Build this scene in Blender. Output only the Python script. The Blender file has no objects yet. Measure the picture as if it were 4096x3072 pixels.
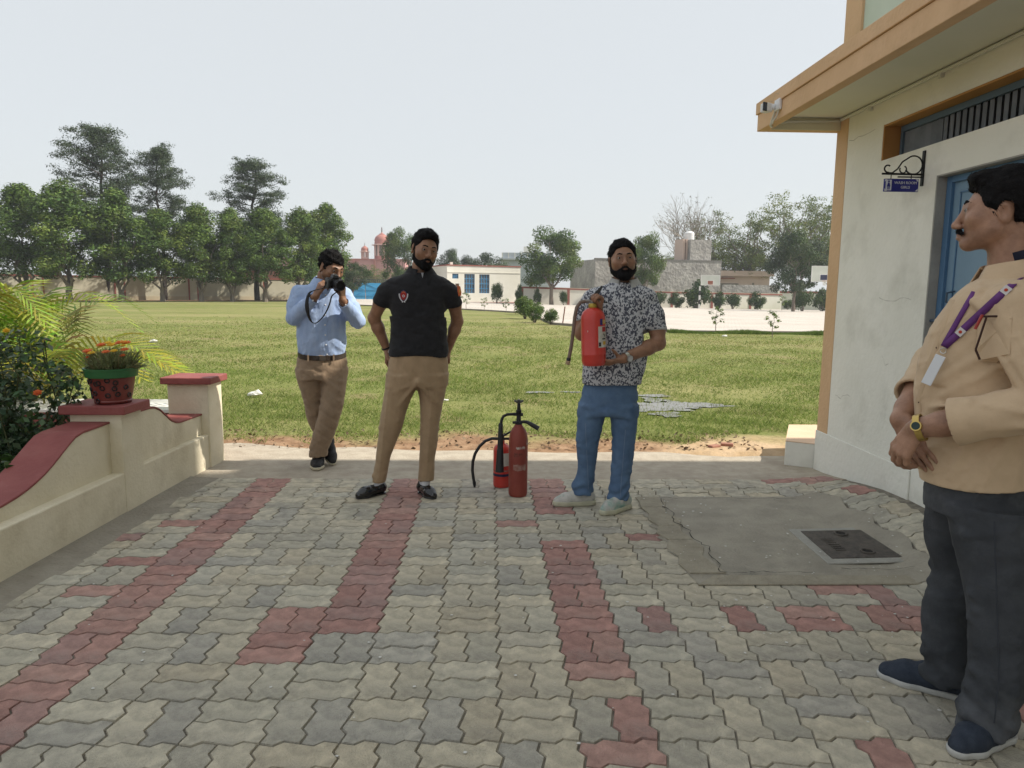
import bpy, bmesh, math, random
import numpy as np
from mathutils import Vector, Matrix
import openvdb as vdb

random.seed(7)
NR = np.random.default_rng(11)
SC = bpy.context.scene
COL = SC.collection

# ------------------------------------------------------------------ camera
CAM_H = 1.36
PITCH, YAW, ROLL = math.radians(7.6394), math.radians(1.7143), math.radians(0.6)
fw = Vector((math.sin(YAW) * math.cos(PITCH), math.cos(YAW) * math.cos(PITCH), -math.sin(PITCH)))
rt = Vector((math.cos(YAW), -math.sin(YAW), 0))
up = rt.cross(fw)
rt, up = rt * math.cos(ROLL) + up * math.sin(ROLL), up * math.cos(ROLL) - rt * math.sin(ROLL)
cam_data = bpy.data.cameras.new("camera")
cam_data.lens = 25.03
cam_data.sensor_width = 36
cam_data.clip_start = 0.05
cam_data.clip_end = 3000
cam = bpy.data.objects.new("camera", cam_data)
COL.objects.link(cam)
cam.matrix_world = Matrix(((rt.x, up.x, -fw.x, 0), (rt.y, up.y, -fw.y, 0), (rt.z, up.z, -fw.z, CAM_H), (0, 0, 0, 1)))
SC.camera = cam

# ------------------------------------------------------------------ sky and sun
SUN_EL = math.radians(45)
SUN_AZ = math.radians(-3)          # measured from +X towards +Y
world = bpy.data.worlds.new("World")
SC.world = world
world.use_nodes = True
wn = world.node_tree
bg = wn.nodes["Background"]
sky = wn.nodes.new("ShaderNodeTexSky")
sky.sky_type = 'NISHITA'
sky.sun_disc = False
sky.sun_elevation = SUN_EL
sky.sun_rotation = math.radians(90) - SUN_AZ
sky.air_density = 1.0
sky.dust_density = 2.0
sky.ozone_density = 1.0
hz = wn.nodes.new("ShaderNodeMix")          # even milky haze over the clear-sky model
hz.data_type = 'RGBA'
hz.inputs[0].default_value = 0.88
hz.inputs[7].default_value = (3.80, 3.93, 3.96, 1)
wn.links.new(sky.outputs[0], hz.inputs[6])
wn.links.new(hz.outputs[2], bg.inputs[0])
bg.inputs[1].default_value = 0.1
sd = bpy.data.lights.new("sun", 'SUN')
sd.energy = 3.0
sd.angle = math.radians(0.8)
sd.color = (1.0, 0.93, 0.82)
sun = bpy.data.objects.new("sun", sd)
COL.objects.link(sun)
sdir = Vector((math.cos(SUN_EL) * math.cos(SUN_AZ), math.cos(SUN_EL) * math.sin(SUN_AZ), math.sin(SUN_EL)))
sun.rotation_euler = sdir.to_track_quat('Z', 'Y').to_euler()
sun.location = sdir * 60
vs = SC.view_settings
vs.view_transform = 'Standard'
vs.look = 'None'
vs.exposure = 1.05
vs.gamma = 1.0
vs.use_curve_mapping = False
SC.cycles.use_denoising = True
SC.cycles.max_bounces = 6
SC.cycles.transparent_max_bounces = 8
SC.cycles.caustics_reflective = False
SC.cycles.caustics_refractive = False

# ------------------------------------------------------------------ materials
MATS = {}


def mat(name, c1, c2=None, scale=6.0, rough=0.8, bump=0.0, bscale=40.0, metal=0.0, spec=0.3, detail=4.0,
        wr=0.0, wsc=14.0, stretch=None, c3=None, s3=1.2, amt3=0.5, coords='Object', trans=0.0, attr=None, lo=0.35, hi=0.65, bdist=0.02, sheen=0.0):
    if name in MATS:
        return MATS[name]
    m = bpy.data.materials.new(name)
    m.use_nodes = True
    nt = m.node_tree
    b = nt.nodes["Principled BSDF"]
    L = nt.links.new
    b.inputs["Roughness"].default_value = rough
    b.inputs["Metallic"].default_value = metal
    b.inputs["Specular IOR Level"].default_value = spec
    if sheen:
        b.inputs["Sheen Weight"].default_value = sheen
    tc = nt.nodes.new("ShaderNodeTexCoord")
    vec = tc.outputs[coords]
    if stretch:
        mp = nt.nodes.new("ShaderNodeMapping")
        mp.inputs["Scale"].default_value = stretch
        L(vec, mp.inputs[0])
        vec = mp.outputs[0]
    col = None
    if attr:
        a = nt.nodes.new("ShaderNodeAttribute")
        a.attribute_name = attr
        col = a.outputs["Color"]
    if c2 is not None:
        n = nt.nodes.new("ShaderNodeTexNoise")
        n.inputs["Scale"].default_value = scale
        n.inputs["Detail"].default_value = detail
        n.inputs["Roughness"].default_value = 0.6
        L(vec, n.inputs["Vector"])
        mr = nt.nodes.new("ShaderNodeMapRange")
        mr.inputs[1].default_value = lo
        mr.inputs[2].default_value = hi
        L(n.outputs["Fac"], mr.inputs[0])
        mx = nt.nodes.new("ShaderNodeMix")
        mx.data_type = 'RGBA'
        L(mr.outputs[0], mx.inputs[0])
        if attr:
            mx.blend_type = 'MULTIPLY'
            mx.inputs[0].default_value = 1
            # multiply tint by a grey noise between c1 and c2
            mg = nt.nodes.new("ShaderNodeMix")
            mg.data_type = 'RGBA'
            L(mr.outputs[0], mg.inputs[0])
            mg.inputs[6].default_value = (*c1, 1)
            mg.inputs[7].default_value = (*c2, 1)
            for l in list(nt.links):
                if l.to_socket == mx.inputs[0]:
                    nt.links.remove(l)
            L(col, mx.inputs[6])
            L(mg.outputs[2], mx.inputs[7])
        else:
            mx.inputs[6].default_value = (*c1, 1)
            mx.inputs[7].default_value = (*c2, 1)
        col = mx.outputs[2]
        if c3 is not None:
            n3 = nt.nodes.new("ShaderNodeTexNoise")
            n3.inputs["Scale"].default_value = s3
            n3.inputs["Detail"].default_value = 5
            n3.inputs["Roughness"].default_value = 0.65
            L(vec, n3.inputs["Vector"])
            mr3 = nt.nodes.new("ShaderNodeMapRange")
            mr3.inputs[1].default_value = 0.52
            mr3.inputs[2].default_value = 0.72
            mr3.inputs[4].default_value = amt3
            L(n3.outputs["Fac"], mr3.inputs[0])
            m3 = nt.nodes.new("ShaderNodeMix")
            m3.data_type = 'RGBA'
            L(mr3.outputs[0], m3.inputs[0])
            L(col, m3.inputs[6])
            m3.inputs[7].default_value = (*c3, 1)
            col = m3.outputs[2]
    if col is not None:
        L(col, b.inputs["Base Color"])
    else:
        b.inputs["Base Color"].default_value = (*c1, 1)
    if bump:
        nb = nt.nodes.new("ShaderNodeTexNoise")
        nb.inputs["Scale"].default_value = bscale
        nb.inputs["Detail"].default_value = 5
        L(vec, nb.inputs["Vector"])
        bp = nt.nodes.new("ShaderNodeBump")
        bp.inputs["Strength"].default_value = bump
        bp.inputs["Distance"].default_value = bdist
        L(nb.outputs["Fac"], bp.inputs["Height"])
        if wr:                      # long soft creases under the fine weave
            mpw = nt.nodes.new("ShaderNodeMapping")
            mpw.inputs["Rotation"].default_value = (.3, .5, .2)
            mpw.inputs["Scale"].default_value = (1.6, 1.6, .55)
            L(tc.outputs[coords], mpw.inputs[0])
            nw = nt.nodes.new("ShaderNodeTexNoise")
            nw.inputs["Scale"].default_value = wsc
            nw.inputs["Detail"].default_value = 1.0
            nw.inputs["Distortion"].default_value = .5
            L(mpw.outputs[0], nw.inputs["Vector"])
            ab = nt.nodes.new("ShaderNodeMath"); ab.operation = 'SUBTRACT'; ab.inputs[1].default_value = .5
            L(nw.outputs["Fac"], ab.inputs[0])
            a2 = nt.nodes.new("ShaderNodeMath"); a2.operation = 'ABSOLUTE'
            L(ab.outputs[0], a2.inputs[0])
            pw_ = nt.nodes.new("ShaderNodeMath"); pw_.operation = 'POWER'; pw_.inputs[1].default_value = 1.0
            L(a2.outputs[0], pw_.inputs[0])
            b2 = nt.nodes.new("ShaderNodeBump")
            b2.inputs["Strength"].default_value = wr
            b2.inputs["Distance"].default_value = .012
            L(pw_.outputs[0], b2.inputs["Height"])
            L(b2.outputs[0], bp.inputs["Normal"])
        L(bp.outputs[0], b.inputs["Normal"])
    if trans:
        tr = nt.nodes.new("ShaderNodeBsdfTranslucent")
        if col is not None:
            L(col, tr.inputs[0])
        else:
            tr.inputs[0].default_value = (*c1, 1)
        ms = nt.nodes.new("ShaderNodeMixShader")
        ms.inputs[0].default_value = trans
        L(b.outputs[0], ms.inputs[1])
        L(tr.outputs[0], ms.inputs[2])
        L(ms.outputs[0], nt.nodes["Material Output"].inputs[0])
    MATS[name] = m
    return m


# ------------------------------------------------------------------ object helpers
def tag(o, label=None, cat=None, group=None, kind=None):
    if label:
        o["label"] = label
    if cat:
        o["category"] = cat
    if group:
        o["group"] = group
    if kind:
        o["kind"] = kind
    return o


def empty(name, loc, label=None, cat=None, group=None):
    o = bpy.data.objects.new(name, None)
    o.empty_display_size = 0.1
    COL.objects.link(o)
    o.location = loc
    return tag(o, label, cat, group)


def wloc(o):
    v = Vector((0, 0, 0))
    while o is not None:
        v += o.location
        o = o.parent
    return v


def link(name, me, m=None, parent=None, loc=None):
    o = bpy.data.objects.new(name, me)
    COL.objects.link(o)
    if m is not None and not me.materials:
        me.materials.append(m)
    if parent is not None:
        o.parent = parent
    if loc is not None:
        o.location = loc
    return o


def copy_tree(o, parent=None):
    c = o.copy()
    COL.objects.link(c)
    if parent is not None:
        c.parent = parent
    for ch in o.children:
        copy_tree(ch, c)
    return c


class MB:
    def __init__(self):
        self.v, self.f = [], []

    def add(self, vs, fs):
        n = len(self.v)
        self.v += [tuple(p) for p in vs]
        self.f += [tuple(i + n for i in f) for f in fs]
        return self

    def box(self, c, s, rz=0.0, R=None):
        c = Vector(c)
        R = R or Matrix.Rotation(rz, 3, 'Z')
        vs = [c + R @ Vector((sx * s[0] / 2, sy * s[1] / 2, sz * s[2] / 2)) for sz in (-1, 1) for sy in (-1, 1) for sx in (-1, 1)]
        return self.add(vs, [(0, 2, 3, 1), (4, 5, 7, 6), (0, 1, 5, 4), (2, 6, 7, 3), (0, 4, 6, 2), (1, 3, 7, 5)])

    def box2(self, a, b):
        return self.box([(a[i] + b[i]) / 2 for i in range(3)], [abs(b[i] - a[i]) for i in range(3)])

    def prism(self, poly, d):
        """poly: list of 3D points (planar), extruded by vector d"""
        n = len(poly)
        d = Vector(d)
        vs = [Vector(p) for p in poly] + [Vector(p) + d for p in poly]
        fs = [tuple(range(n))[::-1], tuple(range(n, 2 * n))]
        fs += [(i, (i + 1) % n, n + (i + 1) % n, n + i) for i in range(n)]
        return self.add(vs, fs)

    def tube(self, pts, rad, n=8, cap=True):
        pts = [Vector(p) for p in pts]
        if not hasattr(rad, '__len__'):
            rad = [rad] * len(pts)
        vs, fs = [], []
        ref = None
        for i, p in enumerate(pts):
            t = (pts[min(i + 1, len(pts) - 1)] - pts[max(i - 1, 0)]).normalized()
            if ref is None:
                ref = t.orthogonal().normalized()
            ref = (ref - t * ref.dot(t))
            ref = ref.normalized() if ref.length > 1e-6 else t.orthogonal().normalized()
            b = t.cross(ref)
            for k in range(n):
                a = 2 * math.pi * k / n
                vs.append(p + (ref * math.cos(a) + b * math.sin(a)) * rad[i])
        for i in range(len(pts) - 1):
            for k in range(n):
                fs.append((i * n + k, i * n + (k + 1) % n, (i + 1) * n + (k + 1) % n, (i + 1) * n + k))
        if cap:
            fs.append(tuple(range(n))[::-1])
            m = (len(pts) - 1) * n
            fs.append(tuple(range(m, m + n)))
        return self.add(vs, fs)

    def lathe(self, prof, c=(0, 0, 0), n=24, close=True):
        c = Vector(c)
        vs, fs = [], []
        for r, z in prof:
            for k in range(n):
                a = 2 * math.pi * k / n
                vs.append(c + Vector((r * math.cos(a), r * math.sin(a), z)))
        for i in range(len(prof) - 1):
            for k in range(n):
                fs.append((i * n + k, i * n + (k + 1) % n, (i + 1) * n + (k + 1) % n, (i + 1) * n + k))
        if close:
            fs.append(tuple(range(n))[::-1])
            m = (len(prof) - 1) * n
            fs.append(tuple(range(m, m + n)))
        return self.add(vs, fs)

    def torus(self, c, R, r, axis=(0, 0, 1), n=20, m=8):
        c, ax = Vector(c), Vector(axis).normalized()
        u = ax.orthogonal().normalized()
        w = ax.cross(u)
        vs, fs = [], []
        for i in range(n):
            a = 2 * math.pi * i / n
            d = u * math.cos(a) + w * math.sin(a)
            for k in range(m):
                b = 2 * math.pi * k / m
                vs.append(c + d * (R + r * math.cos(b)) + ax * r * math.sin(b))
        for i in range(n):
            for k in range(m):
                fs.append((i * m + k, ((i + 1) % n) * m + k, ((i + 1) % n) * m + (k + 1) % m, i * m + (k + 1) % m))
        return self.add(vs, fs)

    def ball(self, c, r, n=12, m=8, sc=(1, 1, 1), R=None):
        c = Vector(c)
        R = R or Matrix.Identity(3)
        vs = [c + R @ Vector((0, 0, r * sc[2]))]
        for i in range(1, m):
            th = math.pi * i / m
            for k in range(n):
                a = 2 * math.pi * k / n
                vs.append(c + R @ Vector((r * sc[0] * math.sin(th) * math.cos(a), r * sc[1] * math.sin(th) * math.sin(a), r * sc[2] * math.cos(th))))
        vs.append(c + R @ Vector((0, 0, -r * sc[2])))
        fs = [(0, 1 + k, 1 + (k + 1) % n) for k in range(n)]
        for i in range(m - 2):
            for k in range(n):
                fs.append((1 + i * n + k, 1 + (i + 1) * n + k, 1 + (i + 1) * n + (k + 1) % n, 1 + i * n + (k + 1) % n))
        l = len(vs) - 1
        fs += [(l, 1 + (m - 2) * n + (k + 1) % n, 1 + (m - 2) * n + k) for k in range(n)]
        return self.add(vs, fs)

    def build(self, name, m, parent=None, smooth=False, bevel=0.0, world=True, seg=2):
        off = wloc(parent) if (parent is not None and world) else Vector((0, 0, 0))
        me = bpy.data.meshes.new(name)
        me.from_pydata([(p[0] - off.x, p[1] - off.y, p[2] - off.z) for p in self.v], [], self.f)
        me.update()
        if smooth:
            me.polygons.foreach_set("use_smooth", [True] * len(me.polygons))
            try:
                me.set_sharp_from_angle(angle=math.radians(40))
            except Exception:
                pass
        o = link(name, me, m, parent)
        if bevel:
            bv = o.modifiers.new("bevel", 'BEVEL')
            bv.width = bevel
            bv.segments = seg
            bv.limit_method = 'ANGLE'
        return o


def np_mesh(name, V, Fq, m, parent=None, smooth=False, loc=None, attr=None):
    """V (n,3) array, Fq (k,3|4) array"""
    me = bpy.data.meshes.new(name)
    V = np.ascontiguousarray(V, dtype=np.float32)
    Fq = np.ascontiguousarray(Fq, dtype=np.int32)
    k = Fq.shape[1]
    me.vertices.add(len(V))
    me.vertices.foreach_set("co", V.ravel())
    me.loops.add(Fq.size)
    me.loops.foreach_set("vertex_index", Fq.ravel())
    me.polygons.add(len(Fq))
    me.polygons.foreach_set("loop_start", np.arange(0, Fq.size, k, dtype=np.int32))
    me.update(calc_edges=True)
    if smooth:
        me.polygons.foreach_set("use_smooth", np.ones(len(Fq), dtype=bool))
    if attr is not None:
        a = me.attributes.new("tint", 'FLOAT_COLOR', 'POINT')
        c = np.ones((len(V), 4), dtype=np.float32)
        c[:, :3] = attr
        a.data.foreach_set("color", c.ravel())
    return link(name, me, m, parent, loc)


def sst(t):
    t = min(1.0, max(0.0, t))
    return t * t * (3 - 2 * t)


def lawn_z(x, y):
    return -0.0111 * min(1.0, max(0.0, (x + 20) / 52)) * max(0.0, min(y, 120) - 6.3)


def pave_z(x, y):
    """the paving climbs a little to the washroom door"""
    return 0.13 * sst((x - 1.95) / 0.57) * sst((5.37 - y) / 1.25)


def text_mesh(s, size, m, parent, R, loc, depth=0.001, name="lettering", align='CENTER'):
    cu = bpy.data.curves.new("t", 'FONT')
    cu.body = s
    cu.size = size
    cu.extrude = depth
    cu.align_x = align
    cu.align_y = 'CENTER'
    cu.resolution_u = 2
    to = bpy.data.objects.new("t", cu)
    COL.objects.link(to)
    dg = bpy.context.evaluated_depsgraph_get()
    me = bpy.data.meshes.new_from_object(to.evaluated_get(dg))
    bpy.data.objects.remove(to)
    me.materials.clear()
    o = link(name, me, m, parent)
    off = wloc(parent) if parent else Vector()
    o.matrix_local = Matrix.Translation(Vector(loc) - off) @ R.to_4x4()
    return o

# ================================================================== SETTING
WALLX = 2.52            # washroom wall plane
# ---- ground sheet
def lawn_material():
    m = bpy.data.materials.new("lawn")
    m.use_nodes = True
    nt = m.node_tree
    L = nt.links.new
    b = nt.nodes["Principled BSDF"]
    b.inputs["Roughness"].default_value = 0.95
    b.inputs["Specular IOR Level"].default_value = 0.1
    tc = nt.nodes.new("ShaderNodeTexCoord")
    sep = nt.nodes.new("ShaderNodeSeparateXYZ")
    L(tc.outputs["Object"], sep.inputs[0])

    def noise(sc, det=4, st=None):
        n = nt.nodes.new("ShaderNodeTexNoise")
        n.inputs["Scale"].default_value = sc
        n.inputs["Detail"].default_value = det
        v = tc.outputs["Object"]
        if st:
            mp = nt.nodes.new("ShaderNodeMapping")
            mp.inputs["Scale"].default_value = st
            L(v, mp.inputs[0])
            v = mp.outputs[0]
        L(v, n.inputs["Vector"])
        return n.outputs["Fac"]

    def rng(f, a, c, lo=0.0, hi=1.0):
        r = nt.nodes.new("ShaderNodeMapRange")
        r.inputs[1].default_value, r.inputs[2].default_value = a, c
        r.inputs[3].default_value, r.inputs[4].default_value = lo, hi
        L(f, r.inputs[0])
        return r.outputs[0]

    def mix(f, a, c):
        x = nt.nodes.new("ShaderNodeMix")
        x.data_type = 'RGBA'
        if isinstance(f, float):
            x.inputs[0].default_value = f
        else:
            L(f, x.inputs[0])
        for s, q in ((6, a), (7, c)):
            if isinstance(q, tuple):
                x.inputs[s].default_value = (*q, 1)
            else:
                L(q, x.inputs[s])
        return x.outputs[2]

    def math_(op, a, c):
        x = nt.nodes.new("ShaderNodeMath")
        x.operation = op
        for i, q in enumerate((a, c)):
            if isinstance(q, float):
                x.inputs[i].default_value = q
            else:
                L(q, x.inputs[i])
        return x.outputs[0]

    g = mix(rng(noise(2.2), .35, .65), (0.15, 0.175, 0.05), (0.23, 0.24, 0.085))
    g = mix(rng(noise(0.22, 5, (0.55, 1.3, 1)), .42, .64, 0, .85), g, (0.31, 0.285, 0.13))
    g = mix(rng(noise(0.9, 6), .56, .70, 0, .75), g, (0.27, 0.20, 0.12))
    g = mix(rng(noise(30, 3), .3, .75, 0, .5), g, (0.06, 0.085, 0.02))
    soil = mix(rng(noise(7, 6), .35, .68), (0.215, 0.128, 0.075), (0.34, 0.225, 0.14))
    sand = mix(rng(noise(5, 6), .35, .65), (0.40, 0.285, 0.17), (0.50, 0.37, 0.24))
    xs = math_('ADD', sep.outputs[0], math_('MULTIPLY', noise(1.1), 2.2))
    soil = mix(rng(xs, 2.3, 2.9), soil, sand)
    # dirt strip along the path: y below about 6.5 with a ragged edge
    yy = math_('ADD', sep.outputs[1], math_('MULTIPLY', math_('SUBTRACT', noise(1.3, 6), 0.5), 1.5))
    msk = rng(yy, 6.25, 6.7, 1.0, 0.0)
    col = mix(msk, g, soil)
    # bare litter strip under the far row of trees: signed distance to the line of the far wall
    far = math_('ADD', math_('MULTIPLY', sep.outputs[0], 0.533), math_('MULTIPLY', sep.outputs[1], -0.846))
    msk2 = rng(math_('ADD', far, math_('MULTIPLY', noise(0.5), 2.0)), -67.0, -66.4, 1.0, 0.0)
    msk2 = math_('MULTIPLY', msk2, rng(sep.outputs[0], -13.0, -16.0, 0.0, 1.0))
    col = mix(msk2, col, mix(rng(noise(1.5, 6), .4, .6), (0.16, 0.095, 0.055), (0.25, 0.165, 0.10)))
    L(col, b.inputs["Base Color"])
    bp = nt.nodes.new("ShaderNodeBump")
    bp.inputs["Strength"].default_value = 0.6
    bp.inputs["Distance"].default_value = 0.04
    L(noise(14, 6), bp.inputs["Height"])
    L(bp.outputs[0], b.inputs["Normal"])
    return m


u = np.sinh(np.linspace(-6.2, 6.2, 121))
xs = u / u.max() * 900
ys = np.concatenate([[-40, -10, 0], np.linspace(5.0, 9, 40), np.geomspace(9.3, 900, 60)])
GX, GY = np.meshgrid(xs, ys)
GZ = np.array([[(lawn_z(x, y) - 0.02 + 0.012 * math.sin(x * 5.1 + y * 3.3) * math.sin(y * 6.7 - x * 2.1) if y > 5.85 else -0.07) for x in xs] for y in ys])
nx = len(xs)
idx = np.arange(GX.size).reshape(GX.shape)
Fq = np.stack([idx[:-1, :-1], idx[:-1, 1:], idx[1:, 1:], idx[1:, :-1]], -1).reshape(-1, 4)
ground = np_mesh("ground", np.stack([GX, GY, GZ], -1).reshape(-1, 3), Fq, lawn_material(), smooth=True)
tag(ground, kind="structure")

# ---- concrete path between the paving and the lawn
conc = mat("path_concrete", (0.36, 0.31, 0.245), (0.45, 0.40, 0.32), 9, 0.9, 0.35, 60, c3=(0.28, 0.235, 0.185), s3=2.5, amt3=.6)
edge = []
for i in range(60):
    x = -9 + i * 0.25
    yf = 6.18 + 0.10 * math.sin(x * 1.7) + 0.05 * math.sin(x * 5.3 + 1) + random.uniform(-.02, .02)
    if x > -0.8:
        yf -= 0.30 * sst((x + 0.8) / 1.6)
    edge.append((x, yf))
vs_, fs_ = [], []
for x, yf in edge:
    for t in range(7):
        y = 4.80 + (yf - 4.80) * t / 6
        vs_.append((x, y, -0.003 + pave_z(x, y) - (0.022 if t == 6 else 0)))
for i in range(len(edge) - 1):
    for t in range(6):
        a = i * 7 + t
        fs_.append((a, a + 7, a + 8, a + 1))
mb = MB(); mb.v, mb.f = vs_, fs_
tag(mb.build("path", conc, smooth=True), kind="structure")

# ---- paving bed and pavers
bed_m = mat("paving_bed", (0.15, 0.135, 0.11), (0.27, 0.245, 0.20), 22, 0.95, .5, 90)
vs_, fs_ = [], []
bx = np.concatenate([np.linspace(-2.4, 1.9, 10), np.linspace(2.0, 2.6, 13)])
by = np.linspace(-1.5, 5.02, 30)
for y in by:
    for x in bx:
        vs_.append((x, y, pave_z(x, y) - 0.0075))
n = len(bx)
for j in range(len(by) - 1):
    for i in range(n - 1):
        a = j * n + i
        fs_.append((a, a + 1, a + n + 1, a + n))
mb = MB(); mb.v, mb.f = vs_, fs_
pavement = tag(mb.build("pavement", bed_m, smooth=True), kind="structure")

PM = mat("paver", (0.70, 0.70, 0.70), (1.14, 1.13, 1.10), 16, 0.9, 0.8, 150, attr="tint", c3=(0.19, 0.185, 0.175), s3=4.5, amt3=.55, bdist=0.007, detail=9, coords="Generated" if False else "Object")
MX, MY, AX = 0.2413, 0.231, 0.0105
GXO, GYO = 0.277, 1.993
prof = [(0.0, 0.0), (0.37, -1.0), (0.60, 1.0)]


def h_edge(x0, y0, periods):      # walk in +x
    q = MX / 2
    return [(x0 + (k + s) * q, y0 + o * AX) for k in range(periods) for s, o in prof]


def v_edge(x0, y0, periods):      # walk in -y starting at (x0, y0)
    q = MY / 2
    return [(x0 + o * AX, y0 - (k + s) * q) for k in range(periods) for s, o in prof]


def paver_poly(x0, y0, w, h):
    """w,h in half modules; counter-clockwise"""
    x1, y1 = x0 + w * MX / 2, y0 + h * MY / 2
    bot = h_edge(x0, y0, w)
    right = v_edge(x1, y1, h)
    top = h_edge(x0, y1, w)
    left = v_edge(x0, y1, h)
    poly = bot + [(x1, y0)] + right[::-1][:-1] + [(x1, y1)] + top[::-1][:-1] + left[:0] + [(x0, y1)] + left[1:]
    out = []
    for p in poly:
        if not out or math.hypot(p[0] - out[-1][0], p[1] - out[-1][1]) > 1e-5:
            out.append(p)
    if math.hypot(out[0][0] - out[-1][0], out[0][1] - out[-1][1]) < 1e-5:
        out.pop()
    return out


def inset(poly, d):
    n = len(poly)
    out = []
    for i in range(n):
        a, b, c = poly[i - 1], poly[i], poly[(i + 1) % n]
        e1 = Vector((b[0] - a[0], b[1] - a[1])).normalized()
        e2 = Vector((c[0] - b[0], c[1] - b[1])).normalized()
        n1, n2 = Vector((-e1.y, e1.x)), Vector((-e2.y, e2.x))
        m = n1 + n2
        m = m / max(0.55, m.dot(n1))
        out.append((b[0] + m.x * d, b[1] + m.y * d))
    return out


def paver_geo(x0, y0, w, h):
    poly = paver_poly(x0, y0, w, h)
    gap = 0.0008 + random.random() * 0.0012
    low = inset(poly, gap)
    topp = inset(poly, gap + 0.0030)
    dz = random.gauss(0, 0.0009)
    tx, ty = random.gauss(0, 0.007), random.gauss(0, 0.007)
    cx, cy = x0 + w * MX / 4, y0 + h * MY / 4
    n = len(poly)
    V = [(x, y, pave_z(x, y) + dz + (x - cx) * tx + (y - cy) * ty) for x, y in topp]
    V += [(x, y, pave_z(x, y) - 0.013) for x, y in low]
    F = [tuple(range(n))] + [(i, n + i, n + (i + 1) % n, (i + 1) % n) for i in range(n)]
    return V, F


PAD = (0.975, 3.175, 2.21, 4.545)    # concrete pad with the manhole
GREYS = [(0.52, 0.475, 0.375), (0.49, 0.452, 0.365), (0.455, 0.425, 0.352), (0.54, 0.49, 0.382), (0.42, 0.398, 0.345), (0.47, 0.445, 0.37), (0.505, 0.45, 0.345), (0.49, 0.458, 0.37), (0.515, 0.475, 0.38)]
RED = [(0.42, 0.25, 0.215), (0.40, 0.23, 0.20), (0.44, 0.275, 0.235), (0.39, 0.245, 0.22)]
red_cells = {(0, 9): (1,), (0, 8): (), (0, 7): (0,), (0, 1): (1,), (0, 0): (1,), (0, -1): (1,), (-1, 8): (1,), (2, 7): (1,), (-5, 3): (0, 1), (-5, 2): (0, 1), (-9, 4): (1,),
             (1, 3): (1,), (3, 3): (0,), (4, 3): (0, 1), (5, 3): (1,), (6, 3): (0, 1), (5, 4): (1,), (6, 4): (0,), (6, 1): (1,), (6, 0): (0,), (3, -1): (1,), (6, -1): (0,), (7, 1): (0,),
             (-9, 6): (0,), (-10, 7): (1,), (-9, 8): (1,), (8, 12): (0, 1), (8, 10): (1,), (7, 12): (1,)}
specs = []
for ci in range(-10, 11):
    for rj in range(-9, 14):
        x0, y0 = GXO + (ci) * MX, GYO + rj * MY
        Hh = (ci + rj) % 2 == 1       # column -1 (just left of x=.277) row 0 is horizontal
        cells = [(x0, y0, 2, 1), (x0, y0 + MY / 2, 2, 1)] if Hh else [(x0, y0, 1, 2), (x0 + MX / 2, y0, 1, 2)]
        isred = (ci in (-8, -4, 0)) and not (ci == -4 and rj < 3) and not (ci == 0 and rj < -1)
        for q, (a, b_, w, h) in enumerate(cells):
            cx, cy = a + w * MX / 4, b_ + h * MY / 4
            if PAD[0] - 0.03 < cx < PAD[2] and PAD[1] - 0.02 < cy < PAD[3]:
                continue
            if cx > WALLX - 0.02 or cy > 5.03:
                continue
            wallx = -2.12 - 0.05 * (5.25 - cy)
            if cx - w * MX / 4 < wallx + 0.02 + 0.03 * math.sin(cy * 9):
                continue
            r = isred
            k = red_cells.get((ci, rj))
            if k is not None:
                r = q in k
            c = random.choice(RED if r else GREYS)
            v = random.uniform(0.92, 1.08)
            specs.append((a, b_, w, h, tuple(x * v for x in c), cx, cy))


def in_view(cx, cy):
    d = Vector((cx, cy, -CAM_H))
    z = d.dot(fw)
    if z < 0.3:
        return False
    return abs(d.dot(rt) / z) < 0.74 and abs(d.dot(up) / z) < 0.56


specs.sort(key=lambda s: (0 if in_view(s[5], s[6]) else 1, math.hypot(s[5], s[6])))
rest_v, rest_f, rest_c = [], [], []
for i, (a, b_, w, h, c, cx, cy) in enumerate(specs):
    V, F = paver_geo(a, b_, w, h)
    if i < 300:
        me = bpy.data.meshes.new("paver")
        me.from_pydata([(x - cx, y - cy, z) for x, y, z in V], [], F)
        at = me.attributes.new("tint", 'FLOAT_COLOR', 'POINT')
        at.data.foreach_set("color", np.tile(np.array((*c, 1), dtype=np.float32), len(V)))
        link("paver", me, PM, pavement, (cx, cy, 0))
    else:
        o_ = len(rest_v)
        rest_v += V
        rest_f += [tuple(k + o_ for k in f) for f in F]
        rest_c += [(*c, 1)] * len(V)
me = bpy.data.meshes.new("pavers")
me.from_pydata(rest_v, [], rest_f)
at = me.attributes.new("tint", 'FLOAT_COLOR', 'POINT')
at.data.foreach_set("color", np.array(rest_c, dtype=np.float32).ravel())
tag(link("pavers", me, PM, pavement), kind="stuff")

# cement haunch between wall foot and pavers
cem = mat("cement", (0.26, 0.235, 0.19), (0.33, 0.30, 0.245), 8, 0.95, 0.5, 50, c3=(0.20, 0.185, 0.15), s3=4)
mb = MB()
pts = []
for i in range(26):
    y = -0.5 + i * 0.22
    xw = -2.12 - 0.05 * (5.25 - y)
    pts.append((xw - 0.02, xw + 0.34, min(y, 5.05)))
for i in range(len(pts) - 1):
    (a, b_, y), (c, d, y2) = pts[i], pts[i + 1]
    mb.add([(a, y, 0.012), (b_, y, -0.009), (d, y2, -0.009), (c, y2, 0.012)], [(0, 1, 2, 3)])
tag(mb.build("cement_strip", cem), kind="structure")

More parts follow.
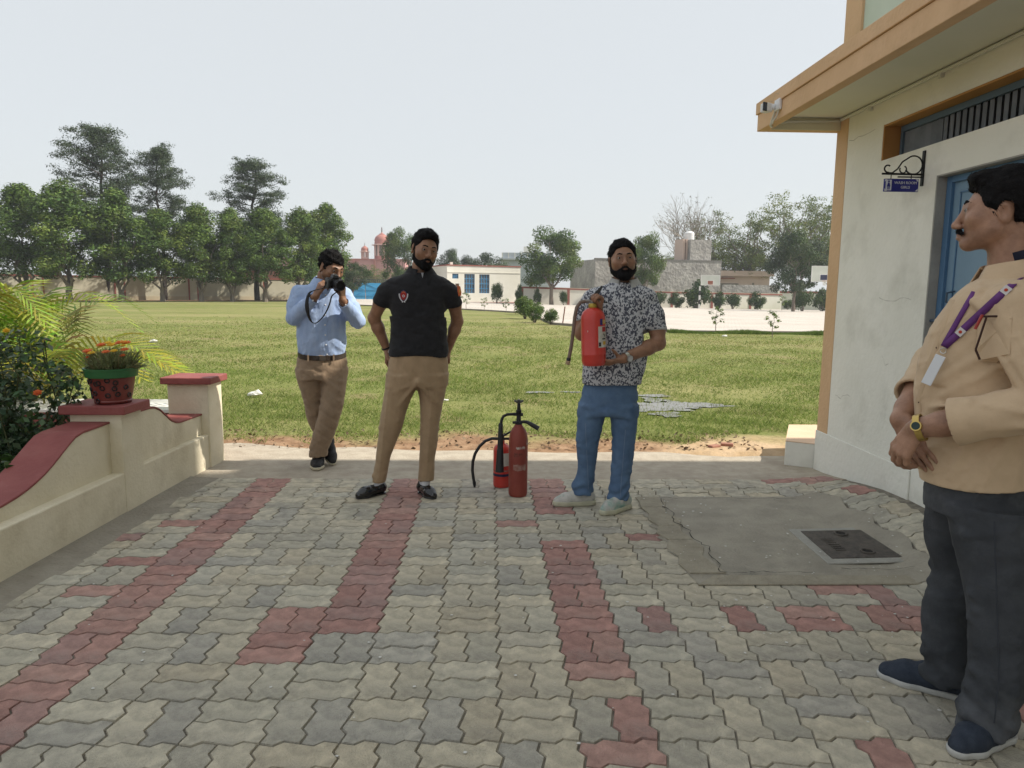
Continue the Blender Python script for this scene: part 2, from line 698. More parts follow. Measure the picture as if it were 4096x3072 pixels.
# concrete pad
padm = mat("pad_concrete", (0.29, 0.265, 0.215), (0.37, 0.34, 0.275), 5, 0.9, 0.4, 70, c3=(0.20, 0.19, 0.16), s3=2.2, amt3=.6, detail=7)
mb = MB()
px0, py0, px1, py1 = PAD
outer = []
for i in range(15):
    outer.append((px0 + (px1 - px0) * i / 14, py0 - 0.035 + 0.012 * math.sin(i * 2.1)))
for i in range(1, 15):
    outer.append((px1 + 0.03 * math.sin(i * 1.7), py0 + (py1 - py0) * i / 14))
for i in range(1, 15):
    outer.append((px1 + (px0 - px1) * i / 14, py1 + 0.01 * math.sin(i * 2.3)))
for i in range(1, 14):
    outer.append((px0 - 0.02 + 0.035 * math.sin(i * 2.9), py1 + (py0 - py1) * i / 14))
bm = bmesh.new()
bvs = [bm.verts.new((x, y, 0)) for x, y in outer]
bm.faces.new(bvs)
for k in range(1, 7):
    xx = px0 + (px1 - px0) * (0.45 + 0.55 * k / 7)
    bmesh.ops.bisect_plane(bm, geom=bm.verts[:] + bm.edges[:] + bm.faces[:], plane_co=(xx, 0, 0), plane_no=(1, 0, 0))
for k in range(1, 8):
    yy = py0 + (py1 - py0) * k / 8
    bmesh.ops.bisect_plane(bm, geom=bm.verts[:] + bm.edges[:] + bm.faces[:], plane_co=(0, yy, 0), plane_no=(0, 1, 0))
for v in bm.verts:
    v.co.z = pave_z(v.co.x, v.co.y) + 0.004
me = bpy.data.meshes.new("concrete_pad")
bm.to_mesh(me); bm.free()
pad = tag(link("concrete_pad", me, padm), kind="structure")
# cracked, lighter border band of the pad as broken cement pieces
crk = mat("cement_border", (0.29, 0.26, 0.20), (0.36, 0.325, 0.25), 9, 0.95, 0.6, 60)
crackx = [px0 + 0.13 + 0.03 * math.sin(k * 1.9) + random.uniform(-.02, .02) for k in range(12)]
for k in range(11):
    ya, yb = py1 - 0.02 - k * (py1 - py0 - 0.1) / 11, py1 - 0.02 - (k + 1) * (py1 - py0 - 0.1) / 11
    mb = MB()
    zt = 0.011 + random.uniform(-.002, .003)
    l0, l1 = px0 - 0.02 + 0.02 * math.sin(k * 2.9), px0 - 0.02 + 0.02 * math.sin((k + 1) * 2.9)
    mb.prism([(l0, ya, 0), (l1, yb, 0), (crackx[k + 1], yb, 0), (crackx[k], ya, 0)], (0, 0, zt))
    mb.build("cement_piece", crk, pad, bevel=0.003, seg=1)
mb = MB()
mb.prism([(px0 - .01, py0 - .05, 0), (px1, py0 - .045, 0), (px1, py0 + .05, 0), (px0 + .10, py0 + .06, 0)], (0, 0, 0.009))
mb.build("cement_piece", crk, pad, bevel=0.003, seg=1)

# jagged cracks in the pad
crkm = mat("crack_dark", (.035, .03, .025), rough=1)
for path in ([(1.115, 4.46), (1.09, 4.30), (1.12, 4.16), (1.075, 4.02), (1.13, 3.88), (1.11, 3.74), (1.16, 3.60), (1.125, 3.47), (1.14, 3.36), (1.11, 3.27), (1.20, 3.245), (1.32, 3.262), (1.45, 3.25), (1.62, 3.262)], [(1.10, 4.49), (1.35, 4.478), (1.62, 4.485), (1.85, 4.47), (2.05, 4.48)], [(1.72, 3.30), (1.9, 3.285), (2.15, 3.30)]):
    fine = []
    for (xa, ya), (xb, yb) in zip(path[:-1], path[1:]):
        for t in (0, .25, .5, .75):
            fine.append((xa + (xb - xa) * t + random.gauss(0, .006), ya + (yb - ya) * t + random.gauss(0, .006)))
    V, F = [], []
    for i, (x, y) in enumerate(fine):
        w_ = random.uniform(.0012, .0038)
        V += [(x - w_, y - w_ * .7, pave_z(x, y) + .0146), (x + w_, y + w_ * .7, pave_z(x, y) + .0146)]
    F = [(2 * i, 2 * i + 1, 2 * i + 3, 2 * i + 2) for i in range(len(fine) - 1)]
    mb = MB(); mb.v, mb.f = V, F; mb.build("crack", crkm, pad)

# manhole
mh = empty("manhole_cover", (1.955, 3.632, pave_z(1.955, 3.63)), "square dark cast manhole cover with two oval lift pockets set in concrete pad", "manhole cover")
mhm = mat("manhole_iron", (0.075, 0.066, 0.058), (0.125, 0.108, 0.09), 25, 0.75, 0.6, 120, spec=.3)
mhf = mat("manhole_grout", (0.31, 0.30, 0.265), (0.37, 0.36, 0.32), 14, 0.9, 0.4, 60)
mb = MB()
z0 = 0.001
mb.prism([(1.70, 3.375, z0), (2.185, 3.36, z0 + .018), (2.20, 3.88, z0 + .018), (1.71, 3.89, z0)], (0, 0, 0.008))
mb.build("surround", mhf, mh, bevel=.004, seg=1)
mb = MB()
mb.prism([(1.745, 3.433, z0 + .008), (2.148, 3.417, z0 + .022), (2.172, 3.828, z0 + .022), (1.762, 3.843, z0 + .008)], (0, 0, 0.006))
mb.build("lid", mhm, mh, bevel=.002, seg=1)
drk = mat("black_hole", (0.02, 0.018, 0.016), rough=.9)
for (hx, hy) in ((1.955, 3.77), (1.965, 3.50)):
    mb = MB()
    zz = z0 + 0.0155 + (hx - 1.745) * .034
    mb.torus((hx, hy, zz), 0.032, 0.007, (0, 0, 1), 18, 6)
    mb.build("lift_ring", mhm, mh, smooth=True)
    mb = MB()
    mb.lathe([(0.0, 0), (0.029, 0)], (hx, hy, zz + .0015), 16, close=False)
    mb.build("lift_pocket", drk, mh)
for k in range(7):
    mb = MB()
    yy = 3.70 - k * .028
    mb.box((1.84 + .004 * (k % 2), yy, z0 + 0.0185), (0.055, 0.006, 0.004))
    if k % 2:
        mb.box((1.815, yy + .012, z0 + 0.0175), (0.006, 0.024, 0.004))
    mb.build("cast_mark", mhm, mh)

# pale lime specks dropped on pad and pavers
sx_, sy_ = np.concatenate([NR.uniform(.9, 2.4, 130), NR.uniform(-2, 2.3, 150)]), np.concatenate([NR.uniform(2.6, 4.9, 130), NR.uniform(1.8, 4.9, 150)])
mb = MB()
for x, y in zip(sx_, sy_):
    r0 = random.uniform(.002, .007)
    z = pave_z(x, y) + (.0155 if PAD[0] < x < PAD[2] and PAD[1] < y < PAD[3] else .0035)
    mb.add([(x + r0 * math.cos(a) * random.uniform(.7, 1.4), y + r0 * math.sin(a) * random.uniform(.7, 1.3), z) for a in (0, 1.05, 2.1, 3.14, 4.2, 5.2)], [(0, 1, 2, 3, 4, 5)])
tag(mb.build("lime_specks", mat("lime_white", (.62, .61, .57), rough=.9)), "small pale lime specks spattered over the paving and concrete pad", "specks", kind="stuff")

# ================================================================== LEFT GARDEN WALL
cream = mat("cream_plaster", (0.68, 0.615, 0.46), (0.76, 0.695, 0.54), 4, 0.85, 0.2, 50, c3=(0.50, 0.43, 0.30), s3=2.4, amt3=.6, detail=6)
maroon = mat("maroon_paint", (0.235, 0.062, 0.058), (0.285, 0.085, 0.078), 6, 0.6, 0.15, 50, c3=(0.33, 0.15, 0.13), s3=5, amt3=.4, spec=.35)


def wx(y, off=0.0):
    return -2.12 - 0.05 * (5.25 - y) + off


gw = empty("garden_wall", (-2.2, 4.3, 0), "cream plastered garden wall with maroon S-curved coping and two capped piers", "wall")
# plinth: lower thick part
mb = MB()
A, B = (-0.4, 5.33)
mb.prism([(wx(A), A, -.05), (wx(B), B, -.05), (wx(B, -.34), B, -.05), (wx(A, -.34), A, -.05)], (0, 0, 0.30))
mb.build("plinth", cream, gw, bevel=.008)


def wall_strip(name, prof, x_out, x_in, m, z0=0.24, top=None, parent=gw, bev=0.006):
    """prof: list of (y, ztop); a wall slab between offsets x_out and x_in"""
    mb = MB()
    n = len(prof)
    vs, fs = [], []
    for (y, z) in prof:
        zz0 = z0 if top is None else z - top
        vs += [(wx(y, x_out), y, zz0), (wx(y, x_out), y, z), (wx(y, x_in), y, z), (wx(y, x_in), y, zz0)]
    for i in range(n - 1):
        a, b = i * 4, i * 4 + 4
        for k in range(4):
            fs.append((a + k, a + (k + 1) % 4, b + (k + 1) % 4, b + k))
    fs += [(0, 3, 2, 1), (4 * n - 4, 4 * n - 3, 4 * n - 2, 4 * n - 1)]
    mb.add(vs, fs)
    return mb.build(name, m, parent, bevel=bev)


def interp(pts, n=40):
    ys = np.linspace(pts[0][0], pts[-1][0], n)
    px = [p[0] for p in pts]; pz = [p[1] for p in pts]
    # smooth monotone via cosine
    out = []
    for y in ys:
        k = max(i for i in range(len(px)) if px[i] <= y + 1e-9)
        if k == len(px) - 1:
            out.append((y, pz[-1])); continue
        t = (y - px[k]) / (px[k + 1] - px[k])
        out.append((float(y), pz[k] + (pz[k + 1] - pz[k]) * t))
    return out


near_prof = interp([(-0.4, .300), (2.3, .302), (2.9, .308), (3.15, .315), (3.288, .330), (3.40, .345), (3.489, .364), (3.59, .398), (3.681, .440), (3.78, .497), (3.863, .540), (3.92, .553), (4.20, .560)], 70)
wall_strip("wall_panel", [(y, z - .012) for y, z in near_prof], -.07, -.285, cream)
wall_strip("coping", near_prof, -.0655, -.290, maroon, top=.013, bev=.003)
far_prof = interp([(4.38, .580), (4.607, .580), (4.66, .572), (4.72, .545), (4.79, .497), (4.853, .452), (4.92, .425), (4.98, .413), (5.33, .408)], 40)
wall_strip("wall_panel", [(y, z - .012) for y, z in far_prof], -.045, -.27, cream)
wall_strip("coping", far_prof, -.0405, -.275, maroon, top=.013, bev=.003)


def pier(y0, y1, ztop, capz, capover, xo, depth, name="pier"):
    mb = MB()
    mb.prism([(wx(y0, xo), y0, -.05), (wx(y1, xo), y1, -.05), (wx(y1, xo - depth), y1, -.05), (wx(y0, xo - depth), y0, -.05)], (0, 0, ztop + .05))
    p = mb.build(name, cream, gw, bevel=.006)
    mb = MB()
    c = capover
    mb.prism([(wx(y0, xo + c), y0 - c, ztop), (wx(y1, xo + c), y1 + c, ztop), (wx(y1, xo - depth - c), y1 + c, ztop), (wx(y0, xo - depth - c), y0 - c, ztop)], (0, 0, capz))
    o = mb.build("cap", maroon, p, bevel=.006, world=False)
    # p sits at the garden wall's origin: shift the cap into its frame
    o.location = -wloc(gw)
    return p


pier(4.185, 4.40, .605, .052, .04, 0.004, .30)
pier(5.31, 5.545, .632, .050, .036, 0.012, .30)
# drain spot in the plinth
mb = MB()
mb.lathe([(0.0, 0), (0.012, 0)], (0, 0, 0), 10, close=False)
o = mb.build("weep_hole", drk, gw, world=False)
o.location = Vector((wx(4.27, .0012), 4.27, .145)) - wloc(gw)
o.rotation_euler = (0, math.pi / 2, 0)

# white slab ledge behind the wall (bench top) with maroon edge
sb = empty("slab_bench", (-3.4, 5.75, 0), "white topped low slab with maroon edge behind the garden wall", "bench")
wht = mat("white_marble", (0.70, 0.70, 0.70), (0.78, 0.78, 0.78), 5, 0.45, spec=.4)
mb = MB(); mb.box2((-6.5, 5.46, .385), (-2.30, 5.98, .41)); mb.build("slab", wht, sb, bevel=.004)
mb = MB(); mb.box2((-6.5, 5.50, -.05), (-2.36, 5.94, .384)); mb.build("slab_base", maroon, sb, bevel=.004)

# ================================================================== WASHROOM BUILDING
bwhite = mat("bld_white", (0.75, 0.745, 0.67), (0.82, 0.81, 0.74), 1.6, 0.8, 0.25, 30, c3=(0.53, 0.52, 0.45), s3=2.0, amt3=.55, detail=8)
bcream = mat("bld_cream", (0.70, 0.68, 0.53), (0.75, 0.73, 0.58), 2, 0.8, 0.08, 40)
borange = mat("bld_orange", (0.61, 0.405, 0.235), (0.67, 0.455, 0.275), 2.5, 0.8, 0.25, 40, c3=(0.50, 0.33, 0.19), s3=3.0, amt3=.5, detail=8)
bbrown = mat("bld_reveal", (0.42, 0.215, 0.07), (0.48, 0.255, 0.09), 3, 0.75)
bgreen = mat("bld_green", (0.52, 0.60, 0.50), (0.58, 0.65, 0.55), 2, 0.8)
gcem = mat("jamb_cement", (0.30, 0.29, 0.265), (0.38, 0.37, 0.34), 6, 0.9, .3, 40)
wb = empty("washroom_building", (3.5, 3.5, 0), "cream and orange washroom block with wide overhanging eave at right", "building")
W = WALLX
DY0, DY1, DZ0, DZ1 = 3.05, 4.09, 0.335, 2.02      # door opening
VY0, VY1, VZ0, VZ1 = 0.9, 4.70, 2.204, 2.428     # vent opening
CY = 5.33                                        # far corner
TH = 0.22
mb = MB()
X0, X1 = W, W + TH
Y_N = -2.5
# wall plane as blocks around door and vent (butted end to end)
mb.box2((X0, DY1, -.1), (X1, CY - .165, VZ0))            # between door and corner strip
mb.box2((X0, Y_N, -.1), (X1, DY0, VZ0))                  # near part
mb.box2((X0, DY0, DZ1), (X1, DY1, VZ0))                  # above door
mb.box2((X0, DY0, -.1), (X1, DY1, DZ0))                  # below door
mb.box2((X0, VY1, VZ0), (X1, CY - .165, 2.60))           # right of vent
mb.box2((X0, Y_N, VZ0), (X1, VY0, 2.60))
mb.box2((X0, VY0, VZ1), (X1, VY1, 2.60))
mb.box2((X0 + TH, Y_N, -.1), (X0 + 6, CY, 2.60))         # body behind
mb.build("wall", bwhite, wb)
mb = MB()
mb.box2((X0 - .004, CY - .165, .30), (X1, CY, 2.60)); mb.build("corner_strip", borange, wb, bevel=.004)
mb = MB()
mb.box2((X0 - .004, CY - .165, -.1), (X1, CY, .30)); mb.build("corner_foot", bwhite, wb, bevel=.004)
mb = MB()   # plinth groove: plinth stands 12 mm proud
mb.prism([(X0 - .012, DY1, -.1), (X0 - .012, CY + .004, -.1), (X0 + .0, CY + .004, -.1), (X0 + .0, DY1, -.1)], (0, 0, .405))
mb.build("plinth", bwhite, wb, bevel=.005)
mb = MB()   # vent reveals
d = .12
mb.box2((X0 + .002, VY1 - .012, VZ0), (X0 + d, VY1 - .001, VZ1)); mb.box2((X0 + .002, VY0, VZ1 - .012), (X0 + d, VY1 - .013, VZ1 - .001))
mb.build("vent_reveal", bbrown, wb)
steel = mat("vent_steel", (0.13, 0.15, 0.17), (0.19, 0.21, 0.23), 8, .6, metal=.2)
vw = MB(); vw.box2((X0 + d + .03, VY0, VZ0), (X0 + d + .05, VY1, VZ1))
vent = vw.build("vent_back", mat("vent_dark", (0.03, 0.033, 0.037), rough=.8), wb)
for k in range(64):
    mb = MB(); y = VY1 - .07 - k * .055
    if y < VY0:
        break
    mb.box((X0 + d + .01, y, (VZ0 + VZ1) / 2), (.02, .036 if k not in range(7, 20) else .022, VZ1 - VZ0 - .02), R=Matrix.Rotation(.5, 3, 'Z'))
    mb.build("louvre", steel, wb)
mb = MB(); mb.box2((X0 + d - .02, VY0, VZ0), (X0 + d - .002, VY1 - .03, VZ0 + .025)); mb.box2((X0 + d - .02, VY0, VZ1 - .05), (X0 + d - .002, VY1 - .03, VZ1 - .013)); mb.box2((X0 + d - .02, VY1 - .055, VZ0 + .026), (X0 + d - .002, VY1 - .03, VZ1 - .052))
mb.build("vent_frame", mat("vent_frame", (0.10, 0.15, 0.20), rough=.5), wb)

# door
blue = mat("door_blue", (0.165, 0.265, 0.365), (0.185, 0.29, 0.395), 3, 0.45, .1, 30, spec=.4, c3=(0.09, .18, .30), s3=2)
blue_d = mat("door_blue_frame", (0.075, 0.16, 0.28), (0.09, .185, .31), 3, .5, spec=.4)
mb = MB(); mb.box2((X0 + .001, DY1 - .01, DZ0), (X0 + .10, DY1 - .0005, DZ1)); mb.box2((X0 + .001, DY0, DZ1 - .008), (X0 + .10, DY1 - .011, DZ1 - .0005)); mb.build("jamb", gcem, wb)
door = MB(); door.box2((X0 + .075, DY0, DZ0 + .03), (X0 + .105, DY1 - .055, DZ1 - .04)); door = door.build("door", blue, wb, bevel=.003)
mb = MB(); mb.box2((X0 + .055, DY1 - .058, DZ0), (X0 + .10, DY1 - .012, DZ1 - .009)); mb.box2((X0 + .055, DY0, DZ1 - .046), (X0 + .10, DY1 - .059, DZ1 - .009)); fr = mb.build("door_frame", blue_d, wb, bevel=.003)
dl = -wloc(wb)
mb = MB(); yy = DY1 - .125
mb.box2((X0 + .069, yy, DZ0 + .06), (X0 + .0745, yy + .008, DZ1 - .105)); mb.box2((X0 + .069, DY0, DZ1 - .11), (X0 + .0745, yy + .008, DZ1 - .102))
o = mb.build("door_groove", blue_d, door, world=False); o.location = dl
lst = mat("latch_steel", (0.10, 0.14, 0.20), rough=.4, metal=.6)
mb = MB(); mb.torus((X0 + .045, 4.03, 1.15), .022, .006, (1, 0, 0), 12, 6); o = mb.build("latch_ring", lst, door, world=False, smooth=True); o.location = dl
mb = MB(); mb.tube([(X0 + .03, 4.075, 1.20), (X0 + .045, 3.93, 1.205)], .009, 8); o = mb.build("bolt", lst, door, world=False, smooth=True); o.location = dl
mb = MB()
mb.tube([(X0 + .073, 3.97, 1.30), (X0 + .04, 3.965, 1.31), (X0 + .035, 3.955, 1.36), (X0 + .073, 3.95, 1.37)], .006, 6)
o = mb.build("handle", lst, door, world=False, smooth=True); o.location = dl

# eave
EX, EZ0, EZ1, EY = 1.935, 2.515, 2.715, 5.36
soff = mat("soffit", (0.66, 0.66, 0.55), (0.72, 0.71, 0.60), 1.5, .8, .05, 30)
mb = MB(); mb.box2((EX + .07, Y_N, 2.601), (X0 + 6, EY - .07, 2.69)); mb.build("eave_slab", soff, wb)
mb = MB(); mb.box2((EX, Y_N, EZ0), (EX + .07, EY, 2.632)); mb.box2((EX + .07, EY - .07, EZ0), (X0 + 6, EY, 2.60)); mb.build("fascia", borange, wb, bevel=.004)
mb = MB(); mb.box2((EX - .012, Y_N, 2.633), (EX + .069, EY + .012, EZ1)); mb.box2((EX + .07, EY - .06, 2.633), (X0 + 6, EY + .012, EZ1)); mb.build("fascia_band", borange, wb, bevel=.004)
mb = MB(); mb.box2((EX + .071, EY - .082, EZ0 + .002), (X0 - .002, EY - .071, 2.60)); mb.build("fascia_lining", bcream, wb)
# upper storey; unseen heights stepped, low over the corner, to leave a sunlit patch
mb = MB(); mb.box2((X0 + .02, 4.68, 2.70), (X0 + 6, CY, 4.45)); mb.box2((X0 + .02, Y_N, 2.70), (X0 + 6, 4.68, 9.2)); mb.build("upper_wall", bgreen, wb)
mb = MB(); mb.box2((X0, CY - .23, 2.70), (X0 + .5, CY + .003, 4.46)); mb.box2((X0, Y_N, 2.70), (X0 + .019, CY - .23, 3.005)); mb.build("upper_band", borange, wb, bevel=.004)
# mass of the school behind, shading the forecourt
mb = MB(); mb.box2((X0, -16, -.1), (X0 + 9, Y_N - .005, 9.2)); mb.build("rear_wing", bwhite, wb)

# conduit along the soffit
cond = mat("conduit", (0.62, 0.62, 0.56), rough=.5)
cw = empty("conduit_pipe", (W - .02, 3, 2.58), "thin pale conduit pipe running along the soffit above the washroom door", "conduit")
mb = MB()
mb.tube([(W - .014, Y_N, 2.586), (W - .014, EY - .10, 2.586)], .011, 8)
mb.tube([(W - .02, EY - .10, 2.578), (EX + .2, EY - .10, 2.57), (EX + .09, EY - .13, 2.55), (EX + .03, EY - .2, 2.508), (EX - .008, EY - .28, 2.50), (EX - .016, EY - .33, 2.53), (EX - .012, EY - .36, 2.57)], .008, 6)
mb.build("pipe", cond, cw, smooth=True)
for k in range(7):
    mb = MB(); mb.box((W - .008, EY - .5 - k * .75, 2.572), (.03, .022, .036)); mb.build("clip", cond, cw)

# plinth stub beyond the corner (low step with peach top)
st = empty("low_step_block", (2.45, 5.6, 0), "low plastered step block with peach coloured sloping top at building corner", "step")
mb = MB()
a = [(W - .19, CY + .12, -.06), (W - .008, CY + .012, -.06), (W + .6, CY + .012, -.06), (W + .6, CY + .8, -.06), (W + .12, CY + .8, -.06)]
mb.prism(a, (0, 0, .06 + .185))
mb.build("block", bwhite, st, bevel=.006)
mb = MB()
mb.prism([(x, y, .1852) for x, y, _ in a], (0, 0, .006)); mb.build("block_top", mat("peach_top", (0.66, .47, .32), (.7, .52, .37), 5, .8), st)

# CCTV camera on the fascia
cc = empty("security_camera", (1.92, 4.97, 2.6), "small white security camera with dark lens on the eave fascia", "camera")
pw = mat("white_plastic", (0.72, 0.73, 0.73), rough=.4)
mb = MB(); mb.box((1.923, 4.955, 2.605), (.022, .085, .075)); mb.build("mount_box", pw, cc, bevel=.006)
mb = MB(); mb.ball((1.897, 4.985, 2.598), .022); mb.tube([(1.897, 4.985, 2.598), (1.872, 5.01, 2.59)], .012, 8); mb.build("joint", pw, cc, smooth=True)
mb = MB(); mb.box((1.855, 4.985, 2.592), (.055, .06, .06), R=Matrix.Rotation(.5, 3, 'Z')); mb.build("housing", pw, cc, bevel=.008)
mb = MB(); mb.box((1.841, 4.952, 2.592), (.058, .012, .058), R=Matrix.Rotation(.5, 3, 'Z')); mb.build("lens_face", mat("lens_dark", (.02, .025, .035), rough=.15, spec=.6), cc, bevel=.005)
mb = MB(); mb.tube([(1.92, 4.93, 2.565), (1.915, 4.95, 2.53), (1.91, 4.99, 2.51), (1.92, 5.03, 2.50)], .005, 6); mb.build("cable", cond, cc, smooth=True)

# hanging sign
sg = empty("hanging_sign", (2.40, 4.22, 1.98), "blue and white wash room girls sign hanging from black scroll bracket", "sign")
iron = mat("black_iron", (0.018, 0.018, 0.02), rough=.5, metal=.4)
mb = MB()
y = 4.22
mb.box((W - .003, y, 2.08), (.012, .022, .20))
mb.tube([(W - .004, y, 2.045), (W - .245, y, 2.047)], .006, 6)
mb.tube([(W - .004, y, 2.03), (W - .15, y, 2.03)], .004, 6)


def scroll(cx, cz, r0, a0, a1, n=18, grow=0.0):
    return [(cx + (r0 + grow * i / n) * math.cos(a0 + (a1 - a0) * i / n), y, cz + (r0 + grow * i / n) * math.sin(a0 + (a1 - a0) * i / n)) for i in range(n + 1)]


big = scroll(W - .062, 2.098, .052, -2.6, 2.3, 20)
big += [(W - .13, y, 2.115), (W - .155, y, 2.075), (W - .185, y, 2.052), (W - .21, y, 2.052)]
big += scroll(W - .212, 2.078, .024, -1.3, -5.4, 14, -.008)
mb.tube(big, .0045, 6)
mb.tube(scroll(W - .122, 2.072, .020, -3.6, 1.2, 12), .004, 6)
mb.tube([(W - .07, y, 2.044), (W - .07, y, 2.020)], .003, 5)
mb.tube([(W - .19, y, 2.047), (W - .19, y, 2.020)], .003, 5)
mb.build("bracket", iron, sg, smooth=True)
sblue = mat("sign_blue", (0.028, 0.03, 0.20), rough=.4)
swhite = mat("sign_white", (0.62, 0.63, 0.68), rough=.4)
mb = MB(); mb.box((W - .128, y, 1.982), (.205, .012, .074)); pl = mb.build("plate", sblue, sg, bevel=.003)
mb = MB(); mb.box((W - .205, y - .0068, 1.982), (.034, .0016, .060)); mb.build("pictogram_field", swhite, sg)
ox, oy, oz = W - .205, y - .0082, 1.982
mb = MB(); mb.ball((ox, oy, oz + .021), .0058, 10, 6, (1, .15, 1)); mb.prism([(ox - .004, oy, oz + .014), (ox + .004, oy, oz + .014), (ox + .011, oy, oz - .008), (ox - .011, oy, oz - .008)], (0, .0008, 0)); mb.box((ox - .004, oy, oz - .016), (.005, .001, .018)); mb.box((ox + .004, oy, oz - .016), (.005, .001, .018)); mb.build("pictogram", sblue, sg)
Rt = Matrix.Rotation(math.pi / 2, 3, 'X')
text_mesh("WASH ROOM", .0215, swhite, sg, Rt, (W - .105, y - .0072, 1.995))
text_mesh("GIRLS", .0215, swhite, sg, Rt, (W - .105, y - .0072, 1.970))
for sx, sz in ((-.228, .034), (-.228, -.034), (-.03, .034), (-.03, -.034)):
    mb = MB(); mb.prism([(W + sx, y - .0066, 1.982 + sz), (W + sx + (.016 if sx < -.1 else -.016), y - .0066, 1.982 + sz), (W + sx, y - .0066, 1.982 + sz * .55)], (0, -.0006, 0))
    mb.build("corner_ornament", swhite, sg)

# hairline cracks in the plaster
hc = mat("hairline", (.30, .285, .24), rough=1)
for plane, path in (('w', [(5.08, .62), (5.0, .60), (4.95, .64), (4.82, .63)]), ('w', [(4.6, 1.32), (4.45, 1.30), (4.3, 1.33), (4.2, 1.31)]), ('w', [(5.15, 2.42), (4.95, 2.41), (4.72, 2.43)]), ('w', [(4.5, .95), (4.46, .90), (4.40, .91)]), ('f', [(5.2, 2.70), (5.15, 2.66), (5.05, 2.66), (5.0, 2.69), (4.9, 2.68)])):
    V, F, pts2 = [], [], []
    for (ya, za), (yb, zb2) in zip(path[:-1], path[1:]):
        for t in (0, .33, .66):
            pts2.append((ya + (yb - ya) * t + random.gauss(0, .005), za + (zb2 - za) * t + random.gauss(0, .005)))
    xx = W - .0006 if plane == 'w' else EX - .0126
    for y_, z_ in pts2:
        w_ = random.uniform(.0006, .0016)
        V += [(xx, y_, z_ - w_), (xx, y_, z_ + w_)]
    F = [(2 * i, 2 * i + 1, 2 * i + 3, 2 * i + 2) for i in range(len(pts2) - 1)]
    mb = MB(); mb.v, mb.f = V, F; mb.build("crack", hc, wb)

# ================================================================== BACKGROUND BUILDINGS
class Frame:
    """facade frame: s runs along the facade (to the right), d out of it towards the viewer"""

    def __init__(self, a, b, z=0.0):
        self.a = Vector((a[0], a[1], z))
        t = Vector((b[0] - a[0], b[1] - a[1], 0))
        self.len = t.length
        self.t = t.normalized()
        self.n = Vector((self.t.y, -self.t.x, 0))
        self.R = Matrix((self.t, self.n, Vector((0, 0, 1)))).transposed()

    def p(self, s, d, z):
        return self.a + self.t * s + self.n * d + Vector((0, 0, z))

    def box(self, mb, s0, s1, d0, d1, z0, z1):
        c = self.p((s0 + s1) / 2, (d0 + d1) / 2, (z0 + z1) / 2)
        return mb.box(c, (abs(s1 - s0), abs(d1 - d0), abs(z1 - z0)), R=self.R)


farcream = mat("far_cream", (0.45, 0.42, 0.32), (0.53, 0.50, 0.39), .5, .9, c3=(.42, .38, .27), s3=.6, amt3=.5)
farwhite = mat("far_white", (0.68, 0.66, 0.58), (0.76, 0.74, 0.67), .4, .9, c3=(.55, .53, .46), s3=.5, amt3=.4)
farred = mat("far_maroon", (0.25, 0.085, 0.068), (0.30, 0.11, 0.088), .8, .85)

# left boundary wall
F1 = Frame((-62, 47.1), (-15.2, 76.6))
lw = empty("boundary_wall", (-38, 62, 0), "long cream boundary wall with maroon coping behind the row of trees", "wall")
mb = MB(); F1.box(mb, 0, F1.len, -.2, 0, -.3, 1.98); mb.build("wall", farcream, lw)
mb = MB(); F1.box(mb, 0, F1.len, -.26, .07, 1.985, 2.10); mb.build("coping", farred, lw)
mb = MB(); F1.box(mb, 0, F1.len, 0.002, .03, -.3, .32); mb.build("skirt", mat("wall_skirt", (.42, .36, .25), (.50, .44, .31), .6, .9), lw)
for s in np.arange(3.2, F1.len, 6.1):
    mb = MB(); F1.box(mb, s, s + .62, .003, .05, -.3, 1.98); q = mb.build("pilaster", farcream, lw)
    for e in (-.13, .62):
        mb = MB(); F1.box(mb, s + e, s + e + .13, .0, .07, -.3, 1.98); mb.build("pilaster_edge", farred, lw)

# brick hut behind the left wall
bk = mat("far_brick", (0.30, 0.14, 0.10), (0.38, 0.20, 0.145), 3, .95, c3=(.42, .36, .30), s3=1.5)
bh = empty("brick_building", (-27, 86, 0), "unplastered red brick building behind the boundary wall and trees", "building")
mb = MB(); mb.box2((-31, 84.5, -.2), (-21, 92, 3.4)); mb.build("wall", bk, bh)
mb = MB(); mb.box2((-31.3, 84.2, 3.4), (-20.7, 92.3, 3.65)); mb.build("parapet", mat("slab_grey", (.34, .31, .28), rough=.9), bh)
for k in range(9):
    mb = MB(); mb.box2((-31.005, 84.49, .2 + k * .36), (-20.995, 84.499, .215 + k * .36)); mb.build("course_joint", mat("mortar", (.45, .40, .36), rough=.9), bh)

# pink palace with domes
pk = mat("palace_pink", (0.46, 0.25, 0.235), (0.52, 0.30, 0.28), .25, .9, c3=(.50, .29, .26), s3=.3)
pk2 = mat("palace_dome", (0.36, 0.155, 0.13), (0.42, 0.19, 0.16), .4, .8)
pk3 = mat("palace_trim", (0.56, 0.38, 0.33), (0.60, .43, .38), .6, .9)
shutter = mat("palace_shutter", (.20, .185, .15), rough=.8)
pl_ = empty("palace", (-30, 184, -1), "pink walled palace with red domed pavilion towers far behind the gate", "building")
mb = MB(); mb.box2((-60, 180, -1), (-21.5, 190, 8.0)); mb.build("wall", pk, pl_)
mb = MB(); mb.box2((-60, 179.7, 8.0), (-21.2, 190, 8.3)); mb.build("parapet", pk2, pl_)
for k in range(6):
    mb = MB(); mb.box2((-50 + k * 5.2, 179.55, -1), (-49.6 + k * 5.2, 179.99, 7.98)); mb.build("pilaster", pk2, pl_)
mb = MB(); mb.box2((-21.4, 180.6, -1), (-12, 190, 5.6)); wng = mb.build("wing", pk3, pl_)
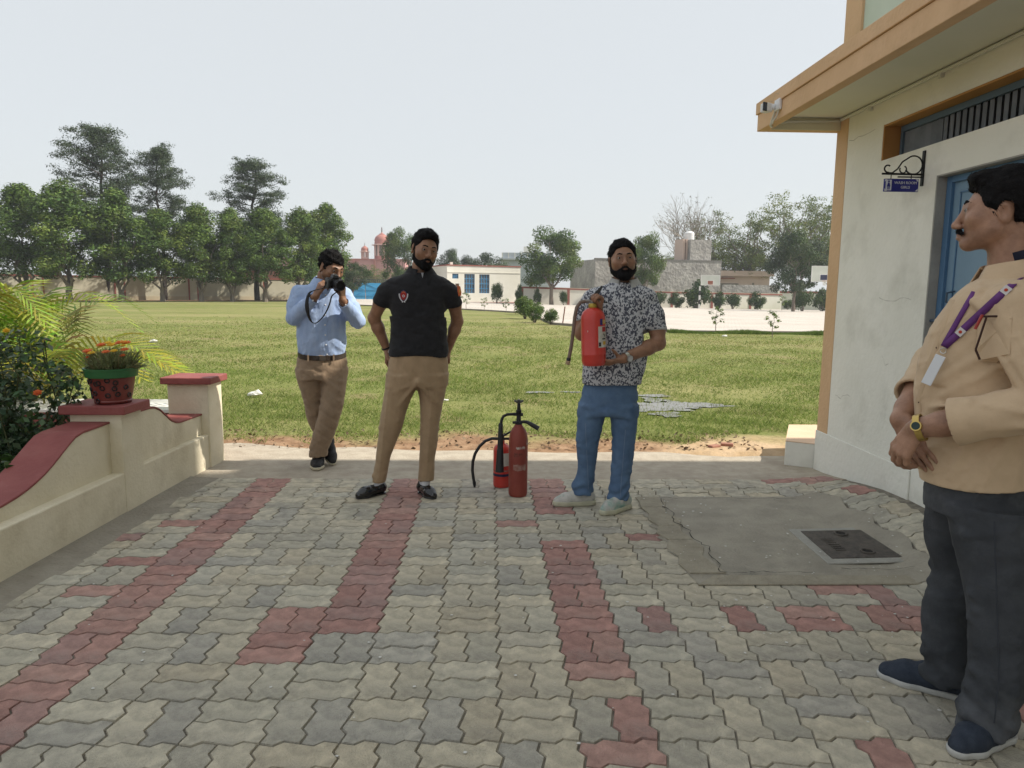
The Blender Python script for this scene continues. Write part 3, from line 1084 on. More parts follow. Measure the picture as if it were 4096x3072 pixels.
for k in range(4):
    mb = MB(); mb.box2((-20.4 + k * 1.7, 180.5, 3.0), (-19.5 + k * 1.7, 180.59, 4.8)); o = mb.build("window", shutter, pl_)


def chhatri(cx, cy, z0, r, zdrum, ztop, ztip, nside, closed, parent=pl_):
    oct_ = lambda rr: [(cx + rr * math.cos(2 * math.pi * (k + .5) / nside), cy + rr * math.sin(2 * math.pi * (k + .5) / nside)) for k in range(nside)]
    mb = MB(); mb.prism([(x, y, z0) for x, y in oct_(r * 1.12)], (0, 0, (zdrum - z0) * .28)); mb.build("drum_base", pk2 if closed else pk3, parent)
    zb = z0 + (zdrum - z0) * .28
    for k, (x, y) in enumerate(oct_(r * .98)):
        mb = MB(); mb.box((x, y, (zb + zdrum) / 2), (r * .26, r * .26, zdrum - zb - .01)); mb.build("column", pk3, parent)
    if closed:
        mb = MB(); mb.prism([(x, y, zb + .01) for x, y in oct_(r * .9)], (0, 0, zdrum - zb - .02)); mb.build("shutter_core", shutter, parent)
    mb = MB(); mb.prism([(x, y, zdrum) for x, y in oct_(r * 1.5)], (0, 0, .12)); mb.prism([(x, y, zdrum + .12) for x, y in oct_(r * 1.1)], (0, 0, .22)); mb.build("eave_ring", pk3, parent)
    h = ztop - zdrum - .34
    prof = [(r * 1.04, 0), (r * 1.06, h * .12), (r * 1.02, h * .2), (r * 1.06, h * .32), (r * 1.02, h * .5), (r * .88, h * .7), (r * .62, h * .86), (r * .34, h * .96), (r * .42, h * .98), (r * .16, h * 1.06), (r * .05, h * 1.18)]
    mb = MB(); mb.lathe(prof, (cx, cy, zdrum + .34), 28); dm = mb.build("dome", pk2, parent, smooth=True)
    zt = zdrum + .34 + h * 1.15
    hh = ztip - zt
    mb = MB(); mb.lathe([(.05 * r, 0), (.10 * r, hh * .15), (.04 * r, hh * .3), (.14 * r, hh * .42), (.04 * r, hh * .55), (.08 * r, hh * .65), (.01, hh)], (cx, cy, zt), 10)
    o = mb.build("finial", mat("finial", (.10, .06, .05), rough=.5), dm, world=False, smooth=True); o.location = -wloc(parent)


chhatri(-27.6, 183, 8.1, 1.78, 11.75, 14.6, 16.4, 8, True)
chhatri(-31.75, 182, 8.25, .86, 10.0, 11.45, 12.35, 8, False)
chhatri(-38.2, 181, 6.0, .45, 7.0, 7.8, 8.2, 8, False)

# blue gate
gt = empty("sheet_metal_gate", (-13.5, 80, 0), "bright blue sheet metal gate with picket top at end of the lawn", "gate")
gb = mat("gate_blue", (0.035, 0.25, 0.47), (0.045, 0.285, 0.52), .8, .55, spec=.4)
gd = mat("gate_dark", (.03, .05, .07), rough=.6)
F2 = Frame((-15.6, 79.6), (-8.9, 81.0))
gz = -.05
for k in range(4):
    s0 = k * 1.7
    mb = MB(); F2.box(mb, s0 + .02, s0 + 1.66, -.04, 0, gz + .08, 1.80); lf = mb.build("leaf", gb, gt)
    mb = MB()
    F2.box(mb, s0 + .02, s0 + 1.66, .003, .05, .40, .46); F2.box(mb, s0 + .02, s0 + 1.66, .003, .05, 1.02, 1.08)
    mb.tube([F2.p(s0 + .05, .02, .1), F2.p(s0 + 1.62, .02, 1.0)], .03, 5); mb.tube([F2.p(s0 + .05, .02, 1.75), F2.p(s0 + 1.62, .02, 1.08)], .03, 5)
    mb.build("brace", gb, gt)
    for j in range(8):
        mb = MB(); F2.box(mb, s0 + .07 + j * .205, s0 + .12 + j * .205, -.03, -.01, 1.80, 2.14); mb.build("picket", gd, gt)
    mb = MB(); F2.box(mb, s0 + .02, s0 + 1.66, -.05, .01, 2.14, 2.19); mb.build("top_rail", gd, gt)

# white block with blue grilled windows
wbz = -.35
F3 = Frame((-4.95, 80.2), (3.35, 83.6), wbz)
wh = empty("white_school_block", (-1, 84, wbz), "single storey white block with two tall blue grilled windows across the court", "building")
H3 = 4.15
OPEN = [(.62, 1.35, 2.75, 3.28, 'w'), (.98, 1.45, .05, 2.20, 'd'), (2.05, 3.30, 1.15, 3.28, 'g'), (3.85, 5.10, 1.15, 3.26, 'g')]
ss = sorted(set([0, F3.len] + [o[0] for o in OPEN] + [o[1] for o in OPEN]))
mb = MB()
for a, b in zip(ss[:-1], ss[1:]):
    c = (a + b) / 2
    holes = sorted([(o[2], o[3]) for o in OPEN if o[0] < c < o[1]])
    z = -.5
    for h0, h1 in holes:
        F3.box(mb, a, b, -.25, 0, z, h0); z = h1
    F3.box(mb, a, b, -.25, 0, z, H3)
mb.build("front_wall", farwhite, wh)
mb = MB(); F3.box(mb, .0, F3.len, -7.5, -2.0, -.5, H3 - .02); mb.build("body", farwhite, wh)
mb = MB(); F3.box(mb, -.0, .25, -7.4, -.255, -.5, H3); mb.build("end_wall", farwhite, wh)
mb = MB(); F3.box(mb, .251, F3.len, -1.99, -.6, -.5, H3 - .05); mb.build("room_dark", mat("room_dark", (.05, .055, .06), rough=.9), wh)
mb = MB(); F3.box(mb, -.06, F3.len + .06, -7.6, .06, H3, H3 + .13); mb.build("coping", farred, wh)
mb = MB(); F3.box(mb, 0, F3.len, .002, .05, 3.42, 3.52); mb.build("band", farwhite, wh)
mb = MB(); F3.box(mb, 0, F3.len, .002, .09, -.5, .12); mb.build("plinth", farred, wh)
gbl = mat("grille_blue", (0.06, 0.27, 0.50), rough=.5)
gls = mat("dark_glass", (.05, .065, .08), rough=.12, spec=.6)
for s0, s1, z0, z1, kd in OPEN:
    mb = MB(); F3.box(mb, s0, s1, -.22, -.18, z0, z1)
    if kd == 'd':
        mb.build("door", mat("brown_door", (.16, .09, .05), rough=.7), wh); continue
    wn_ = mb.build("window_pane", gls, wh)
    nv, nh = (4, 4) if kd == 'g' else (3, 3)
    mb = MB()
    for k in range(nv + 1):
        s = s0 + (s1 - s0) * k / nv; F3.box(mb, s - .025, s + .025, -.14, -.10, z0, z1)
    for k in range(nh + 1):
        z = z0 + (z1 - z0) * k / nh; F3.box(mb, s0, s1, -.12, -.08, z - .025, z + .025)
    mb.build("window_grille", gbl, wh)
    if kd == 'g':
        mb = MB()
        for k in range(nv * 3):
            s = s0 + (s1 - s0) * (k + .5) / (nv * 3); F3.box(mb, s - .008, s + .008, -.17, -.15, z0, z1)
        for k in range(nv):
            sx = s0 + (s1 - s0) * (k + .5) / nv
            for zz in (.3, 1.05, 1.55):
                mb.torus(F3.p(sx, -.16, z0 + zz), .11, .014, F3.n, 12, 4)
        mb.build("scrollwork", mat("scroll_grey", (.30, .34, .38), rough=.6), wh)
mb = MB(); F3.box(mb, .8, 1.1, -1.5, -1.2, H3 + .13, H3 + .45); mb.build("roof_light", farwhite, wh)

# bluish house far behind
fh = empty("flat_roofed_house", (4, 118, -1), "pale blue grey flat roofed house far behind the white block", "building")
bl = mat("house_bluegrey", (.42, .47, .52), (.48, .52, .56), .3, .9)
mb = MB(); mb.box2((1.9, 115, -1.2), (9.5, 124, 5.9)); mb.build("wall", bl, fh)
mb = MB(); mb.box2((1.3, 114.3, 5.9), (10, 124.5, 6.15)); mb.build("roof_slab", bl, fh)
mb = MB(); mb.box2((1.6, 114.6, 6.15), (9.8, 114.8, 7.0)); mb.build("parapet", bl, fh)
for k in range(8):
    mb = MB(); mb.box2((1.6 + k, 114.5, 6.16), (1.72 + k, 114.59, 7.0)); mb.build("parapet_post", farwhite, fh)
mb = MB(); mb.box2((5.2, 117, 6.15), (6.4, 118.2, 8.1)); mb.build("roof_tank", farwhite, fh)
mb = MB(); mb.box2((3.6, 114.95, 3.6), (4.3, 114.995, 4.5)); mb.build("window", shutter, fh)

# court wall
C0, C1, C2 = (3.1, 80.0), (20.5, 82.0), (35.3, 86.2)
cwl = empty("court_wall", (20, 82, -.6), "low white boundary wall with maroon coping and posts around the court", "wall")
for (a, b, za, zb) in ((C0, C1, 1.42, 1.02), (C1, C2, 1.02, .86)):
    Fr = Frame(a, b)
    for w0, w1, d0, d1, lo, hi, nm, mm in ((0, Fr.len, -.2, 0, -1.3, 0, "wall", farwhite), (0, Fr.len, -.26, .06, 0, .16, "coping", farred), (0, Fr.len, -.24, .03, .16, .22, "coping_top", farcream)):
        mb = MB()
        P = []
        for d in (d1, d0):
            P += [Fr.p(w0, d, 0), Fr.p(w1, d, 0)]
        A_, B_, C_, D_ = P
        zt = lambda q, h: Vector((q.x, q.y, h))
        lo0, lo1 = (za + lo, zb + lo) if lo > -1 else (-1.6, -1.6)
        vs8 = [zt(A_, lo0), zt(B_, lo1), zt(D_, lo1), zt(C_, lo0), zt(A_, za + hi), zt(B_, zb + hi), zt(D_, zb + hi), zt(C_, za + hi)]
        mb.add(vs8, [(0, 3, 2, 1), (4, 5, 6, 7), (0, 1, 5, 4), (1, 2, 6, 5), (2, 3, 7, 6), (3, 0, 4, 7)])
        mb.build(nm, mm, cwl)
    k = 0.15
    while k < Fr.len:
        h = za + (zb - za) * k / Fr.len
        mb = MB(); Fr.box(mb, k, k + .30, .002, .06, -1.6, h - .003); mb.build("post", farred, cwl)
        k += 5.3
rw = empty("corner_boundary_wall", (38, 86, -.8), "taller white wall with maroon coping right of the court corner", "wall")
Fr = Frame((35.5, 88.4), (52, 83.0))
mb = MB(); Fr.box(mb, 0, Fr.len, -.2, 0, -1.8, 1.15); mb.build("wall", farwhite, rw)
mb = MB(); Fr.box(mb, -.05, Fr.len, -.25, .06, 1.15, 1.40); mb.build("coping", farred, rw)
for k in range(4):
    mb = MB(); Fr.box(mb, 2 + k * 4, 2.3 + k * 4, .002, .06, -1.8, 1.14); mb.build("post", farred, rw)

# grey plastered building with tower
gp = mat("grey_plaster", (0.26, 0.25, 0.235), (0.40, 0.385, 0.36), .9, .95, .8, 3.0, c3=(.16, .155, .15), s3=.35, amt3=.6, detail=8, bdist=.15)
gp2 = mat("pink_plaster", (.50, .385, .32), (.56, .44, .37), .5, .9)
gy = empty("grey_plaster_building", (20, 88, -1), "rough grey cement plastered building with square tower above the court wall", "building")
F4 = Frame((12.1, 84.0), (28.1, 87.5))
mb = MB(); F4.box(mb, 0, F4.len, -9, 0, -1.5, 4.85); mb.build("wall", gp, gy)
mb = MB(); F4.box(mb, -.05, F4.len + .05, -.3, .06, 4.85, 5.0); mb.build("parapet_cap", mat("stained_cap", (.17, .165, .155), rough=.95), gy)
mb = MB(); F4.box(mb, 12.3, 15.1, -3.2, -.3, 5.0, 7.45); mb.build("tower", gp, gy)
mb = MB(); F4.box(mb, 11.6, 12.29, -3.1, -1.0, 5.0, 7.55); mb.build("tower_flank", gp2, gy)
mb = MB(); mb.tube([F4.p(11.95, -.94, 5.0), F4.p(11.95, -.94, 7.5)], .04, 6); mb.build("downpipe", mat("pipe_brown", (.12, .07, .05), rough=.8), gy)
wt = empty("water_tank", tuple(F4.p(12.9, -1.9, 7.47)), "white cylindrical water tank on top of the grey tower", "tank")
mb = MB(); mb.lathe([(.58, 0), (.6, .05), (.6, .22), (.57, .25), (.6, .28), (.6, .5), (.57, .53), (.6, .56), (.6, .85), (.45, 1.02), (.2, 1.08)], tuple(F4.p(12.9, -1.9, 7.47)), 24); mb.build("tank_body", mat("tank_white", (.72, .72, .72), rough=.5), wt, smooth=True)
mb = MB(); mb.lathe([(.2, 1.08), (.22, 1.1), (.22, 1.16), (.0, 1.18)], tuple(F4.p(12.9, -1.9, 7.47)), 16); mb.build("tank_lid", mat("tank_lid", (.5, .5, .5), rough=.5), wt, smooth=True)
hs = empty("pink_house", (33, 96, -1), "low pale pink house behind the low grey wall", "building")
mb = MB(); mb.box2((30.2, 95.3, -1.5), (37.2, 102, 3.3)); mb.build("wall", gp2, hs)
mb = MB(); mb.box2((30.0, 94.6, 3.3), (37.5, 102.3, 4.0)); mb.build("parapet", gp2, hs)
mb = MB(); mb.box2((30.4, 94.9, 2.95), (32.4, 95.29, 3.05)); mb.build("sunshade", farred, hs)
mb = MB(); mb.box2((30.5, 95.2, 1.6), (33.0, 95.295, 2.35)); mb.build("window", shutter, hs)
mb = MB(); mb.lathe([(0, 0), (.16, 0)], (0, 0, 0), 12, close=False); o = mb.build("vent_hole", shutter, hs, world=False); o.location = Vector((35.0, 95.28, 2.3)) - wloc(hs); o.rotation_euler = (math.pi / 2, 0, 0)
lg = empty("low_grey_wall", (31, 87.4, -1), "low weathered grey cement wall above the court wall", "wall")
Fl = Frame((27.9, 87.0), (35.7, 88.2))
mb = MB(); Fl.box(mb, .3, Fl.len, -.25, 0, -1.5, 2.1); mb.build("wall", gp, lg)
mb = MB(); Fl.box(mb, Fl.len - .22, Fl.len + .02, .002, .12, -1.5, 1.6); mb.build("end_pier", farwhite, lg)

# ---- court paving
def court_material():
    m = bpy.data.materials.new("court_paving")
    m.use_nodes = True
    nt = m.node_tree; L = nt.links.new
    b = nt.nodes["Principled BSDF"]; b.inputs["Roughness"].default_value = .9
    tc = nt.nodes.new("ShaderNodeTexCoord")
    br = nt.nodes.new("ShaderNodeTexBrick")
    br.inputs["Color1"].default_value = (.50, .465, .415, 1); br.inputs["Color2"].default_value = (.455, .41, .365, 1)
    br.inputs["Mortar"].default_value = (.33, .28, .24, 1); br.inputs["Scale"].default_value = 1.0
    br.inputs["Mortar Size"].default_value = .02; br.inputs["Brick Width"].default_value = .5; br.inputs["Row Height"].default_value = .25
    L(tc.outputs["Object"], br.inputs["Vector"])
    n = nt.nodes.new("ShaderNodeTexNoise"); n.inputs["Scale"].default_value = .35; n.inputs["Detail"].default_value = 5
    L(tc.outputs["Object"], n.inputs["Vector"])
    mr = nt.nodes.new("ShaderNodeMapRange"); mr.inputs[1].default_value = .4; mr.inputs[2].default_value = .65; mr.inputs[4].default_value = .6
    L(n.outputs["Fac"], mr.inputs[0])
    mx = nt.nodes.new("ShaderNodeMix"); mx.data_type = 'RGBA'; L(mr.outputs[0], mx.inputs[0]); L(br.outputs[0], mx.inputs[6]); mx.inputs[7].default_value = (.54, .505, .455, 1)
    L(mx.outputs[2], b.inputs["Base Color"])
    return m


def pw_lin(pts, y):
    for (y0, x0), (y1, x1) in zip(pts[:-1], pts[1:]):
        if y <= y1:
            return x0 + (x1 - x0) * (y - y0) / (y1 - y0)
    return pts[-1][1]


Lb = [(25.2, 6.3), (29.9, 2.62), (45.4, 2.23), (49.5, -.4), (52.6, -3.1), (62, -16), (90, -16)]
Rb = [(25.2, 60), (83, 60), (84.5, 33), (88, 20)]
vs_, fs_ = [], []
cy_ = list(np.linspace(25.2, 52.6, 40)) + list(np.linspace(54, 84, 30))
for y in cy_:
    xl, xr = pw_lin(Lb, y), pw_lin(Rb, y)
    for k in range(31):
        x = xl + (xr - xl) * (k / 30) ** 1.3
        vs_.append((x, y, lawn_z(x, y) + .05))
for j in range(len(cy_) - 1):
    for k in range(30):
        a = j * 31 + k
        fs_.append((a, a + 1, a + 32, a + 31))
mb = MB(); mb.v, mb.f = vs_, fs_
tag(mb.build("basketball_court", court_material(), smooth=True), kind="structure")
# kerb along the court edge
mb = MB()
kp = [(16, 25.1)] + [(pw_lin(Lb, y), y) for y in np.linspace(25.2, 56, 46)]
kp = [(60, 25.1)] + kp
for (x0, y0), (x1, y1) in zip(kp[:-1], kp[1:]):
    Fk = Frame((x0, y0), (x1, y1), (lawn_z(x0, y0) + lawn_z(x1, y1)) / 2)
    Fk.box(mb, 0, Fk.len, -.06, .06, -.1, .075)
tag(mb.build("kerb", mat("kerb", (.22, .19, .16), (.28, .25, .21), 3, .95)), kind="structure")

# ---- basketball hoops
def hoop(x, y, zb0, zb1, w, label, face):
    z = lawn_z(x, y) + .05
    r = empty("basketball_hoop", (x, y, z), label, "basketball hoop", "basketball hoops on the court")
    zc, hh = (zb0 + zb1) / 2, zb1 - zb0
    blk, wt_ = mat("post_black", (.03, .03, .03), rough=.6), mat("post_white", (.7, .7, .68), rough=.6)
    xp = x - w * .42 * face
    n = 5
    for k in range(n):
        mb = MB(); h0, h1 = z + (zb0 - .1 - z) * k / n, z + (zb0 - .1 - z) * (k + 1) / n
        mb.box((xp, y, (h0 + h1) / 2), (.17, .17, h1 - h0)); mb.build("post_band", wt_ if k % 2 == 0 else blk, r)
    mb = MB(); mb.tube([(xp, y, zb0 - .1), (x, y - .7, zc - .1)], .06, 6); mb.tube([(xp, y, zb0 - .4), (x, y - .7, zb0 + .1)], .04, 6); mb.build("arm", blk, r)
    mb = MB(); mb.box((x, y - .8, zc), (w, .04, hh)); bd = mb.build("backboard", mat("board_clear", (.55, .58, .52), (.62, .64, .58), 1.5, .3, spec=.5), r)
    mb = MB()
    for a in (-1, 1):
        mb.box((x + a * (w / 2 - .02), y - .83, zc), (.06, .03, hh)); mb.box((x, y - .83, zc + a * (hh / 2 - .02)), (w - .1, .03, .05))
    mb.build("board_frame", wt_, r)
    mb = MB(); mb.box((x, y - .83, zc - hh * .22), (w * .34, .02, hh * .42)); mb.build("target_border", wt_, r)
    mb = MB(); mb.box((x, y - .845, zc - hh * .22), (w * .27, .02, hh * .32)); mb.build("target_square", mat("target_red", (.28, .10, .06), rough=.6) if face > 0 else mat("target_navy", (.03, .035, .08), rough=.5), r)
    mb = MB(); mb.box((x - w * .12, y - .77, zc), (.03, .03, hh)); mb.box((x + w * .12, y - .77, zc), (.03, .03, hh)); mb.build("board_stay", blk, r)
    mb = MB(); mb.torus((x, y - 1.08, zb0 + .08), .23, .015, (0, 0, 1), 20, 6); mb.build("rim", mat("rim_orange", (.35, .08, .02), rough=.5), r)
    if face < 0:
        mb = MB()
        for k in range(12):
            a, b = 2 * math.pi * k / 12, 2 * math.pi * (k + 1) / 12
            for da, db in ((a, b), (b, a)):
                mb.tube([(x + .23 * math.cos(da), y - 1.08 + .23 * math.sin(da), zb0 + .08), (x + .15 * math.cos(db), y - 1.08 + .15 * math.sin(db), zb0 - .12), (x + .11 * math.cos(da), y - 1.08 + .11 * math.sin(da), zb0 - .35)], .009, 4)
        mb.build("net", mat("net_white", (.7, .7, .66), rough=.9), r)


hoop(23.6, 77.8, 1.92, 3.02, 2.05, "basketball hoop with red target square on a banded post before the wall", 1)
hoop(31.75, 68.8, 2.30, 3.80, 2.4, "basketball hoop with dark target square and net partly behind the orange pillar", -1)

# ================================================================== VEGETATION
LEAF = mat("foliage", (0.72, 0.75, 0.7), (1.2, 1.2, 1.15), .9, 0.6, attr="tint", trans=0.28, spec=.25)
BARK = mat("bark", (0.13, 0.105, 0.085), (0.22, 0.19, 0.16), 3, .95, .5, 12, stretch=(1, 1, .25))
BARKD = mat("bark_dark", (0.05, 0.042, 0.038), (0.085, 0.07, 0.06), 3, .95, .5, 12, stretch=(1, 1, .25))


def unit(v):
    return v / np.maximum(1e-9, np.linalg.norm(v, axis=1, keepdims=True))


def leaf_quads(P, N, size, tint, ratio=.5):
    n = len(P)
    N = unit(N)
    A = unit(np.cross(N, NR.normal(size=(n, 3))))
    B = np.cross(N, A)
    s = size[:, None]
    V = np.stack([P - A * s * .5, P + B * s * .5 * ratio + N * s * .06, P + A * s * .5, P - B * s * .5 * ratio + N * s * .06], 1).reshape(-1, 3)
    F = np.arange(4 * n).reshape(n, 4)
    return V, F, np.repeat(tint, 4, axis=0)


def crown(clusters, lsize, cols, ratio=.5, up=0.35, shell=.45, sj=.35, droop=0.0):
    """clusters: (center, radii, count)"""
    Ps, Ns, Ss, Ts = [], [], [], []
    cols = np.array(cols)
    for c, r, k in clusters:
        d = unit(NR.normal(size=(k, 3)))
        rad = shell + (1 - shell) * NR.random(k) ** .6
        Ps.append(np.array(c) + d * rad[:, None] * np.array(r))
        Ns.append(d + NR.normal(size=(k, 3)) * .55 + np.array([0, 0, up]))
        Ss.append(lsize * (1 + sj * NR.normal(size=k)).clip(.4, 1.8))
        base = cols[NR.integers(len(cols))] * NR.uniform(.85, 1.15)
        t = base[None] * NR.uniform(.75, 1.25, (k, 1)) + NR.normal(size=(k, 3)) * .006
        Ts.append(t.clip(.005, 1))
    return leaf_quads(np.concatenate(Ps), np.concatenate(Ns), np.concatenate(Ss), np.concatenate(Ts), ratio)


def fill_clusters(n, c, r, cr, k, squash=.8, hollow=.3, seed=None):
    out = []
    for i in range(n):
        while True:
            d = NR.uniform(-1, 1, 3)
            l = np.linalg.norm(d)
            if hollow < l < 1:
                break
        q = cr * NR.uniform(.65, 1.3)
        out.append((np.array(c) + d * np.array(r), (q, q, q * squash), int(k * (q / cr) ** 2)))
    return out


def bent(a, b, n=5, j=.1):
    a, b = Vector(a), Vector(b)
    L = (b - a).length
    return [a.lerp(b, i / n) + (Vector((random.gauss(0, 1), random.gauss(0, 1), 0)) * j * L * math.sin(math.pi * i / n) * .5) for i in range(n + 1)]


FIC = [(.085, .145, .032), (.11, .17, .036), (.07, .12, .032), (.135, .185, .04), (.095, .15, .034)]
DRK = [(.058, .085, .045), (.068, .095, .048), (.05, .074, .042)]
YEL = [(.15, .185, .05), (.12, .16, .045), (.18, .205, .06), (.10, .14, .042)]


def proto_ficus(seed):
    random.seed(seed)
    cl = []
    for i in range(120):
        z = 2.2 + 6.6 * random.random()
        t = (z - 2.0) / 6.8
        rmax = 1.95 * (math.sin(math.pi * min(1, .16 + .86 * t)) ** .55) * (1 + .18 * math.sin(seed + 3 * t * 6))
        a = random.uniform(0, 6.283)
        rr = rmax * math.sqrt(random.random()) * (1 + .16 * math.sin(3 * a + seed))
        q = random.uniform(.38, .72)
        cl.append((np.array((rr * math.cos(a), rr * math.sin(a), z)), (q, q, q * 1.05), int(210 * (q / .6) ** 2)))
    g = crown(cl, .165, FIC, .5, up=.45, shell=.35, sj=.4)
    mb = MB()
    mb.tube([(0, 0, -.2), (.02, 0, .4), (0, .02, .9)], [.22, .17, .15], 8)
    for k in range(5):
        a = k * 1.26 + random.random()
        rr = random.uniform(.4, .95)
        mb.tube(bent((0, 0, .6), (rr * math.cos(a), rr * math.sin(a), 3.6 + random.random()), 6, .12), [.10, .09, .08, .07, .06, .05, .04], 6)
        mb.tube(bent((rr * .6 * math.cos(a), rr * .6 * math.sin(a), 2.6), (rr * 1.6 * math.cos(a + .5), rr * 1.6 * math.sin(a + .5), 5.6), 5, .1), [.06, .055, .05, .04, .03, .02], 5)
    return g, mb, BARK


def proto_tall(seed):
    random.seed(seed)
    cl = []
    mb = MB()
    trunk = bent((0, 0, -.2), (.2, 0, 14.0), 10, .02)
    mb.tube(trunk, list(np.linspace(.27, .04, 11)), 8)
    for k in range(54):
        z = 4.0 + 10.0 * (k / 54) ** .95
        t = (z - 4.0) / 10.0
        L = (3.2 * math.sin(math.pi * (.22 + .74 * t)) ** .8 + .25) * random.uniform(.55, 1.2)
        a = k * 2.4 + random.random()
        tip = Vector((L * math.cos(a), L * math.sin(a), z + L * random.uniform(.05, .45)))
        mb.tube(bent((0, 0, z), tip, 5, .12), [.055, .045, .035, .03, .02, .012], 4)
        for t_ in (.35, .5, .65, .8, .92, 1.0):
            p = Vector((0, 0, z)).lerp(tip, t_)
            for _ in range(2):
                q = p + Vector((random.gauss(0, .30), random.gauss(0, .30), random.gauss(.12, .22)))
                r = random.uniform(.28, .58)
                cl.append((np.array(q), (r * 1.5, r * 1.5, r * .62), int(70 * r / .45)))
    cl += [(np.array((random.gauss(0, .4), random.gauss(0, .4), 13.3 + random.random() * 1.1)), (.55, .55, .45), 90) for _ in range(8)]
    return crown(cl, .15, DRK, .38, up=.5, shell=.1), mb, BARKD


def proto_round(seed, cols=[(.075, .125, .032), (.095, .145, .036), (.06, .105, .03), (.11, .15, .038)], k=400, ls=.2):
    random.seed(seed)
    cl = fill_clusters(40, (0, 0, 4.4), (2.5, 2.5, 2.3), .8, k) + fill_clusters(10, (.5, 0, 2.5), (2.4, 2.2, .7), .6, int(k * .7))
    mb = MB()
    mb.tube([(0, 0, -.2), (.05, 0, .9), (0, .05, 1.8)], [.2, .15, .13], 8)
    for q in range(6):
        a = q * 1.05 + random.random()
        rr = random.uniform(1.0, 2.0)
        mb.tube(bent((0, 0, 1.5), (rr * math.cos(a), rr * math.sin(a), 4.4 + random.random() * 1.5), 6, .12), [.09, .08, .065, .05, .04, .03, .02], 6)
    return crown(cl, ls * .8, cols, .5, shell=.35), mb, BARK


def proto_loose(seed):
    random.seed(seed)
    cl = []
    mb = MB()
    mb.tube(bent((0, 0, -.3), (.3, 0, 4.5), 5, .05), [.32, .28, .25, .22, .2, .17], 8)
    for k in range(24):
        a = k * 2.4 + random.random()
        L = random.uniform(1.4, 4.2)
        zt = 6 + random.random() * 6.5
        tip = Vector((L * math.cos(a), L * math.sin(a), zt - L * .3))
        mb.tube(bent((.2, 0, 3.2 + random.random() * 1.5), tip, 6, .12), [.14, .12, .1, .08, .06, .04, .02], 6)
        for t in (.4, .55, .7, .85, 1.0, 1.08):
            p = Vector((.2, 0, 4)).lerp(tip, t)
            for _ in range(3):
                q = p + Vector((random.gauss(0, .6), random.gauss(0, .6), random.gauss(0, .5)))
                r = random.uniform(.4, .85)
                cl.append((np.array(q), (r * 1.15, r * 1.15, r * .7), int(60 * r)))
    return crown(cl, .22, YEL, .4, up=.4, shell=.15), mb, BARK


def proto_bush(seed, cols=FIC):
    random.seed(seed)
    cl = fill_clusters(26, (0, 0, .62), (.48, .48, .45), .24, 110, 1.0, .2)
    mb = MB()
    for k in range(4):
        a = k * 1.6
        mb.tube(bent((.03 * math.cos(a), .03 * math.sin(a), -.05), (.25 * math.cos(a), .25 * math.sin(a), .55), 4, .1), [.035, .03, .025, .02, .01], 5)
    return crown(cl, .085, cols, .55, shell=.3), mb, BARK


def proto_sapling(seed):
    random.seed(seed)
    mb = MB()
    mb.tube(bent((0, 0, -.05), (.05, .02, .95), 6, .06), [.016, .015, .013, .011, .009, .006, .004], 5)
    cl = []
    for k in range(8):
        z = .32 + k * .085
        a = k * 2.4
        L = .24 * math.sin(math.pi * (k + 1) / 9.5) + .06
        mb.tube([(0, 0, z), (L * math.cos(a), L * math.sin(a), z + .1)], [.007, .004], 4)
        cl.append((np.array((L * .8 * math.cos(a), L * .8 * math.sin(a), z + .1)), (.11, .11, .09), 20))
    cl.append((np.array((.04, .02, .98)), (.09, .09, .09), 14))
    return crown(cl, .085, FIC, .5, shell=.2), mb, BARK


PROTO = {}


def get_proto(kind, v):
    key = (kind, v)
    if key not in PROTO:
        fn = {'ficus': proto_ficus, 'tall': proto_tall, 'round': proto_round, 'loose': proto_loose, 'bush': proto_bush, 'sapling': proto_sapling,
              'rounddark': lambda s: proto_round(s, DRK + [(.055, .09, .03)]), 'bushdark': lambda s: proto_bush(s, [(.045, .085, .03), (.055, .095, .035), (.07, .11, .03)])}[kind]
        (V, F, T), mb, bark = fn(v * 13 + 5)
        co = np_mesh("crown", V, F, LEAF, attr=T)
        tm = mb.build("trunk", bark, None, smooth=True)
        me, mt = co.data, tm.data
        bpy.data.objects.remove(co); bpy.data.objects.remove(tm)
        PROTO[key] = (me, mt)
    return PROTO[key]


def plant(kind, v, name, label, cat, group, x, y, sc, rz=None, z=None):
    me, mt = get_proto(kind, v)
    r = empty(name, (x, y, lawn_z(x, y) if z is None else z), label, cat, group)
    r.rotation_euler.z = random.uniform(0, 6.28) if rz is None else rz
    r.scale = sc if hasattr(sc, '__len__') else (sc, sc, sc)
    link("crown", me, None, r)
    link("trunk", mt, None, r)
    return r


random.seed(3)
row = [(-44.5, 59.5, 1.08, 1.0, "leafy tree at the far left end of the row, cut by the picture edge"),
       (-37.0, 58.1, 1.0, 1.0, "leafy row tree second from the left edge of the picture"),
       (-32.9, 56.9, 1.02, 1.0, "broad leafy row tree left of the tallest dark tree's trunk"),
       (-29.6, 58.3, .93, .95, "leafy row tree right of the tallest dark tree's trunk"),
       (-27.0, 59.7, .80, .82, "narrow leafy row tree below the thin tall tree"),
       (-24.4, 61.0, .84, .88, "leafy row tree with forked pale trunk near middle of the row"),
       (-22.2, 62.2, .74, .85, "small brownish leafy row tree beside the forked one"),
       (-19.8, 63.4, .90, .88, "leafy row tree in front of the single dark conical tree"),
       (-17.5, 66.5, .80, .92, "leafy row tree second from right, before the brick building"),
       (-15.7, 69.5, .92, 1.0, "rightmost leafy row tree behind the man photographing")]
for i, (x, y, w, h, lb) in enumerate(row):
    plant('ficus', i % 3, "row_tree", lb, "tree", "row of leafy trees along the boundary wall", x, y, (w * 1.38, w * 1.38, h))
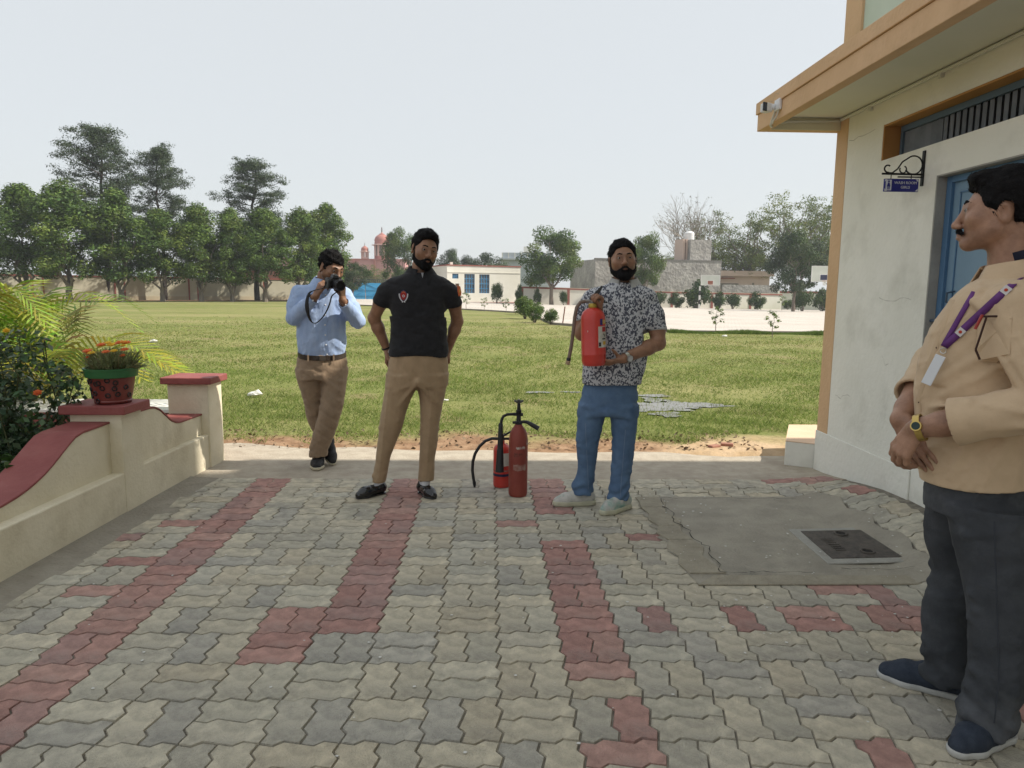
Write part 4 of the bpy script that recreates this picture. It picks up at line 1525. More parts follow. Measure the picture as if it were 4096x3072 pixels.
tall = [(-34.2, 65.0, 1.08, 1.03, 0, "tallest dark feathery tree rising above the left row"),
        (-29.6, 66.0, .82, .93, 1, "thin see-through dark tree right of the tallest one"),
        (-22.3, 69.0, 1.0, .90, 2, "lone dark conical tree rising above the right half of the row")]
for x, y, w, h, v, lb in tall:
    plant('tall', v, "tall_tree", lb, "tree", "tall dark trees behind the row", x, y, (w, w, h))
plant('rounddark', 0, "gate_tree", "dense tree with low crown in front of blue gate", "tree", None, -13.9, 72.5, (.62, .62, .60))
plant('round', 1, "gate_bush_tree", "small tree between gate and brick building", "tree", None, -17.0, 74.0, (.5, .5, .46))
plant('round', 0, "palace_tree", "open crowned tree right of the palace dome", "tree", None, -12.0, 96, (.95, .95, 1.32), z=-.2)
plant('loose', 0, "palace_wall_tree", "low feathery tree against the pink palace wall", "tree", None, -24, 140, (.8, .8, .5), z=-1)
plant('loose', 1, "palace_gate_tree", "pale low tree behind the gate under the palace dome", "tree", None, -17.5, 120, (.6, .6, .42), z=-1)
plant('rounddark', 1, "background_tree", "left of two round trees behind the white block", "tree", "trees behind the white block", -5.6, 106, (.95, .95, 1.12), z=-.9)
plant('rounddark', 0, "background_tree", "right of two round trees behind the white block", "tree", "trees behind the white block", -.8, 106, (1.15, 1.15, 1.14), z=-.9)
plant('round', 2, "court_tree", "big round loose crowned tree at end of the white block", "tree", None, 6.6, 78.5, (1.36, 1.36, 1.17))
plant('round', 1, "wall_tree", "yellow green tree behind the head of the man holding extinguisher", "tree", None, 17.3, 82.0 - 1.2, (.78, .78, 1.2))
for x, y, w, h, v, lb in ((30.2, 100, .9, .92, 0, "yellowish loose tree behind the pink house"), (34.6, 97, 1.15, 1.05, 1, "tall loose yellow green tree right of the bare tree"), (40.2, 95, 1.2, 1.16, 0, "tallest loose tree at right beside the orange pillar"), (46, 97, 1.2, 1.1, 1, "loose tree mostly hidden behind the washroom pillar"), (25.3, 104, .8, .62, 1, "low loose tree left of the grey tower")):
    plant('loose', v, "neem_tree", lb, "tree", "loose yellow green trees behind the court", x, y, (w, w, h))
plant('rounddark', 1, "dark_tree", "dark dense tree standing on the court edge near the pillar", "tree", None, 30.5, 71.5, (1.05, 1.05, 1.14))
plant('bushdark', 0, "round_bush", "large round bush in front of the grey building wall", "bush", None, 22.9, 79.5, (2.7, 2.3, 2.75))
bs = [(20.6, 79.2, 1.5, 1.55, "low bush left of the large round bush"), (18.9, 80.2, 1.3, 1.7, "small bush beside the shirt sleeve of the man with extinguisher"), (26.0, 81.3, 1.5, 1.75, "clipped bush left of a pair beside the hoop post"), (27.8, 81.8, 1.5, 1.75, "clipped bush right of a pair beside the hoop post"), (30.9, 82.6, 1.75, 1.85, "lone clipped round bush on the court wall"),
      (33.2, 75.5, 1.7, 2.2, "dark bush right of the dark tree"), (36.0, 77, 1.8, 2.2, "bush at the pillar behind the dark tree"), (35.4, 84.6, 1.1, 1.2, "small bush at the corner of the court wall"), (5.1, 78.6, .9, 1.6, "dark bush under the big round tree by white block"), (7.9, 78.4, .8, 1.5, "netted bush right of the big tree's trunk"), (3.0, 78.0, .8, 1.9, "slim bush at the right end of the white block"), (.6, 78.8, 1.1, 2.2, "upright shrub in front of the white block's facade")]
for i, (x, y, w, h, lb) in enumerate(bs):
    plant('bushdark', i % 2, "bush", lb, "bush", "bushes along the court wall", x, y, (w, w, h))
sp = [(7.97, 25.0, .85, "sapling at the court edge right of the man with extinguisher"), (9.05, 22.7, .78, "sapling on the lawn nearest the orange pillar"), (-1.85, 52.4, 1.15, "left of three saplings along the court edge"), (-.47, 47.9, .85, "middle of three saplings along the court edge"), (.91, 45.9, .85, "right of three saplings along the court edge"), (33.0, 80.5, 1.6, "thin sapling before the corner of the court wall")]
for i, (x, y, h, lb) in enumerate(sp):
    plant('sapling', i % 2, "sapling", lb, "sapling", "saplings around the court", x, y, (h * 1.1, h * 1.1, h))
sh = [(2.0, 43.2, .95, "leafy shrub at the corner kerb farthest back in its clump"), (1.7, 36.0, .9, "leafy shrub in middle of the clump at the court corner"), (1.95, 32.0, .75, "wide leafy shrub near the front of the court corner clump"), (2.5, 30.0, .55, "small leafy shrub at the very corner of the kerb")]
for i, (x, y, h, lb) in enumerate(sh):
    plant('bush', i % 2, "corner_shrub", lb, "shrub", "shrubs at the court corner", x, y, (h * 1.05, h * 1.05, h))
mb = MB(); zz = lawn_z(2.95, 29.6); mb.tube([(2.95, 29.6, zz - .1), (3.05, 29.6, zz + .75)], .025, 6)
tag(mb.build("marker_stick", mat("stick", (.18, .07, .04), rough=.8)), "thin reddish stick standing at the corner of the court kerb", "stick")

# bare tree
random.seed(21)
bt = empty("bare_tree", (27.5, 98, -1.0), "nearly leafless tree with fine twigs behind the grey tower", "tree")
mb = MB(); tips = []


def grow(p, d, L, r, depth):
    n = 3
    pts = [p]
    for i in range(n):
        d = (d + Vector((random.gauss(0, .13), random.gauss(0, .13), random.gauss(.03, .08)))).normalized()
        pts.append(pts[-1] + d * L / n)
    mb.tube(pts, [r, r * .9, r * .8, r * .7], 5 if depth > 2 else 3, cap=False)
    if depth == 0:
        tips.append(pts[-1]); return
    for k in range(3 if depth > 1 else 2):
        ax = Vector((random.gauss(0, 1), random.gauss(0, 1), random.gauss(0, .5))).normalized()
        nd = (d + ax * random.uniform(.4, .8)).normalized()
        nd = (nd + Vector((0, 0, .12))).normalized()
        grow(pts[-1] if k else pts[-2], nd, L * random.uniform(.66, .85), r * .62, depth - 1)


for bx_, ln in ((-2.2, 0.35), (1.2, -.05), (3.0, .2)):
    grow(Vector((27.5 + bx_, 98, -1)), Vector((ln * .4, 0, 1)), 4.6, .16, 5)
mb.build("trunk", mat("bark_pale", (.24, .20, .16), (.32, .28, .23), 2, .95), bt)
tp = [t for t in tips if random.random() < .35]
V, F, T = crown([(np.array(t), (.25, .25, .2), 5) for t in tp], .17, [(.09, .10, .05), (.12, .12, .06)], .4)
np_mesh("leaves", V - np.array(wloc(bt)), F, LEAF, bt, attr=T)

# far treeline haze on the horizon
V, F, T = crown([(np.array((random.uniform(-190, -40), random.uniform(250, 300), random.uniform(0, 3.5))), (9, 5, random.uniform(2, 4.5)), 420) for _ in range(44)], 1.3, FIC, .7)
tag(np_mesh("distant_woods", V, F, LEAF, attr=T), "distant low woods glimpsed between the row trees above the wall", "woods", kind="stuff")

# ---- grass
def gnoise(x, y):
    return (np.sin(x * 1.3 + 2.1 * np.sin(y * .7)) + np.sin(y * 1.9 + 1.7 * np.sin(x * .9 + 1)) + .7 * np.sin(x * 3.7 - y * 2.9) + .5 * np.sin(x * 7.1 + y * 6.3)) / 3.2


NB = 430000
d = np.exp(NR.uniform(np.log(5.95), np.log(36), NB))
ang = NR.uniform(-.80, .80, NB)
gx, gy = d * np.sin(ang) * 1.0, d * np.cos(ang)
gx = np.where(NR.random(NB) < .0, gx, gx)
edge_y = 6.50 + .30 * gnoise(gx * 1.6, gy * 1.2 + 3) + .14 * np.sin(gx * 2.3 + 1)
nz = gnoise(gx, gy)
lx = np.array([pw_lin(Lb, float(v)) for v in np.linspace(25, 62, 120)])
lbx = np.interp(gy, np.linspace(25, 62, 120), lx, left=99)
keep = (NR.random(NB) < np.clip((36 - d) / 16, 0, 1)) & (gy > edge_y + np.where(gx < -2.0, -.25, 0)) & (NR.random(NB) < np.clip(.50 + .55 * nz + np.minimum(.35, (gy - edge_y) * .2), .06, 1)) & ~((gx > lbx - .15) & (gy > 25)) & ~((gx > 2.1) & (gy < 6.35))
# a few stray tufts in the dirt
pudc = [(2.15, 8.35, .55, .40), (.85, 9.5, .4, .16)]
for (qx, qy, qa, qb) in pudc:
    keep &= (((gx - qx) / qa) ** 2 + ((gy - qy) / qb) ** 2 > 1 + .5 * nz) | (NR.random(NB) < .35)
gx, gy, d, nz = gx[keep], gy[keep], d[keep], nz[keep]
n = len(gx)
z = np.array([lawn_z(a, b) for a, b in zip(gx, gy)]) - .022
hgt = NR.uniform(.014, .042, n) * (1 + .35 * nz) * np.clip(1.15 - d * .008, .5, 1.2)
wid = np.maximum(.0034, d * .00048) * NR.uniform(.7, 1.5, n)
a = NR.uniform(0, 6.283, n)
lean = NR.normal(size=(n, 2)) * (hgt * .95)[:, None]
ca, sa = np.cos(a) * wid, np.sin(a) * wid
V = np.stack([np.stack([gx - ca, gy - sa, z], 1), np.stack([gx + ca, gy + sa, z], 1), np.stack([gx + lean[:, 0], gy + lean[:, 1], z + hgt], 1)], 1).reshape(-1, 3)
pal = np.array([(.155, .215, .05), (.195, .25, .06), (.125, .18, .045), (.28, .275, .11), (.33, .305, .15), (.23, .255, .075)])
dry = np.clip(.62 + .5 * gnoise(gx * .22 + 5, gy * .35), 0, 1) * np.clip((d - 9) / 12, .15, 1)
ci = np.where(NR.random(n) < dry * .75, NR.integers(3, 6, n), NR.integers(0, 3, n))
T = pal[ci] * NR.uniform(.85, 1.2, (n, 1))
GRM = mat("grass_blade", (.85, .85, .85), (1.15, 1.15, 1.1), .6, .7, attr="tint", trans=.42, spec=.15)
tag(np_mesh("lawn_grass", V, np.arange(3 * n).reshape(n, 3), GRM, attr=np.repeat(T, 3, axis=0)), "short patchy green and straw coloured lawn grass", "grass", kind="stuff")
# taller rank grass along the court kerb
m_ = 16000
t_ = NR.random(m_)
kx = 6.2 + t_ * 12; ky = 24.9 - NR.random(m_) * .45
kz = np.array([lawn_z(a_, b_) for a_, b_ in zip(kx, ky)]) - .02
kh = NR.uniform(.04, .13, m_) * (1 + .4 * np.sin(kx * 2.3)); kw = NR.uniform(.012, .022, m_)
lean = NR.normal(size=(m_, 2)) * (kh * .4)[:, None]
V = np.stack([np.stack([kx - kw, ky, kz], 1), np.stack([kx + kw, ky, kz], 1), np.stack([kx + lean[:, 0], ky + lean[:, 1], kz + kh], 1)], 1).reshape(-1, 3)
T = np.array([(.12, .19, .045), (.15, .21, .05)])[NR.integers(0, 2, m_)] * NR.uniform(.7, 1.3, (m_, 1))
tag(np_mesh("kerb_grass", V, np.arange(3 * m_).reshape(m_, 3), GRM, attr=np.repeat(T, 3, axis=0)), "strip of taller dark green grass along the court kerb", "grass", kind="stuff")

# shallow puddle broken up by grass
wat = mat("puddle_water", (.13, .115, .09), rough=.05, spec=.7)
mb = MB()
random.seed(9)
for k in range(26):
    if k < 20:
        qx, qy = 2.2 + random.gauss(0, .34), 8.4 + random.gauss(0, .26)
    else:
        qx, qy = .75 + random.gauss(0, .22), 9.5 + random.gauss(0, .06)
    qa, qb = (random.uniform(.12, .30), random.uniform(.09, .20)) if k < 20 else (random.uniform(.05, .12), random.uniform(.03, .06))
    P = []
    for i in range(20):
        t = 2 * math.pi * i / 20
        rr = 1 + .25 * math.sin(3 * t + k) + .2 * math.sin(5 * t + 2 * k) + .12 * math.sin(9 * t)
        P.append((qx + qa * rr * math.cos(t), qy + qb * rr * math.sin(t), lawn_z(qx, qy) - .0085 + .00012 * k))
    mb.add(P, [tuple(range(20))])
tag(mb.build("puddle", wat), kind="structure")
# white litter and broken brick on the lawn
lit = mat("litter_white", (.7, .7, .68), rough=.6)
for i, (x, y, s, lb) in enumerate([(-2.95, 8.9, .075, "crumpled white plastic scrap on the lawn left of the photographer"), (-.55, 8.6, .03, "tiny white scrap on the lawn near the black shirt man's hand"), (-8.2, 17.5, .08, "white litter far out on the lawn at left"), (7.4, 22.4, .07, "white scrap near the sapling on the lawn"), (-2.35, 9.4, .035, "small brown white scrap beyond the capped wall pier")]):
    mb = MB(); zz = lawn_z(x, y)
    mb.ball((x, y, zz + s * .3), s, 9, 6, (1.2, .7, .4)); o = mb.build("litter", lit)
    for v in o.data.vertices:
        v.co.x += random.gauss(0, s * .2); v.co.z += abs(random.gauss(0, s * .2))
    tag(o, lb, "litter", "scraps of litter on the lawn")
brk = mat("brick_red", (.30, .14, .10), (.36, .19, .14), 9, .9)
for i, (x, y, r, lb) in enumerate([(1.98, 6.12, .5, "broken red brick lying on the sand, left one"), (2.12, 6.2, -.3, "broken red brick lying on the sand, right one")]):
    mb = MB(); mb.box((x, y, -.008), (.11, .06, .03), rz=r); tag(mb.build("broken_brick", brk, bevel=.008), lb, "brick", "broken bricks on the sand")
# leaf litter and clods on the bare soil
m_ = 900
cx_ = NR.uniform(-3, 2.4, m_); cy2 = 6.0 + NR.random(m_) * .8
V, F, T = leaf_quads(np.stack([cx_, cy2, -.014 + NR.random(m_) * .01], 1), np.array([0, 0, 1]) + NR.normal(size=(m_, 3)) * .5, NR.uniform(.015, .05, m_), np.array([(.10, .06, .035), (.16, .10, .06), (.30, .22, .15), (.12, .08, .05)])[NR.integers(0, 4, m_)], .6)
tag(np_mesh("leaf_litter", V, F, LEAF, attr=T), "dry leaves and clods scattered on the bare soil strip", "leaf litter", kind="stuff")

# ================================================================== FLOWER POT, ROSE AND PALM BY THE WALL
px_, py_, pz_ = -2.265, 4.29, .658
fp = empty("flower_pot", (px_, py_, pz_), "red painted pot with green rim and black rings on the wall pier", "flower pot")
pr = mat("pot_red", (.165, .032, .026), (.20, .045, .035), 8, .35, .15, 30, spec=.5)
pgr = mat("pot_green", (.025, .125, .04), (.03, .15, .05), 8, .35, spec=.5)
blkp = mat("ring_black", (.012, .012, .014), rough=.35, spec=.5)
mb = MB(); mb.lathe([(.088, 0), (.098, .004), (.104, .015), (.100, .022), (.108, .05), (.124, .14), (.128, .158)], (px_, py_, pz_), 36); mb.build("pot_body", pr, fp, smooth=True)
mb = MB(); mb.lathe([(.128, .156), (.140, .160), (.146, .20), (.150, .202), (.151, .212), (.140, .212), (.130, .18)], (px_, py_, pz_), 36, close=False); mb.build("rim", pgr, fp, smooth=True)
mb = MB(); mb.lathe([(.001, .185), (.134, .185)], (px_, py_, pz_), 20, close=False); mb.build("soil", mat("potting_soil", (.05, .035, .025), rough=1), fp)
for (a, h) in ((-2.60, .13), (-2.35, .09), (-2.45, .045), (-1.85, .125), (-2.0, .068), (-1.55, .10), (-1.95, .022), (-1.33, .055), (-.95, .13), (-1.0, .095), (-.85, .06), (-.45, .10), (-.2, .05), (-2.9, .06), (-1.7, .1 + .03), (-1.3, .145), (-2.15, .142)):
    rr = .102 + .028 * h / .158 - .001
    c = Vector((px_ + rr * math.cos(a), py_ + rr * math.sin(a), pz_ + h))
    mb = MB(); mb.torus(c, .0125, .0040, (math.cos(a), math.sin(a), -.12), 14, 6); mb.build("painted_ring", blkp, fp, smooth=True)
# moss rose foliage
mr_ = empty("moss_rose", (px_, py_, pz_ + .19), "moss rose plant with orange and yellow blooms in the red pot", "flowers")
m_ = 620
th, rr = NR.uniform(0, 6.283, m_), NR.random(m_) ** .5 * .12
b0 = np.stack([px_ + rr * np.cos(th) * .8, py_ + rr * np.sin(th) * .8, np.full(m_, pz_ + .185)], 1)
tipz = NR.uniform(.04, .15, m_)
t0 = np.stack([px_ + rr * np.cos(th) * 1.25 + NR.normal(size=m_) * .025, py_ + rr * np.sin(th) * 1.25 + NR.normal(size=m_) * .025, pz_ + .195 + tipz * (1 - rr * 2)], 1)
# some sprays trailing over the rim to the right
t0[:26] = np.stack([px_ + NR.uniform(.15, .21, 26), py_ - .02 + NR.normal(size=26) * .03, pz_ + .215 + NR.uniform(0, .03, 26)], 1)
b0[:26] = np.array([px_ + .12, py_ - .02, pz_ + .205])
side = unit(np.cross(t0 - b0, NR.normal(size=(m_, 3)))) * .0032
V = np.stack([b0 - side, b0 + side, t0 + side * .5, t0 - side * .5], 1).reshape(-1, 3)
T = np.array([(.19, .21, .10), (.22, .23, .11), (.15, .18, .08), (.24, .19, .11)])[NR.integers(0, 4, m_)]
ctr = np.array([px_, py_, pz_ + .19])
np_mesh("stems", V - ctr, np.arange(4 * m_).reshape(m_, 4), LEAF, mr_, attr=np.repeat(T, 4, axis=0))
idx_ = NR.integers(0, m_, 2600)
fr_ = NR.uniform(.35, 1.0, 2600)[:, None]
Pn = b0[idx_] + (t0[idx_] - b0[idx_]) * fr_
V, F, T = leaf_quads(Pn + NR.normal(size=(2600, 3)) * .006, NR.normal(size=(2600, 3)), NR.uniform(.012, .026, 2600), np.array([(.22, .25, .12), (.25, .27, .13), (.17, .21, .10)])[NR.integers(0, 3, 2600)], .22)
np_mesh("needle_leaves", V - ctr, F, LEAF, mr_, attr=T)
pet_o = mat("petal_orange", (.75, .17, .05), (.82, .25, .08), 30, .6, trans=.3)
pet_y = mat("petal_yellow", (.80, .52, .04), (.85, .60, .07), 30, .6, trans=.3)


def flower(c, r, m, parent, tilt=(0, -.3, 1), name="flower", layers=2):
    mb = MB()
    ax = Vector(tilt).normalized(); u_ = ax.orthogonal().normalized(); w_ = ax.cross(u_)
    c = Vector(c)
    for l in range(layers):
        for k in range(6):
            a = 2 * math.pi * (k + .5 * l) / 6
            d_ = u_ * math.cos(a) + w_ * math.sin(a); e_ = ax.cross(d_)
            R_ = r * (1 - .25 * l)
            mb.add([c, c + d_ * R_ * .6 + e_ * R_ * .42 + ax * R_ * (.25 + .3 * l), c + d_ * R_ + ax * R_ * (.3 + .35 * l), c + d_ * R_ * .6 - e_ * R_ * .42 + ax * R_ * (.25 + .3 * l)], [(0, 1, 2, 3)])
    return mb.build(name, m, parent)


for dx, dy, dz, cc_, r in ((-.06, -.09, .10, 'y', .017), (.02, -.085, .105, 'o', .018), (.06, -.07, .11, 'y', .016), (-.105, -.05, .105, 'o', .021), (-.085, -.055, .095, 'o', .019), (-.095, -.06, .075, 'o', .013), (-.045, -.03, .135, 'y', .016), (-.028, -.035, .138, 'o', .020), (.005, -.03, .150, 'y', .015), (.035, -.04, .138, 'y', .022), (.075, -.03, .150, 'o', .020), (.098, -.025, .152, 'y', .018), (.115, -.03, .150, 'o', .019), (.112, -.05, .115, 'o', .018), (.102, -.06, .085, 'o', .015), (.078, 0, .135, 'y', .012)):
    flower((px_ + dx, py_ + dy, pz_ + .19 + dz * 1.1), r * 1.5, pet_o if cc_ == 'o' else pet_y, mr_)

# rose shrub
rs = empty("rose_shrub", (-2.78, 4.25, 0), "dark leaved rose shrub with orange blooms behind the garden wall at left", "shrub")
random.seed(5)
mb = MB()
cl = []
for k in range(34):
    a = random.uniform(0, 6.28)
    tip = Vector((-2.86 + .42 * math.cos(a) * random.random() ** .5, 4.28 + .30 * math.sin(a) * random.random() ** .5, random.uniform(.5, 1.08)))
    base = Vector((-2.8 + .1 * math.cos(a), 4.3 + .1 * math.sin(a), 0))
    mb.tube(bent(base, tip, 5, .15), [.008, .007, .006, .005, .004, .003], 5)
    for t in np.linspace(.2, 1, 9):
        p = base.lerp(tip, t)
        cl.append((np.array(p) + NR.normal(size=3) * .03, (.085, .085, .07), 22))
mb.build("stems", mat("rose_stem", (.07, .08, .03), rough=.7), rs, smooth=True)
V, F, T = crown(cl, .038, [(.055, .105, .042), (.07, .13, .048), (.10, .15, .08), (.045, .085, .038)], .62, up=.7, shell=.1)
np_mesh("leaves", V - np.array(wloc(rs)), F, mat("rose_leaf", (.8, .8, .8), (1.2, 1.2, 1.2), 12, .38, attr="tint", trans=.2, spec=.5), rs, attr=T)
for c, r, m in (((-2.89, 4.2, 1.14), .034, pet_o), ((-2.80, 4.2, 1.085), .022, pet_y), ((-2.60, 4.12, .735), .026, pet_o), ((-2.95, 4.1, .9), .02, pet_o)):
    flower(c, r, m, rs, (.2, -.6, .8), layers=3)
# low bright weeds by the wall
V, F, T = crown([(np.array((random.uniform(-3.3, -2.52), random.uniform(3.2, 4.1), random.uniform(.02, .42))), (.12, .12, .09), 60) for _ in range(70)], .055, [(.05, .09, .025), (.08, .13, .03), (.04, .07, .03)], .6, up=.8)
tag(np_mesh("weeds", V, F, LEAF, attr=T), "low leafy green weeds behind the curved end of the garden wall", "weeds", kind="stuff")

# areca palm
pa = empty("areca_palm", (-3.95, 5.85, 0), "clump of yellow green areca palm fronds behind the potted flowers", "palm")
PALM = mat("palm_leaf", (.8, .8, .8), (1.2, 1.2, 1.1), 3, .5, attr="tint", trans=.4, spec=.35)
random.seed(17)


def frond(base, az, L, rise, droop, col):
    base = Vector(base)
    dh = Vector((math.cos(az), math.sin(az), 0))
    n = 26
    pts = []
    for i in range(n + 1):
        t = i / n
        pts.append(base + dh * (L * t) * (.55 + .45 * t) + Vector((0, 0, rise * math.sin(t * math.pi * .62) - droop * t * t)))
    V, F, T = [], [], []
    sd_ = dh.cross(Vector((0, 0, 1)))
    for i in range(n):                      # rachis
        w = .008 * (1 - i / n) + .002
        o = len(V)
        V += [pts[i] - sd_ * w, pts[i] + sd_ * w, pts[i + 1] + sd_ * w * .9, pts[i + 1] - sd_ * w * .9]
        F.append((o, o + 1, o + 2, o + 3)); T += [(.20, .20, .05)] * 4
    for i in range(5, n + 1):
        t = i / n
        ll = .36 * math.sin(math.pi * (.18 + .78 * t)) + .05
        tan = (pts[min(i + 1, n)] - pts[i - 1]).normalized()
        upv = sd_.cross(tan).normalized()
        for s in (-1, 1):
            d_ = (sd_ * s * .78 + tan * .62 + upv * .30).normalized()
            p0 = pts[i]
            p1 = p0 + d_ * ll * .55 + Vector((0, 0, -.02))
            p2 = p0 + d_ * ll + Vector((0, 0, -ll * .28))
            w = tan * .011
            o = len(V)
            V += [p0 - w * .6, p0 + w * .6, p1 + w, p1 - w, p2]
            F += [(o, o + 1, o + 2, o + 3), (o + 3, o + 2, o + 4, o + 4)]
            c = [x * random.uniform(.75, 1.25) for x in col]
            T += [c] * 5
    return np.array(V), F, np.array(T)


cols_p = [(.26, .34, .05), (.19, .29, .05), (.36, .39, .07), (.14, .22, .045), (.24, .23, .08)]
for k in range(52):
    az = k * 2.4 + random.random() * .6
    L = random.uniform(.5, .95)
    b_ = (-3.98 + random.gauss(0, .22), 5.85 + random.gauss(0, .2), random.uniform(.1, .5))
    V, F, T = frond(b_, az, L, random.uniform(.45, 1.25), random.uniform(.05, .5), random.choice(cols_p))
    me = bpy.data.meshes.new("frond")
    off = np.array(wloc(pa))
    me.from_pydata([tuple(v - off) for v in V], [], [f if f[2] != f[3] else f[:3] for f in [tuple(f) for f in F]])
    at = me.attributes.new("tint", 'FLOAT_COLOR', 'POINT')
    at.data.foreach_set("color", np.concatenate([T, np.ones((len(T), 1))], 1).astype(np.float32).ravel())
    link("frond", me, PALM, pa)
for az, L, b_, r_, dp in ((-.05, .85, (-3.2, 5.8, .5), .42, .34), (.2, .75, (-3.2, 5.9, .5), .35, .26), (-.4, .7, (-3.3, 5.7, .45), .5, .25), (-.2, 1.0, (-3.4, 5.75, .5), .6, .4)):
    V, F, T = frond(b_, az, L, r_, dp, (.30, .31, .04))
    me = bpy.data.meshes.new("frond")
    me.from_pydata([tuple(v - off) for v in V], [], [f if f[2] != f[3] else f[:3] for f in [tuple(f) for f in F]])
    at = me.attributes.new("tint", 'FLOAT_COLOR', 'POINT')
    at.data.foreach_set("color", np.concatenate([T, np.ones((len(T), 1))], 1).astype(np.float32).ravel())
    link("frond", me, PALM, pa)
for k in range(6):
    mb = MB(); x, y = -3.95 + random.gauss(0, .15), 5.85 + random.gauss(0, .12)
    mb.tube([(x, y, -.1), (x + .02, y, .3), (x + .05, y, .6)], [.03, .026, .018], 8); mb.build("stem", mat("palm_stem", (.19, .19, .06), (.25, .22, .08), 20, .5), pa, smooth=True)

# ================================================================== SIGNED-DISTANCE SCULPTING
def smin(a, b, k):
    if k <= 0:
        return np.minimum(a, b)
    h = np.clip(.5 + .5 * (b - a) / k, 0, 1)
    return b * (1 - h) + a * h - k * h * (1 - h)


def smax(a, b, k):
    return -smin(-a, -b, k)


def f_cap(p, a, b, ra, rb, flat=None):
    a, b = np.asarray(a, float), np.asarray(b, float)
    d = b - a
    px, py, pz = p[0] - a[0], p[1] - a[1], p[2] - a[2]
    t = np.clip((px * d[0] + py * d[1] + pz * d[2]) / max(1e-9, d @ d), 0, 1)
    qx, qy, qz = px - t * d[0], py - t * d[1], pz - t * d[2]
    if flat is not None:
        ax, s = np.asarray(flat[0], float), flat[1]
        ax = ax / np.linalg.norm(ax)
        c = qx * ax[0] + qy * ax[1] + qz * ax[2]
        e = c * (1 / s - 1)
        qx, qy, qz = qx + e * ax[0], qy + e * ax[1], qz + e * ax[2]
        return (np.sqrt(qx * qx + qy * qy + qz * qz) - (ra + (rb - ra) * t)) * min(1, s)
    return np.sqrt(qx * qx + qy * qy + qz * qz) - (ra + (rb - ra) * t)


def f_ell(p, c, r, R=None):
    q = [p[i] - c[i] for i in range(3)]
    if R is not None:
        q = [R[0][i] * q[0] + R[1][i] * q[1] + R[2][i] * q[2] for i in range(3)]
    k0 = np.sqrt((q[0] / r[0]) ** 2 + (q[1] / r[1]) ** 2 + (q[2] / r[2]) ** 2)
    k1 = np.sqrt((q[0] / r[0] ** 2) ** 2 + (q[1] / r[1] ** 2) ** 2 + (q[2] / r[2] ** 2) ** 2)
    return k0 * (k0 - 1) / np.maximum(k1, 1e-6)


def pch(zs, vs, z):
    """smooth interpolation (Catmull-like) through increasing zs"""
    zs, vs = np.asarray(zs, float), np.asarray(vs, float)
    m = np.gradient(vs, zs)
    i = np.clip(np.searchsorted(zs, z) - 1, 0, len(zs) - 2)
    h = zs[i + 1] - zs[i]
    t = np.clip((z - zs[i]) / h, 0, 1)
    t2, t3 = t * t, t * t * t
    return (2 * t3 - 3 * t2 + 1) * vs[i] + (t3 - 2 * t2 + t) * h * m[i] + (-2 * t3 + 3 * t2) * vs[i + 1] + (t3 - t2) * h * m[i + 1]


